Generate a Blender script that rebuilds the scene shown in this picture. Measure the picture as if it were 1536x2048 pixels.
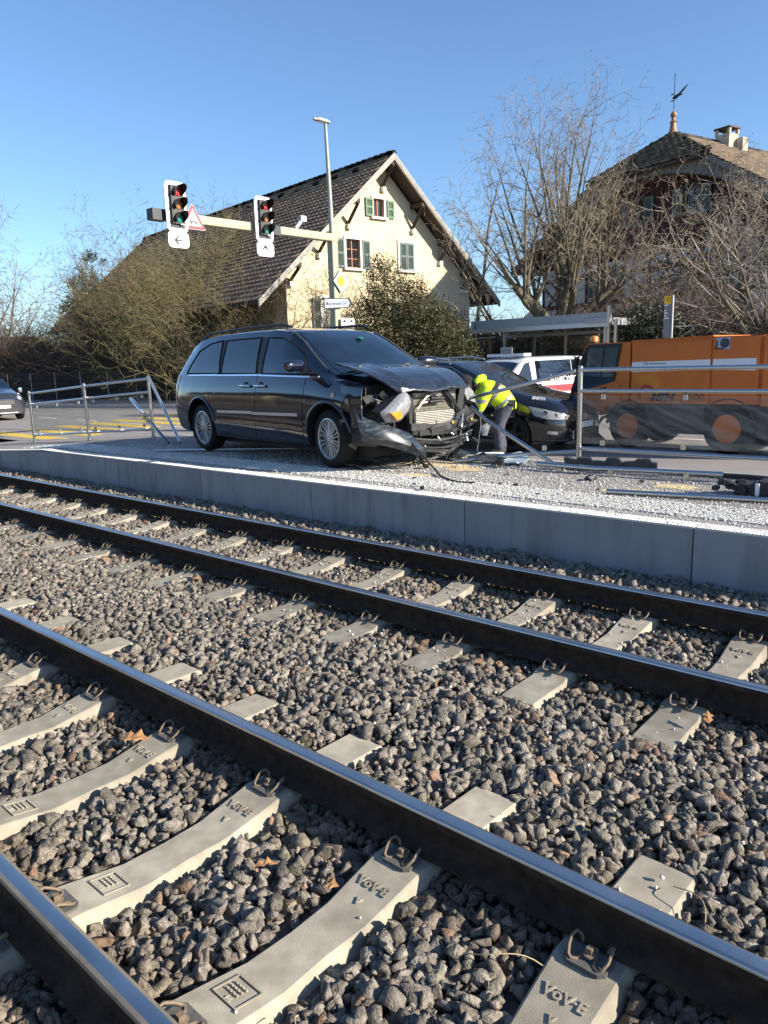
import bpy, bmesh, math, random
import numpy as np
from mathutils import Vector, Matrix, Quaternion

scene = bpy.context.scene
for ob in list(bpy.data.objects):
    bpy.data.objects.remove(ob)

# ------------------------------------------------------------------ camera
PITCH, ROLL, HEAD, CAM_H, FPX = 0.19748447, 0.03166225, 0.73283165, 1.4971357, 1505.79
fh = Vector((-math.sin(HEAD), math.cos(HEAD), 0))
fwd = fh * math.cos(PITCH) + Vector((0, 0, -math.sin(PITCH)))
rgt = Vector((math.cos(HEAD), math.sin(HEAD), 0))
upv = rgt.cross(fwd)
r2 = rgt * math.cos(ROLL) - upv * math.sin(ROLL)
u2 = rgt * math.sin(ROLL) + upv * math.cos(ROLL)
cam_data = bpy.data.cameras.new('camera')
cam_data.sensor_fit = 'VERTICAL'
cam_data.sensor_height = 36.0
cam_data.lens = FPX / 2048.0 * 36.0
cam_data.clip_start = 0.05
cam_data.clip_end = 4000
cam = bpy.data.objects.new('camera', cam_data)
m = Matrix((r2, u2, -fwd)).transposed().to_4x4()
m.translation = Vector((0, 0, CAM_H))
cam.matrix_world = m
scene.collection.objects.link(cam)
scene.camera = cam

# ------------------------------------------------------------------ light
SUN_AZ, SUN_EL = math.radians(72.0), math.radians(24.5)     # azimuth from +Y towards +X
SUN_DIR = Vector((math.sin(SUN_AZ) * math.cos(SUN_EL), math.cos(SUN_AZ) * math.cos(SUN_EL), math.sin(SUN_EL)))
world = bpy.data.worlds.new('World')
scene.world = world
world.use_nodes = True
wn = world.node_tree.nodes
sky = wn.new('ShaderNodeTexSky')
sky.sky_type = 'NISHITA'
sky.sun_disc = False
sky.sun_elevation = SUN_EL
sky.sun_rotation = SUN_AZ
sky.altitude = 300
sky.air_density = 1.0
sky.dust_density = 0.45
sky.ozone_density = 5.0
wn['Background'].inputs['Strength'].default_value = 0.107
world.node_tree.links.new(sky.outputs[0], wn['Background'].inputs['Color'])
sun_d = bpy.data.lights.new('sun', 'SUN')
sun_d.energy = 5.0
sun_d.angle = math.radians(0.5)
sun_d.color = (1.0, 0.91, 0.77)
sun = bpy.data.objects.new('sun', sun_d)
sun.rotation_euler = (-SUN_DIR).to_track_quat('-Z', 'Y').to_euler()
scene.collection.objects.link(sun)
scene.view_settings.view_transform = 'Standard'
scene.view_settings.look = 'None'
scene.view_settings.exposure = 1.0
scene.view_settings.gamma = 1.0
scene.view_settings.use_curve_mapping = False
scene.cycles.max_bounces = 8
scene.cycles.transparent_max_bounces = 24
scene.cycles.use_denoising = True

rng = random.Random(7)
nrng = np.random.default_rng(11)
ROAD = -0.17
PLAT = 0.27

# ------------------------------------------------------------------ materials
def pm(name, col, rough=0.6, metal=0.0, var=0.12, scale=6.0, bump=0.0, bscale=60.0, coat=0.0, spec=0.5,
       dirt=None, dirt_amt=0.5, dirt_scale=3.0, alpha=1.0, trans=0.0, attr=None, rvar=0.0, detail=4.0, ior=None, dstretch=None, objrand=0.0):
    mt = bpy.data.materials.new(name)
    mt.use_nodes = True
    nt = mt.node_tree
    N, L = nt.nodes, nt.links
    b = N['Principled BSDF']
    b.inputs['Roughness'].default_value = rough
    b.inputs['Metallic'].default_value = metal
    b.inputs['Coat Weight'].default_value = coat
    b.inputs['Coat Roughness'].default_value = 0.03
    b.inputs['Specular IOR Level'].default_value = spec
    b.inputs['Alpha'].default_value = alpha
    b.inputs['Transmission Weight'].default_value = trans
    if ior: b.inputs['IOR'].default_value = ior
    tc = N.new('ShaderNodeTexCoord')
    class _V: pass
    if objrand:
        oi = N.new('ShaderNodeObjectInfo'); va = N.new('ShaderNodeVectorMath'); va.operation = 'MULTIPLY_ADD'
        cx = N.new('ShaderNodeCombineXYZ')
        for k in range(3): L.new(oi.outputs['Random'], cx.inputs[k])
        va.inputs[1].default_value = (37, 23, 11)
        L.new(cx.outputs[0], va.inputs[0]); L.new(tc.outputs['Object'], va.inputs[2])
        tc2 = _V(); tc2.outputs = {'Object': va.outputs[0]}; tc_r = tc; tc = tc2
    nz = N.new('ShaderNodeTexNoise')
    nz.inputs['Scale'].default_value = scale
    nz.inputs['Detail'].default_value = detail
    L.new(tc.outputs['Object'], nz.inputs['Vector'])
    mp = N.new('ShaderNodeMapRange')
    mp.inputs['From Min'].default_value = 0.3
    mp.inputs['From Max'].default_value = 0.7
    mp.inputs['To Min'].default_value = 1 - var
    mp.inputs['To Max'].default_value = 1 + var
    L.new(nz.outputs['Fac'], mp.inputs['Value'])
    hs = N.new('ShaderNodeMix'); hs.data_type = 'RGBA'; hs.blend_type = 'MULTIPLY'
    hs.inputs[0].default_value = 1.0
    hs.inputs[6].default_value = (*col, 1)
    L.new(mp.outputs[0], hs.inputs[7])
    out = hs.outputs[2]
    if objrand:
        mo = N.new('ShaderNodeMapRange'); mo.inputs['To Min'].default_value = 1 - objrand; mo.inputs['To Max'].default_value = 1 + objrand
        L.new(oi.outputs['Random'], mo.inputs['Value'])
        mx = N.new('ShaderNodeMix'); mx.data_type = 'RGBA'; mx.blend_type = 'MULTIPLY'; mx.inputs[0].default_value = 1.0
        L.new(out, mx.inputs[6]); L.new(mo.outputs[0], mx.inputs[7]); out = mx.outputs[2]
    if attr:
        at = N.new('ShaderNodeAttribute'); at.attribute_name = attr
        mx = N.new('ShaderNodeMix'); mx.data_type = 'RGBA'; mx.blend_type = 'MULTIPLY'
        mx.inputs[0].default_value = 1.0
        L.new(out, mx.inputs[6]); L.new(at.outputs['Color'], mx.inputs[7])
        out = mx.outputs[2]
    if dirt:
        n2 = N.new('ShaderNodeTexNoise'); n2.inputs['Scale'].default_value = dirt_scale; n2.inputs['Detail'].default_value = 6
        if dstretch:
            mpn = N.new('ShaderNodeMapping'); mpn.inputs['Scale'].default_value = dstretch
            L.new(tc.outputs['Object'], mpn.inputs['Vector']); L.new(mpn.outputs[0], n2.inputs['Vector'])
        else: L.new(tc.outputs['Object'], n2.inputs['Vector'])
        m2 = N.new('ShaderNodeMapRange')
        m2.inputs['From Min'].default_value = 0.48; m2.inputs['From Max'].default_value = 0.72
        m2.inputs['To Max'].default_value = dirt_amt
        L.new(n2.outputs['Fac'], m2.inputs['Value'])
        mx = N.new('ShaderNodeMix'); mx.data_type = 'RGBA'
        mx.inputs[7].default_value = (*dirt, 1)
        L.new(m2.outputs[0], mx.inputs[0]); L.new(out, mx.inputs[6])
        out = mx.outputs[2]
    L.new(out, b.inputs['Base Color'])
    if rvar:
        m3 = N.new('ShaderNodeMapRange')
        m3.inputs['From Min'].default_value = 0.3; m3.inputs['From Max'].default_value = 0.7
        m3.inputs['To Min'].default_value = max(0.0, rough - rvar); m3.inputs['To Max'].default_value = rough + rvar
        L.new(nz.outputs['Fac'], m3.inputs['Value']); L.new(m3.outputs[0], b.inputs['Roughness'])
    if bump:
        n3 = N.new('ShaderNodeTexNoise'); n3.inputs['Scale'].default_value = bscale; n3.inputs['Detail'].default_value = 5
        L.new(tc.outputs['Object'], n3.inputs['Vector'])
        bp = N.new('ShaderNodeBump'); bp.inputs['Strength'].default_value = bump; bp.inputs['Distance'].default_value = 0.02
        L.new(n3.outputs['Fac'], bp.inputs['Height']); L.new(bp.outputs[0], b.inputs['Normal'])
    return mt

M = {}
M['stone'] = pm('ballast stone', (0.192, 0.170, 0.141), 0.92, spec=0.3, var=0.45, scale=60, bump=0.55, bscale=150, attr='tone')
M['ballast_bed'] = pm('ballast bed', (0.11, 0.098, 0.085), 0.95, var=0.3, scale=30, bump=0.6, bscale=50)
M['sleeper'] = pm('sleeper concrete', (0.345, 0.31, 0.24), 0.9, var=0.18, scale=14, bump=0.28, bscale=380, dirt=(0.20, 0.17, 0.125), dirt_amt=0.6, dirt_scale=6, objrand=0.14)
M['rail_side'] = pm('rusted rail steel', (0.050, 0.036, 0.027), 0.95, metal=0.0, var=0.35, scale=18, bump=0.4, bscale=120, spec=0.08, dirt=(0.09, 0.055, 0.033), dirt_amt=0.5, dirt_scale=8, dstretch=(.4, 1, 1))
M['rail_edge'] = pm('rail head edge', (0.25, 0.205, 0.15), 0.5, metal=0.25, var=0.2, scale=18)
M['rail_shine'] = pm('polished rail steel', (0.56, 0.53, 0.50), 0.30, metal=1.0, var=0.12, scale=3, rvar=0.05)
M['clip'] = pm('rusty clip steel', (0.20, 0.15, 0.10), 0.7, metal=0.25, var=0.3, scale=60, bump=0.1)
M['plate_grey'] = pm('guide plate', (0.10, 0.095, 0.085), 0.8, var=0.2, scale=40)
M['asphalt_old'] = pm('platform asphalt', (0.25, 0.228, 0.21), 0.92, var=0.14, scale=2.2, bump=0.35, bscale=220, dirt=(0.27, 0.25, 0.235), dirt_amt=0.35, dirt_scale=5)
M['road'] = pm('road asphalt', (0.25, 0.228, 0.215), 0.92, var=0.10, scale=0.8, bump=0.3, bscale=160, dirt=(0.18, 0.166, 0.158), dirt_amt=0.45, dirt_scale=0.5)
M['pavement'] = pm('pavement', (0.27, 0.25, 0.235), 0.9, var=0.12, scale=1.5, bump=0.2, bscale=120)
M['earth'] = pm('earth', (0.10, 0.085, 0.06), 0.95, var=0.35, scale=0.7, bump=0.5, bscale=20)
M['kerb'] = pm('granite kerb', (0.34, 0.33, 0.31), 0.8, var=0.15, scale=20)
M['wall_panel'] = pm('platform concrete panel', (0.30, 0.305, 0.315), 0.75, var=0.06, scale=2.5, bump=0.08, bscale=90, dirt=(0.17, 0.168, 0.165), dirt_amt=0.7, dirt_scale=1.6, dstretch=(5, 5, .7), objrand=0.06)
M['edge_white'] = pm('white platform edge', (0.62, 0.60, 0.56), 0.85, var=0.1, scale=20, bump=0.3, bscale=80)
M['tactile'] = pm('tactile white paint', (0.70, 0.68, 0.62), 0.8, var=0.12, scale=30)
M['granule'] = pm('tempered glass granules', (0.58, 0.565, 0.515), 0.4, var=0.2, scale=200, spec=0.4, attr='tone')
M['line_white'] = pm('road paint white', (0.62, 0.60, 0.56), 0.8, var=0.18, scale=12)
M['line_yellow'] = pm('road paint yellow', (0.62, 0.42, 0.05), 0.8, var=0.16, scale=7, dirt=(0.3, 0.24, 0.12), dirt_amt=0.5, dirt_scale=6)
M['steel'] = pm('stainless steel', (0.56, 0.55, 0.53), 0.25, metal=1.0, var=0.04, scale=4)
M['alu'] = pm('aluminium', (0.60, 0.61, 0.62), 0.38, metal=0.9, var=0.08, scale=10)
M['galv'] = pm('galvanised steel', (0.36, 0.37, 0.38), 0.5, metal=0.6, var=0.06, scale=5)
M['dark_plastic'] = pm('black plastic', (0.018, 0.018, 0.019), 0.45, var=0.25, scale=20)
M['grey_plastic'] = pm('grey plastic', (0.06, 0.062, 0.065), 0.5, var=0.25, scale=12)
M['rubber'] = pm('tyre rubber', (0.009, 0.009, 0.009), 0.75, var=0.3, scale=25, bump=0.1, spec=0.3)
M['rim'] = pm('alloy rim', (0.48, 0.47, 0.46), 0.33, metal=0.75, var=0.1, scale=12)
M['rim_dark'] = pm('dark brake parts', (0.03, 0.03, 0.03), 0.6, metal=0.5)
M['paint_van'] = pm('black metallic paint', (0.005, 0.007, 0.014), 0.12, var=0.12, scale=3, coat=1.0, spec=0.5, dirt=(0.03, 0.028, 0.026), dirt_amt=0.06, dirt_scale=5)
M['paint_hood'] = pm('dusty black bonnet paint', (0.014, 0.017, 0.026), 0.26, var=0.35, scale=14, coat=0.8, dirt=(0.09, 0.085, 0.08), dirt_amt=0.35, dirt_scale=18)
M['paint_black'] = pm('black car paint', (0.006, 0.0065, 0.009), 0.12, var=0.1, scale=3, coat=1.0)
M['paint_grey'] = pm('grey car paint', (0.045, 0.05, 0.058), 0.22, metal=0.4, var=0.1, scale=4, coat=1.0)
M['paint_white'] = pm('white van paint', (0.55, 0.56, 0.57), 0.25, var=0.04, scale=2, coat=0.6)
M['paint_orange'] = pm('orange paint', (0.64, 0.155, 0.018), 0.42, var=0.07, scale=2.5, coat=0.25, dirt=(0.42, 0.13, 0.03), dirt_amt=0.35, dirt_scale=3)
M['scuff'] = pm('scuffed bumper paint', (0.014, 0.020, 0.025), 0.3, var=0.3, scale=20, dirt=(0.34, 0.36, 0.37), dirt_amt=0.22, dirt_scale=22, dstretch=(1, .35, 1.6), coat=0.5)
M['glass_dark'] = pm('dark car glass', (0.004, 0.006, 0.010), 0.03, var=0.1, spec=0.7, coat=0.5)
M['glass_mid'] = pm('windscreen glass', (0.006, 0.012, 0.020), 0.03, var=0.3, scale=4, spec=0.8, coat=0.6)
M['cab_glass'] = pm('cab glass', (0.06, 0.09, 0.10), 0.05, var=0.5, scale=3, spec=0.8, coat=0.5)
M['chrome'] = pm('chrome', (0.72, 0.72, 0.73), 0.12, metal=1.0, var=0.05)
M['lamp_glass'] = pm('headlamp lens', (0.24, 0.245, 0.25), 0.12, var=0.3, scale=40, coat=0.8, rvar=0.1)
M['lamp_orange'] = pm('indicator lens', (0.75, 0.25, 0.02), 0.2, var=0.2, scale=20, coat=0.5)
M['red_lens'] = pm('tail lamp lens', (0.30, 0.02, 0.015), 0.2, coat=0.5)
M['plate'] = pm('number plate', (0.75, 0.76, 0.76), 0.4, var=0.04)
M['text_dark'] = pm('dark print', (0.02, 0.02, 0.025), 0.5)
M['text_white'] = pm('white print', (0.80, 0.80, 0.80), 0.5)
M['red'] = pm('red print', (0.42, 0.02, 0.035), 0.45, var=0.06)
M['core'] = pm('radiator core', (0.10, 0.092, 0.075), 0.7, metal=0.3, var=0.35, scale=70, bump=0.3, bscale=300)
M['fin'] = pm('condenser fins', (0.52, 0.50, 0.44), 0.45, metal=0.6, var=0.2, scale=40)
M['fin_dull'] = pm('dull radiator fins', (0.24, 0.22, 0.18), 0.6, metal=0.4, var=0.3, scale=20)
M['engine'] = pm('engine parts', (0.05, 0.05, 0.05), 0.5, metal=0.3, var=0.7, scale=14)
M['hivis'] = pm('hi-vis yellow cloth', (0.52, 0.70, 0.015), 0.75, var=0.10, scale=12, bump=0.3, bscale=25)
M['reflect'] = pm('reflective tape', (0.27, 0.275, 0.28), 0.4, metal=0.3, var=0.1)
M['cloth_black'] = pm('black cloth', (0.012, 0.012, 0.014), 0.9, var=0.3, scale=30, bump=0.4, bscale=60)
M['trousers'] = pm('slate blue work trousers', (0.060, 0.065, 0.095), 0.85, var=0.2, scale=15, bump=0.4, bscale=18)
M['skin'] = pm('skin', (0.50, 0.29, 0.21), 0.5, var=0.08, scale=30)
M['shoe'] = pm('work shoe', (0.05, 0.048, 0.046), 0.7, var=0.3, scale=30)
M['mast'] = pm('pale green painted steel', (0.33, 0.325, 0.225), 0.5, var=0.06, scale=5)
M['lamp_post'] = pm('lamp post steel', (0.28, 0.285, 0.25), 0.5, metal=0.2, var=0.06)
M['signal_black'] = pm('signal housing', (0.035, 0.037, 0.04), 0.55, var=0.1)
M['white_board'] = pm('white enamel board', (0.78, 0.78, 0.78), 0.4, var=0.02)
M['lens_red'] = pm('red signal lens', (0.50, 0.03, 0.04), 0.2, var=0.3, scale=60, coat=0.6)
M['lens_amber'] = pm('amber signal lens', (0.40, 0.17, 0.06), 0.2, var=0.3, scale=60, coat=0.6)
M['lens_green'] = pm('green signal lens', (0.02, 0.26, 0.22), 0.2, var=0.3, scale=60, coat=0.6)
M['sign_red'] = pm('sign red', (0.60, 0.03, 0.03), 0.4, var=0.03)
M['sign_yellow'] = pm('sign yellow', (0.80, 0.50, 0.01), 0.4, var=0.03)
M['sign_blue'] = pm('sign pale blue', (0.36, 0.42, 0.55), 0.4, var=0.03)
M['sign_grey'] = pm('sign grey', (0.20, 0.205, 0.21), 0.5, var=0.05)
M['plaster_yellow'] = pm('yellow plaster', (0.63, 0.525, 0.345), 0.9, var=0.06, scale=1.2, bump=0.15, bscale=30, dirt=(0.54, 0.43, 0.265), dirt_amt=0.45, dirt_scale=0.8)
M['plaster_white'] = pm('white plaster', (0.50, 0.50, 0.49), 0.9, var=0.08, scale=1.2, bump=0.15, bscale=30, dirt=(0.38, 0.37, 0.35), dirt_amt=0.4, dirt_scale=0.8)
M['stone_trim'] = pm('stone window trim', (0.66, 0.64, 0.58), 0.85, var=0.06, scale=6)
M['shutter_green'] = pm('green shutter paint', (0.115, 0.19, 0.13), 0.65, var=0.1, scale=6)
M['shutter_blue'] = pm('grey green shutter paint', (0.10, 0.14, 0.135), 0.65, var=0.12, scale=6)
M['window_wood'] = pm('brown window wood', (0.33, 0.13, 0.045), 0.55, var=0.1, scale=20)
M['house_glass'] = pm('house window glass', (0.02, 0.025, 0.03), 0.05, var=0.4, scale=5, spec=0.8)
M['white_wood'] = pm('white painted wood', (0.38, 0.355, 0.31), 0.7, var=0.15, scale=8, dirt=(0.25, 0.225, 0.19), dirt_amt=0.5, dirt_scale=3)
M['old_wood'] = pm('weathered board', (0.17, 0.16, 0.145), 0.85, var=0.3, scale=8)
M['dark_wood'] = pm('dark brown timber', (0.055, 0.038, 0.028), 0.8, var=0.25, scale=6)
M['red_wood'] = pm('ox blood timber', (0.052, 0.018, 0.016), 0.85, var=0.25, scale=5)
M['tile_dark'] = pm('dark clay tile', (0.31, 0.215, 0.148), 0.95, spec=0.12, var=0.28, scale=3, attr='tone', dirt=(0.30, 0.26, 0.20), dirt_amt=0.4, dirt_scale=1.2)
M['tile_old'] = pm('old lichen tile', (0.155, 0.135, 0.105), 0.95, spec=0.15, var=0.3, scale=3, attr='tone', dirt=(0.26, 0.25, 0.20), dirt_amt=0.5, dirt_scale=2.5)
M['tile_warm'] = pm('warm clay tile', (0.205, 0.155, 0.112), 0.85, var=0.25, scale=3, attr='tone', dirt=(0.20, 0.16, 0.11), dirt_amt=0.5, dirt_scale=1.5)
M['copper'] = pm('terracotta coloured finial', (0.30, 0.155, 0.075), 0.55, metal=0.2, var=0.15, scale=8)
M['iron'] = pm('dark iron', (0.05, 0.035, 0.03), 0.6, metal=0.5, var=0.3)
M['chimney'] = pm('chimney plaster', (0.46, 0.40, 0.31), 0.9, var=0.2, scale=5, dirt=(0.15, 0.12, 0.10), dirt_amt=0.5, dirt_scale=3)
M['bark'] = pm('mossy bark', (0.12, 0.098, 0.066), 0.9, var=0.35, scale=6, bump=0.5, bscale=25, dirt=(0.12, 0.11, 0.03), dirt_amt=0.7, dirt_scale=2.5)
M['twig_tan'] = pm('tan twig', (0.24, 0.195, 0.14), 0.85, var=0.3, scale=5)
M['twig_olive'] = pm('olive twig', (0.155, 0.13, 0.06), 0.9, var=0.35, scale=3)
M['twig_brown'] = pm('brown twig', (0.13, 0.095, 0.068), 0.9, var=0.35, scale=3)
M['twig_grey'] = pm('grey twig', (0.22, 0.20, 0.175), 0.9, var=0.3, scale=3)
M['birch'] = pm('birch bark', (0.55, 0.53, 0.48), 0.8, var=0.3, scale=5)
M['leaf_yew'] = pm('evergreen leaf', (0.050, 0.052, 0.016), 0.6, var=0.3, scale=4, attr='tone')
M['leaf_dark'] = pm('dark evergreen leaf', (0.028, 0.040, 0.016), 0.55, var=0.3, scale=4, attr='tone')
M['ivy'] = pm('ivy leaf', (0.075, 0.075, 0.018), 0.6, var=0.35, scale=4, attr='tone')
M['dry_leaf'] = pm('dry leaf', (0.38, 0.19, 0.075), 0.8, var=0.3, scale=60)
M['straw'] = pm('straw', (0.45, 0.36, 0.20), 0.8, var=0.2)
M['fluid'] = pm('spilt yellow sand', (0.58, 0.43, 0.20), 0.9, var=0.25, scale=18)
M['hill'] = pm('haze tinted wooded hill', (0.10, 0.115, 0.13), 1.0, var=0.25, scale=0.02)  # blue-grey base: distance haze is put into the colour of the woods
M['beacon'] = pm('beacon amber', (0.62, 0.22, 0.03), 0.25, coat=0.6, var=0.2)
M['frost'] = pm('crazed glass', (0.60, 0.66, 0.68), 0.35, var=0.3, scale=40)

def stain(mt, col, y0, half, amt):
    """rust and brake dust washed out of the rail fastenings: a stain round |y| = y0"""
    N, L = mt.node_tree.nodes, mt.node_tree.links
    b = N['Principled BSDF']; src = b.inputs['Base Color'].links[0].from_socket
    tc = N.new('ShaderNodeTexCoord'); sp = N.new('ShaderNodeSeparateXYZ'); L.new(tc.outputs['Object'], sp.inputs[0])
    def mth(op, a, v=None):
        m_ = N.new('ShaderNodeMath'); m_.operation = op; m_.use_clamp = op == 'MULTIPLY'
        L.new(a, m_.inputs[0])
        if v is not None:
            if hasattr(v, 'links'): L.new(v, m_.inputs[1])
            else: m_.inputs[1].default_value = v
        return m_.outputs[0]
    d = mth('ABSOLUTE', mth('SUBTRACT', mth('ABSOLUTE', sp.outputs['Y']), y0))
    mr = N.new('ShaderNodeMapRange'); mr.inputs['From Min'].default_value = half; mr.inputs['From Max'].default_value = 0; L.new(d, mr.inputs['Value'])
    nz = N.new('ShaderNodeTexNoise'); nz.inputs['Scale'].default_value = 13; nz.inputs['Detail'].default_value = 7
    oi = N.new('ShaderNodeObjectInfo'); va = N.new('ShaderNodeVectorMath'); va.operation = 'ADD'; cx = N.new('ShaderNodeCombineXYZ')
    L.new(mth('MULTIPLY_ADD', oi.outputs['Random'], 50.0), cx.inputs[0]); L.new(tc.outputs['Object'], va.inputs[0]); L.new(cx.outputs[0], va.inputs[1]); L.new(va.outputs[0], nz.inputs['Vector'])
    m2 = N.new('ShaderNodeMapRange'); m2.inputs['From Min'].default_value = .38; m2.inputs['From Max'].default_value = .68; m2.inputs['To Max'].default_value = amt; L.new(nz.outputs['Fac'], m2.inputs['Value'])
    f = mth('MULTIPLY', mr.outputs[0], m2.outputs[0])
    mx = N.new('ShaderNodeMix'); mx.data_type = 'RGBA'; mx.inputs[7].default_value = (*col, 1); L.new(f, mx.inputs[0]); L.new(src, mx.inputs[6]); L.new(mx.outputs[2], b.inputs['Base Color'])
stain(M['sleeper'], (0.13, 0.088, 0.052), 0.55, 0.26, 0.85)
def glass_mat(name, tint, amt, streak=False, scale=3.0):
    """thin pane: mostly see-through, a little mirror, some dust"""
    mt = bpy.data.materials.new(name); mt.use_nodes = True
    N, L = mt.node_tree.nodes, mt.node_tree.links
    N.remove(N['Principled BSDF'])
    out = N['Material Output']
    tr = N.new('ShaderNodeBsdfTransparent'); tr.inputs[0].default_value = (*tint, 1)
    gl = N.new('ShaderNodeBsdfGlossy'); gl.inputs['Roughness'].default_value = 0.02
    df = N.new('ShaderNodeBsdfDiffuse'); df.inputs[0].default_value = (0.5, 0.5, 0.47, 1)
    lw = N.new('ShaderNodeLayerWeight'); pw = N.new('ShaderNodeMath'); pw.operation = 'POWER'; pw.inputs[1].default_value = 4.0
    fr = N.new('ShaderNodeMapRange'); fr.inputs['To Min'].default_value = 0.03; fr.inputs['To Max'].default_value = 0.6
    L.new(lw.outputs['Facing'], pw.inputs[0]); L.new(pw.outputs[0], fr.inputs['Value'])
    mx = N.new('ShaderNodeMixShader'); m2 = N.new('ShaderNodeMixShader')
    L.new(fr.outputs[0], mx.inputs[0]); L.new(tr.outputs[0], mx.inputs[1]); L.new(gl.outputs[0], mx.inputs[2])
    tc = N.new('ShaderNodeTexCoord'); nz = N.new('ShaderNodeTexNoise'); nz.inputs['Scale'].default_value = scale
    nz.inputs['Detail'].default_value = 8
    if streak:
        ro = N.new('ShaderNodeMapping'); ro.inputs['Rotation'].default_value = (0, -0.42, 0)
        sc = N.new('ShaderNodeMapping'); sc.inputs['Scale'].default_value = (.25, 1, 3.2)
        L.new(tc.outputs['Object'], ro.inputs['Vector']); L.new(ro.outputs[0], sc.inputs['Vector']); L.new(sc.outputs[0], nz.inputs['Vector'])
    else: L.new(tc.outputs['Object'], nz.inputs['Vector'])
    mp = N.new('ShaderNodeMapRange'); mp.inputs['From Min'].default_value = 0.42; mp.inputs['From Max'].default_value = 0.75
    mp.inputs['To Min'].default_value = amt * 0.3; mp.inputs['To Max'].default_value = amt * 1.6
    L.new(nz.outputs['Fac'], mp.inputs['Value'])
    L.new(mp.outputs[0], m2.inputs[0]); L.new(mx.outputs[0], m2.inputs[1]); L.new(df.outputs[0], m2.inputs[2])
    L.new(m2.outputs[0], out.inputs['Surface'])
    return mt
M['pane'] = glass_mat('railing glass', (0.93, 0.95, 0.94), 0.05)
M['pane_dusty'] = glass_mat('dusty cracked railing glass', (0.96, 0.965, 0.955), 0.14, True, scale=5)
M['shelter_pane'] = glass_mat('shelter glass', (0.75, 0.78, 0.77), 0.05)

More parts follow.
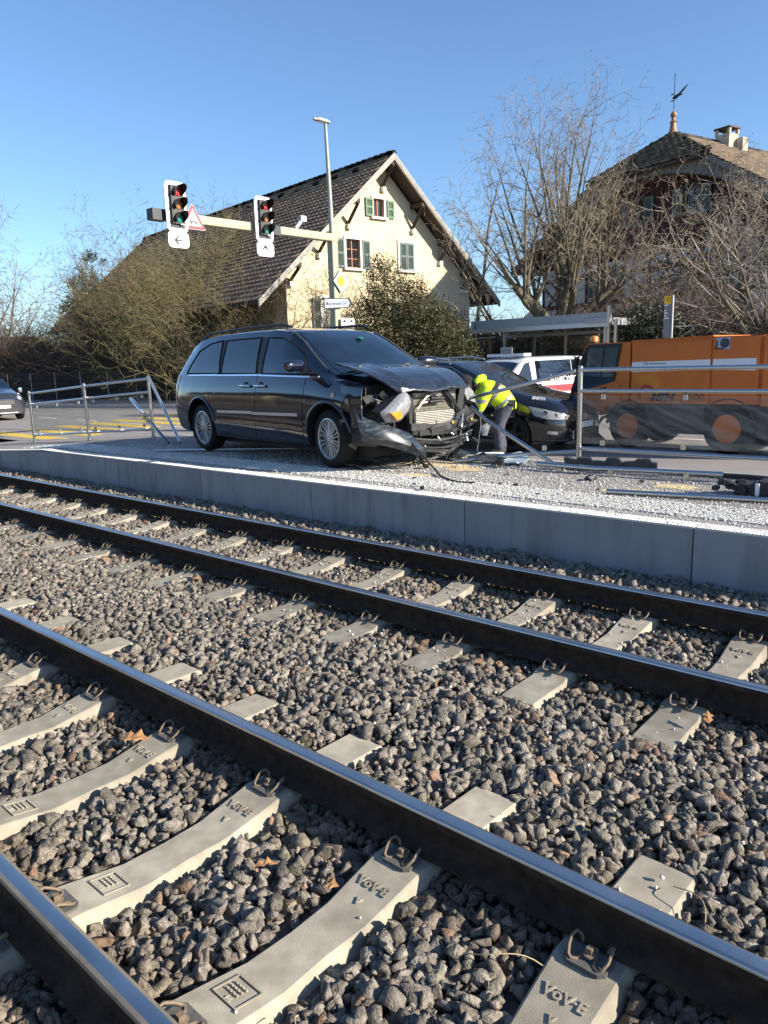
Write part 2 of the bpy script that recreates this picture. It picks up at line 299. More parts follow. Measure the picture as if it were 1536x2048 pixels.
# ------------------------------------------------------------------ mesh builder
class MB:
    def __init__(s):
        s.v = []; s.f = []; s.m = []
    def add(s, vs, fs, mi=0):
        o = len(s.v)
        s.v.extend([tuple(p) for p in vs])
        s.f.extend([tuple(i + o for i in f) for f in fs])
        s.m.extend([mi] * len(fs))
        return s
    def box(s, c, size, mi=0, rot=None):
        hx, hy, hz = size[0] / 2, size[1] / 2, size[2] / 2
        pts = [Vector((x * hx, y * hy, z * hz)) for z in (-1, 1) for y in (-1, 1) for x in (-1, 1)]
        if rot is not None: pts = [rot @ p for p in pts]
        c = Vector(c)
        return s.add([p + c for p in pts], [(0, 2, 3, 1), (4, 5, 7, 6), (0, 1, 5, 4), (2, 6, 7, 3), (0, 4, 6, 2), (1, 3, 7, 5)], mi)
    def tube(s, pts, r, n=6, mi=0, cap=True):
        pts = [Vector(p) for p in pts]
        rs = r if isinstance(r, (list, tuple)) else [r] * len(pts)
        vs = []; fs = []
        prev = None
        for i, p in enumerate(pts):
            t = (pts[min(i + 1, len(pts) - 1)] - pts[max(i - 1, 0)])
            t = t.normalized() if t.length > 1e-9 else Vector((0, 0, 1))
            if prev is None:
                a = t.cross(Vector((0, 0, 1)))
                if a.length < 1e-3: a = t.cross(Vector((1, 0, 0)))
            else:
                a = prev - t * prev.dot(t)
                if a.length < 1e-6: a = t.orthogonal()
            a.normalize(); prev = a
            b = t.cross(a)
            for k in range(n):
                an = 2 * math.pi * k / n
                vs.append(p + (a * math.cos(an) + b * math.sin(an)) * rs[i])
        for i in range(len(pts) - 1):
            for k in range(n):
                k2 = (k + 1) % n
                fs.append((i * n + k, i * n + k2, (i + 1) * n + k2, (i + 1) * n + k))
        if cap:
            fs.append(tuple(range(n - 1, -1, -1))); fs.append(tuple((len(pts) - 1) * n + k for k in range(n)))
        return s.add(vs, fs, mi)
    def prism(s, poly, O, u, v, w, mi=0, mi_side=None):
        """polygon poly in (u,v) at O, extruded by vector w"""
        O, u, v, w = Vector(O), Vector(u), Vector(v), Vector(w)
        n = len(poly)
        a = [O + u * p[0] + v * p[1] for p in poly]
        b = [p + w for p in a]
        s.add(a + b, [tuple(range(n)), tuple(range(2 * n - 1, n - 1, -1))], mi)
        s.add(a + b, [(i, i + n, (i + 1) % n + n, (i + 1) % n) for i in range(n)], mi if mi_side is None else mi_side)
        return s
    def lathe(s, prof, n=24, O=(0, 0, 0), axis='z', mi=0, arc=(0, 2 * math.pi)):
        """prof: list of (r, h)"""
        O = Vector(O); vs = []; fs = []
        for r, h in prof:
            for k in range(n):
                a = 2 * math.pi * k / n
                c, d = r * math.cos(a), r * math.sin(a)
                vs.append(O + (Vector((c, d, h)) if axis == 'z' else Vector((c, h, d)) if axis == 'y' else Vector((h, c, d))))
        for i in range(len(prof) - 1):
            for k in range(n):
                k2 = (k + 1) % n
                fs.append((i * n + k, i * n + k2, (i + 1) * n + k2, (i + 1) * n + k))
        return s.add(vs, fs, mi)
    def grid(s, G, mi=0, flip=False):
        nu = len(G); nv = len(G[0])
        vs = [p for row in G for p in row]
        fs = []
        for i in range(nu - 1):
            for j in range(nv - 1):
                q = (i * nv + j, (i + 1) * nv + j, (i + 1) * nv + j + 1, i * nv + j + 1)
                fs.append(q[::-1] if flip else q)
        return s.add(vs, fs, mi)
    def shell(s, G, d, mi=0):
        """grid of points thickened by vector or callable d, closed"""
        nu, nv = len(G), len(G[0])
        D = Vector(d)
        H = [[Vector(p) + D for p in row] for row in G]
        s.grid(G, mi); s.grid(H, mi, True)
        ring = [(i, 0) for i in range(nu)] + [(nu - 1, j) for j in range(1, nv)] + [(i, nv - 1) for i in range(nu - 2, -1, -1)] + [(0, j) for j in range(nv - 2, 0, -1)]
        vs = [G[i][j] for i, j in ring] + [H[i][j] for i, j in ring]
        n = len(ring)
        s.add(vs, [(k, k + n, (k + 1) % n + n, (k + 1) % n) for k in range(n)], mi)
        return s
    def mesh(s, name, mats, smooth=None, fix=False):
        me = bpy.data.meshes.new(name)
        me.from_pydata(s.v, [], s.f)
        for mt in (mats if isinstance(mats, (list, tuple)) else [mats]):
            me.materials.append(M[mt] if isinstance(mt, str) else mt)
        me.polygons.foreach_set('material_index', s.m)
        if fix:
            bm = bmesh.new(); bm.from_mesh(me)
            bmesh.ops.remove_doubles(bm, verts=bm.verts, dist=1e-5)
            bmesh.ops.recalc_face_normals(bm, faces=bm.faces)
            bm.to_mesh(me); bm.free()
        if smooth:
            me.polygons.foreach_set('use_smooth', [True] * len(me.polygons))
            if smooth < 179: me.set_sharp_from_angle(angle=math.radians(smooth))
        me.update()
        return me
    def build(s, name, mats, parent=None, smooth=None, loc=None, rot=None, fix=True):
        return link(name, s.mesh(name, mats, smooth, fix), parent, loc, rot)

def link(name, me, parent=None, loc=None, rot=None):
    o = bpy.data.objects.new(name, me)
    scene.collection.objects.link(o)
    if parent is not None: o.parent = parent
    if loc is not None: o.location = loc
    if rot is not None: o.rotation_euler = rot
    return o
def tag(o, label, cat, group=None):
    o['label'] = label; o['category'] = cat
    if group: o['group'] = group
    return o
def kind(o, k):
    o['kind'] = k
    return o
def empty(name, loc, rz, label, cat, group=None):
    o = bpy.data.objects.new(name, None)
    scene.collection.objects.link(o)
    o.location = loc; o.rotation_euler = (0, 0, rz)
    o.empty_display_size = 0.2
    return tag(o, label, cat, group)
def copy_tree(o, parent=None):
    c = o.copy(); scene.collection.objects.link(c)
    if parent is not None: c.parent = parent
    for ch in list(o.children): copy_tree(ch, c)
    return c
def rotz(a): return Matrix.Rotation(a, 3, 'Z')
def rot3(x, y, z): 
    from mathutils import Euler
    return Euler((x, y, z)).to_matrix()

def text_mesh(name, body, size, mat, extrude=0.002, shear=0.0, bold=0.0, align='CENTER', space=1.0):
    cu = bpy.data.curves.new(name, 'FONT')
    cu.body = body; cu.size = size; cu.extrude = extrude; cu.shear = shear; cu.offset = bold
    cu.align_x = align; cu.align_y = 'CENTER'; cu.resolution_u = 3; cu.space_character = space
    ob = bpy.data.objects.new(name, cu)
    scene.collection.objects.link(ob)
    dg = bpy.context.evaluated_depsgraph_get(); dg.update()
    me = bpy.data.meshes.new_from_object(ob.evaluated_get(dg))
    bpy.data.objects.remove(ob); bpy.data.curves.remove(cu)
    me.materials.clear(); me.materials.append(M[mat])
    return me
TX = {
    'vove': text_mesh('lettering', 'V\u00f6V\u00b7E', 0.050, 'sleeper', 0.0018, bold=0.0008),
    'vlogo': text_mesh('logo', 'V', 0.034, 'sleeper', 0.0018, bold=0.001),
    'sixteen': text_mesh('lettering', '16', 0.026, 'sleeper', 0.0018, bold=0.0005),
    'smith': text_mesh('lettering', 'SMITH', 0.085, 'text_white', 0.001, bold=0.003),
    'interv': text_mesh('lettering', 'Intervention', 0.30, 'text_white', 0.002, bold=0.003),
    'mfh': text_mesh('lettering', 'MFH', 0.215, 'text_dark', 0.002, shear=0.28, bold=0.010),
    'n2500': text_mesh('lettering', '2500', 0.20, 'text_dark', 0.002, shear=0.28, bold=-0.003),
    'dorf': text_mesh('lettering', 'M\u00fcnchenstein-Dorf', 0.125, 'text_dark', 0.002, bold=0.001),
    'shelter': text_mesh('lettering', 'M\u00fcnchenstein Dorf', 0.10, 'text_white', 0.002),
}
# ================================================================== SETTING
def sheet(name, pts, z, mat, k='structure'):
    b = MB(); b.add([(x, y, z) for x, y in pts], [tuple(range(len(pts)))])
    return kind(b.build(name, mat), k)
sheet('ground', [(-2500, -2500), (2500, -2500), (2500, 2500), (-2500, 2500)], -0.40, 'earth')
sheet('ballast_bed', [(-150, -7), (80, -7), (80, 5.5), (-150, 5.5)], -0.245, 'ballast_bed')
sheet('road', [(-220, 8.0), (120, 8.0), (120, 60), (-220, 60)], ROAD, 'road')
sheet('reflected_street', [(-220, -40), (120, -40), (120, -7.5), (-220, -7.5)], -0.2, 'road')  # unseen street behind the camera, added so the cars mirror something
# far pavement, its kerb and the mast's island
def slab(name, pts, z0, z1, mat, parent=None):
    b = MB(); b.prism(pts, (0, 0, z0), (1, 0, 0), (0, 1, 0), (0, 0, z1 - z0))
    return b.build(name, mat, parent)
K0, K1 = (-90.0, 5.42), (-15.5, 20.35)
PV = kind(slab('pavement', [(K0[0], K0[1] + .13), (K1[0], K1[1] + .13), (-15.5, 70), (-90, 70)], -0.5, -0.045, 'pavement'), 'structure')
b = MB()
for i in range(75):
    t0, t1 = i / 75, (i + 0.985) / 75
    p = [Vector((K0[0] + (K1[0] - K0[0]) * t, K0[1] + (K1[1] - K0[1]) * t, 0)) for t in (t0, t1)]
    d = (p[1] - p[0]).normalized(); nrm = Vector((-d.y, d.x, 0))
    b.prism([(0, 0), ((p[1] - p[0]).length, 0), ((p[1] - p[0]).length, .125), (0, .125)], p[0] + Vector((0, 0, -.4)), d, nrm, (0, 0, .36))
kind(b.build('kerb', 'kerb'), 'structure')
kind(slab('traffic_island', [(-14.8, 12.2), (-11.6, 12.2), (-11.3, 13.0), (-11.6, 14.0), (-14.8, 14.0), (-15.1, 13.0)], -0.5, -0.05, 'pavement'), 'structure')
kind(slab('forecourt', [(-13.5, 20.2), (40, 20.2), (40, 60), (-13.5, 60)], -0.5, -0.06, 'pavement'), 'structure')
# road markings: yellow crossing and white dashes, 4 mm sheets
def marking(name, pts, mat, label):
    b = MB(); b.prism(pts, (0, 0, ROAD + .001), (1, 0, 0), (0, 1, 0), (0, 0, .004))
    return kind(b.build(name, mat), 'structure')
for k in range(8):
    y0 = 8.45 + k * 1.08; sk = -.55 * k * .5
    marking('crossing_stripe', [(-22.6 + sk, y0), (-18.6 + sk, y0 - .05), (-18.75 + sk, y0 + .48), (-22.75 + sk, y0 + .52)], 'line_yellow', 'stripe')
for k in range(4):
    marking('lane_dash', [(-28.8 + k * 3.2, 12.62 - k * .13), (-27.3 + k * 3.2, 12.55 - k * .13), (-27.3 + k * 3.2, 12.68 - k * .13), (-28.8 + k * 3.2, 12.75 - k * .13)], 'line_white', 'dash')
marking('stop_line', [(-6.2, 14.75), (14, 13.9), (14, 14.08), (-6.2, 14.93)], 'line_white', 'line')
marking('stop_line', [(-6.2, 16.3), (14, 15.5), (14, 15.65), (-6.2, 16.45)], 'line_white', 'line')
marking('edge_line', [(-4.5, 9.35), (10, 9.35), (10, 9.45), (-4.5, 9.45)], 'line_white', 'line')

# ------------------------------------------------------------------ platform
def ramp(x):
    return PLAT if x > -12.2 else max(PLAT + .06 * (x + 12.2), ROAD + .012)
xs = [-19.3, -18, -16, -14, -12.2, -9, -6, -3, 0, 3, 8]
b = MB()
top = [[Vector((x, y, ramp(x))) for y in (5.53, 5.665)] for x in xs]
b.shell(top, (0, 0, -0.7), 0)
plat = kind(b.build('platform_edge_slab', 'pavement'), 'structure')
b = MB()
top = [[Vector((x, y, ramp(x) - .002)) for y in (5.69, 6.7, 7.88)] for x in xs]
b.shell(top, (0, 0, -0.7), 0)
kind(b.build('platform', 'asphalt_old'), 'structure')
b = MB()
top = [[Vector((x, y, ramp(x) + .003)) for y in (7.90, 8.02)] for x in xs]
b.shell(top, (0, 0, -0.7), 0)
kind(b.build('platform_kerb', 'kerb'), 'structure')
wall = kind(bpy.data.objects.new('platform_wall', None), 'structure'); scene.collection.objects.link(wall)
wall.location = (0, 5.36, 0)
def panel_mesh(x0, x1, L):
    bm = MB()
    G = []
    for x in (x0 + .005, x0 + .4 * (x1 - x0), x1 - .005):
        G.append([Vector((x - x0, 0, ramp(x) - .014)), Vector((x - x0, .17, ramp(x) - .014))])
    bm.shell(G, (0, 0, -0.75), 0)
    e = MB()
    n = int((x1 - x0) / .0125)
    for i in range(n):
        a = x0 + .005 + (x1 - x0 - .01) * i / n; c = x0 + .005 + (x1 - x0 - .01) * (i + 1) / n
        h = .0025 if i % 2 else 0
        z = ramp((a + c) / 2) - .0138
        e.box(((a + c) / 2 - x0, .08, z + .007 + h / 2), (c - a + .0005, .172 - h, .0138 + h))
    return bm, e
std = None
px = -1.86 + 6.0
while px > -19.2:
    x1, x0 = px, px - 2.0
    flat = x0 > -12.2
    if flat and std:
        pm_, em_ = std
    else:
        bm_, e_ = panel_mesh(x0, x1, 2.0)
        pm_ = bm_.mesh('edge_panel', 'wall_panel', fix=True); em_ = e_.mesh('edge_strip', 'edge_white', fix=True)
        if flat: std = (pm_, em_)
    p = link('edge_panel', pm_, wall, (x0, 0, 0))
    link('edge_strip', em_, p)
    px -= 2.0
# tactile ribs
b = MB()
for k in range(9):
    y = 5.715 + .056 * k
    x = -14.0 + (k % 2) * .16
    while x < 6:
        z = ramp(x + .15)
        b.box((x + .15, y, z + .001), (.295, .030, .011), 0, rot3(0, -.06 if x < -12.3 else 0, 0))
        x += .33
kind(b.build('tactile_ribs', 'tactile'), 'stuff')

# ------------------------------------------------------------------ tracks
Y1, GA, SP = 0.735, 1.065, 2.7596
RAILY = [Y1, Y1 + GA, Y1 + SP, Y1 + SP + GA]
def rail_mesh(shine_lo, shine_hi, x0=-70, x1=30):
    # right half profile (y,z) from foot to head centre, then mirrored
    half = [(.0625, -.145), (.0625, -.134), (.02, -.121), (.0075, -.112), (.007, -.055), (.014, -.043), (.0325, -.036), (.0325, -.012), (.0285, -.0045), (.021, -.0012)]
    prof = half + [(-y, z) for y, z in half[::-1]]
    # insert running band edges on the head top
    i = 10
    prof = prof[:i] + [(shine_hi, 0.0), (shine_lo, 0.0)] + prof[i:]
    n = len(prof)
    bm = MB()
    xs_ = list(np.linspace(x0, x1, 21))
    vs = [(x, y, z) for x in xs_ for y, z in prof]
    for k in range(20):
        for j in range(n):
            j2 = (j + 1) % n
            ym = (prof[j][1] + prof[j2][1]) / 2
            top_ = prof[j][1] > -.014 and prof[j2][1] > -.014
            mi = 2 if {j, j2} == {i, i + 1} or (shine_lo < -.0195 and top_ and -.0285 < ym < shine_hi) else (1 if top_ else 0)
            bm.v, bm.f, bm.m
            bm.f.append((k * n + j, k * n + j2, (k + 1) * n + j2, (k + 1) * n + j)); bm.m.append(mi)
    bm.v = vs
    return bm.mesh('rail', ['rail_side', 'rail_edge', 'rail_shine'], smooth=35, fix=True)
labs = ['nearest rail, crossing the lower left corner with a bright bluish running band',
        'long rail crossing the middle of the ballast with a bluish band and a tan edge',
        'third rail from the camera, near rail of the track along the platform',
        'rail of the far track lying closest to the grey platform wall']
bands = [(-.0185, .0185), (-.020, .012), (-.020, .016), (-.020, .016)]
for y, lb, bd in zip(RAILY, labs, bands):
    tag(link('rail', rail_mesh(*bd), None, (0, y, 0)), lb, 'rail', 'four tram rails')

# sleepers
def sleeper_mesh():
    ys = [-1.0, -.98, -.70, -.655, -.40, -.30, -.16, 0, .16, .30, .40, .655, .70, .98, 1.0]
    def top(y):
        a = abs(y)
        if a > .95: return -.185 if a > .99 else -.178
        if a > .655: return -.172 - .006 * (a - .655) / .25
        if a >= .40: return -.152
        if a >= .16: return -.152 - .043 * min(1, (.40 - a) / .24)
        return -.195
    def wid(y):
        a = abs(y)
        return .098 if a > .38 else .082 + .016 * a / .38
    bm = MB(); rings = []
    for y in ys:
        w, t = wid(y), top(y)
        rings.append([(-w - .045, y, -.33), (-w - .012, y, t - .045), (-w, y, t - .006), (-w + .008, y, t), (w - .008, y, t), (w, y, t - .006), (w + .012, y, t - .045), (w + .045, y, -.33)])
    vs = [p for r in rings for p in r]; n = 8; fs = []
    for i in range(len(ys) - 1):
        for j in range(n - 1):
            fs.append((i * n + j, i * n + j + 1, (i + 1) * n + j + 1, (i + 1) * n + j))
    fs.append(tuple(range(n))); fs.append(tuple((len(ys) - 1) * n + j for j in range(n - 1, -1, -1)))
    bm.add(vs, fs)
    return bm.mesh('sleeper', 'sleeper', smooth=30, fix=True)
def clip_mesh(bolt=False):
    bm = MB()
    for s in (-1, 1):
        path = [(.018 * s, .000, .020), (.024 * s, .024, .016), (.034 * s, .052, .012), (.052 * s, .064, .012), (.068 * s, .056, .018), (.079 * s, .030, .040), (.080 * s, .002, .060), (.074 * s, -.022, .062), (.060 * s, -.030, .044), (.050 * s, -.026, .022)]
        bm.tube(path, .0070, 7)
    bm.tube([(-.018, 0, .020), (-.014, -.014, .026), (.014, -.014, .026), (.018, 0, .020)], .0068, 6)
    if bolt: bm = bolt_into(bm)
    return bm.mesh('rail_clip', 'clip', smooth=50)
def bolt_into(bm):
    bm.lathe([(0, .022), (.026, .022), (.026, .030), (.014, .034), (.014, .052), (0, .052)], 12, (0, .018, 0))
    bm.box((0, .018, .044), (.024, .024, .022))
    return bm
bolt_me = bolt_into(MB()).mesh('bolt', 'clip', smooth=30)
gp = MB(); gp.prism([(-.085, -.02), (.085, -.02), (.085, .060), (.06, .078), (-.06, .078), (-.085, .06)], (0, 0, -.004), (1, 0, 0), (0, 1, 0), (0, 0, .016))
guide_me = gp.mesh('guide_plate', 'plate_grey', fix=True)
sl_me, cl_me, clb_me = sleeper_mesh(), clip_mesh(), clip_mesh(True)
fr = MB()
for (cx, cy, sx, sy) in ((0, .045, .104, .005), (0, -.045, .104, .005), (.05, 0, .005, .09), (-.05, 0, .005, .09)):
    fr.box((cx, cy, 0), (sx, sy, .003))
for i in range(4):
    for j in range(3):
        fr.box((-.030 + i * .014, -.012 + j * .016, 0), (.006, .006, .006))
frame_me = fr.mesh('embossed_plate', 'sleeper', fix=True)
ORD = ['first', 'second', 'third', 'fourth', 'fifth', 'sixth', 'seventh', 'eighth', 'ninth', 'tenth', 'eleventh', 'twelfth', 'thirteenth', 'fourteenth', 'fifteenth', 'sixteenth', 'seventeenth', 'eighteenth', 'nineteenth', 'twentieth', 'twenty-first', 'twenty-second', 'twenty-third', 'twenty-fourth']
SLEEPERS = []
def sleeper(x, yc, near, label):
    s = link('sleeper', sl_me, None, (x, yc, 0), (0, 0, rng.uniform(-.012, .012)))
    tag(s, label, 'sleeper', 'concrete sleepers of the near track' if near else 'concrete sleepers of the far track')
    SLEEPERS.append((x, yc))
    for ry in (-GA / 2, GA / 2):
        for sd in (-1, 1):
            c = link('rail_clip', cl_me if near else clb_me, s, (0, ry + sd * .088, -.150), (0, 0, 0 if sd > 0 else math.pi)); c.scale = (.74, .80, .70)
            if near:
                link('bolt', bolt_me, c); link('guide_plate', guide_me, c)
    link('lettering', TX['vove'], s, (0, .285, -.1685), (-.175 * -1, 0, 0))
    link('lettering', TX['vlogo'], s, (0, .215, -.181), (.175, 0, 0))
    if near:
        link('embossed_plate', frame_me, s, (0, -.255, -.1735), (-.175, 0, 0))
        link('lettering', TX['sixteen'], s, (0.004, -.292, -.167), (-.175, 0, 0))
for k in range(11):
    sleeper(0.57 - .69 * k, Y1 + GA / 2, True, '%s sleeper of the near track counting from the bottom right corner' % ORD[k])
for k in range(23):
    sleeper(0.154 - .672 * k, Y1 + SP + GA / 2, False, '%s sleeper of the platform track counting from the right edge' % ORD[k])

# ------------------------------------------------------------------ scattered small solids
CAMV = np.array([[*r2], [*u2], [*fwd]])
def project(P):
    v = P - np.array([0, 0, CAM_H])
    c = v @ CAMV.T
    z = np.maximum(c[:, 2], 1e-3)
    return 768 + FPX * c[:, 0] / z, 1024 - FPX * c[:, 1] / z, c[:, 2]
def rock_variants(n, cuts, seed, sq=(1, .80, .66)):
    """broken stones: a block cut by random planes, so every face is flat and every edge sharp"""
    r = np.random.default_rng(seed); out = []
    for _ in range(n):
        bm = bmesh.new(); bmesh.ops.create_cube(bm, size=2.0)
        for _k in range(cuts):
            d = r.normal(size=3); d /= np.linalg.norm(d)
            co = d * r.uniform(.55, 1.02)
            bmesh.ops.bisect_plane(bm, geom=bm.verts[:] + bm.edges[:] + bm.faces[:], plane_co=co, plane_no=d, clear_outer=True)
            pts = [v.co.copy() for v in bm.verts]
            bm.free(); bm = bmesh.new()
            for q in pts: bm.verts.new(q)
            bmesh.ops.convex_hull(bm, input=bm.verts)
            for v in [v for v in bm.verts if not v.link_faces]: bm.verts.remove(v)
        bmesh.ops.triangulate(bm, faces=bm.faces)
        bm.verts.index_update()
        V = np.array([v.co[:] for v in bm.verts]); F = np.array([[v.index for v in f.verts] for f in bm.faces])
        V = (V - (V.max(0) + V.min(0)) / 2) * np.array(sq) * r.uniform(.78, 1.18, 3) * .86
        bm.free(); out.append((V, F))
    return out
def rand_rot(n, r, flat=1.0):
    q = r.normal(size=(n, 4))
    if flat < 1: q[:, 1:3] *= flat
    q /= np.linalg.norm(q, axis=1)[:, None]
    w, x, y, z = q.T
    return np.stack([1 - 2 * (y * y + z * z), 2 * (x * y - z * w), 2 * (x * z + y * w), 2 * (x * y + z * w), 1 - 2 * (x * x + z * z), 2 * (y * z - x * w), 2 * (x * z - y * w), 2 * (y * z + x * w), 1 - 2 * (x * x + y * y)], 1).reshape(-1, 3, 3)
def scatter(name, variants, P, S, tones, mat, r, flat=1.0):
    """joined mesh of instances: P (n,3) S (n,) or (n,3) tones (n,3)"""
    n = len(P); R = rand_rot(n, r, flat)
    S = S if S.ndim == 2 else S[:, None] * np.ones((1, 3))
    pick = r.integers(0, len(variants), n)
    VV, FF, TT = [], [], []; off = 0
    for k, (V, F) in enumerate(variants):
        idx = np.nonzero(pick == k)[0]
        if not len(idx): continue
        W = V[None] * S[idx][:, None, :]
        W = np.einsum('nij,nvj->nvi', R[idx], W) + P[idx][:, None, :]
        m_, nv = len(idx), len(V)
        VV.append(W.reshape(-1, 3))
        FF.append((F[None] + (np.arange(m_) * nv)[:, None, None] + off).reshape(-1, F.shape[1]))
        TT.append(np.repeat(tones[idx], nv, 0))
        off += m_ * nv
    V = np.concatenate(VV); F = np.concatenate(FF); T = np.concatenate(TT)
    me = bpy.data.meshes.new(name)
    k = F.shape[1]
    me.vertices.add(len(V)); me.vertices.foreach_set('co', V.astype(np.float32).ravel())
    me.loops.add(F.size); me.loops.foreach_set('vertex_index', F.astype(np.int32).ravel())
    me.polygons.add(len(F)); me.polygons.foreach_set('loop_start', np.arange(0, F.size, k, dtype=np.int32))
    me.update(calc_edges=True)
    a = me.color_attributes.new('tone', 'FLOAT_COLOR', 'POINT')
    a.data.foreach_set('color', np.concatenate([T, np.ones((len(T), 1))], 1).astype(np.float32).ravel())
    me.materials.append(M[mat])
    me.validate()
    return link(name, me)
def vnoise(x, y, s, seed):
    r = np.random.default_rng(seed); g = r.random((64, 64))
    fx, fy = x / s, y / s
    ix, iy = np.floor(fx).astype(int), np.floor(fy).astype(int)
    tx, ty = fx - ix, fy - iy
    tx, ty = tx * tx * (3 - 2 * tx), ty * ty * (3 - 2 * ty)
    G = lambda a, c: g[a % 64, c % 64]
    return (G(ix, iy) * (1 - tx) + G(ix + 1, iy) * tx) * (1 - ty) + (G(ix, iy + 1) * (1 - tx) + G(ix + 1, iy + 1) * tx) * ty

def ballast_level(x, y):
    l = np.full_like(x, -.212)
    yc = [Y1 + GA / 2, Y1 + SP + GA / 2]
    l = np.where((y > RAILY[1] + .15) & (y < RAILY[2] - .1), -.197 + .024 * np.exp(-((y - 2.62) / .35) ** 2), l)
    l = np.where(y > RAILY[3] + .1, -.178 + .032 * np.clip((y - 4.7) / .6, 0, 1), l)
    l = np.where(y < RAILY[0] - .1, -.185, l)
    return l + .022 * (vnoise(x, y, .35, 5) - .5)
def ballast():
    r = np.random.default_rng(3)
    outs = []
    for layer, (step, dz, smin, smax) in enumerate(((.037, -.020, .022, .034), (.041, .001, .020, .037), (.046, .006, .011, .020), (.09, .013, .020, .040), (.032, -.024, .020, .030))):
        X, Y = np.meshgrid(np.arange(-17, 4.2, step), np.arange(-1.2, 5.37, step))
        x = (X + r.uniform(-.5, .5, X.shape) * step * 1.1).ravel(); y = (Y + r.uniform(-.5, .5, X.shape) * step * 1.1).ravel()
        s = r.uniform(smin, smax, x.shape) * np.where(r.random(x.shape) < .12, 1.25, 1.0)
        z = ballast_level(x, y) + dz + r.uniform(-.008, .008, x.shape)
        P = np.stack([x, y, z], 1)
        a, b_, d = project(P)
        keep = (d > .12) & (a > -420) & (a < 3000) & (b_ < 3300)
        if layer == 1: keep &= r.random(x.shape) < .80
        if layer == 2: keep &= r.random(x.shape) < .6
        if layer == 4:
            du = np.min(np.abs(y[:, None] - np.array(RAILY)[None]), axis=1)
            z = np.where(du < .10, -.176 - s * .9, z); P[:, 2] = z
        for ry in (RAILY if layer < 4 else []): keep &= ~((np.abs(y - ry) < .064 + s * (.35 if layer == 0 else .12 if layer == 4 else .6)))
        for sx, sy in SLEEPERS:
            keep &= ~((np.abs(x - sx) < .106 + s * (.45 if layer == 0 else .2 if layer == 4 else .75)) & (np.abs(y - sy) < 1.0 + s * .4))
        keep &= (y < 5.36 - s * .9)
        if layer == 4: keep &= np.min(np.abs(y[:, None] - np.array(RAILY)[None]), axis=1) < .20
        if layer == 3: keep &= r.random(x.shape) < .6
        outs.append((P[keep], s[keep], d[keep]))
    P = np.concatenate([o[0] for o in outs]); s = np.concatenate([o[1] for o in outs]); d = np.concatenate([o[2] for o in outs])
    n = len(P)
    t = r.uniform(.62, 1.38, (n, 1)) * (1 + r.normal(0, .014, (n, 3)))
    red = r.random(n) < .035; t[red] *= np.array([1.25, .95, .80])
    pale = r.random(n) < .03; t[pale] *= 1.45
    dr = np.min(np.abs(P[:, 1:2] - np.array(RAILY)[None]), axis=1)
    k = np.exp(-(dr / .22) ** 2)[:, None]
    t *= 1 - k * np.array([[.22, .32, .42]])          # brown brake dust beside the rails
    S = s[:, None] * r.uniform(.75, 1.25, (n, 3))
    near = d < 4.2
    # stones thrown up close get more facets than the far ones
    o = scatter('ballast_stones', rock_variants(48, 8, 21), P[near], S[near], t[near], 'stone', r)
    kind(o, 'stuff'); o['label'] = 'grey crushed stone ballast around the near track'
    o = scatter('ballast_stones', rock_variants(36, 5, 22), P[~near], S[~near], t[~near], 'stone', r)
    kind(o, 'stuff'); o['label'] = 'grey crushed stone ballast running back along the platform track'
    return n
NST = ballast()

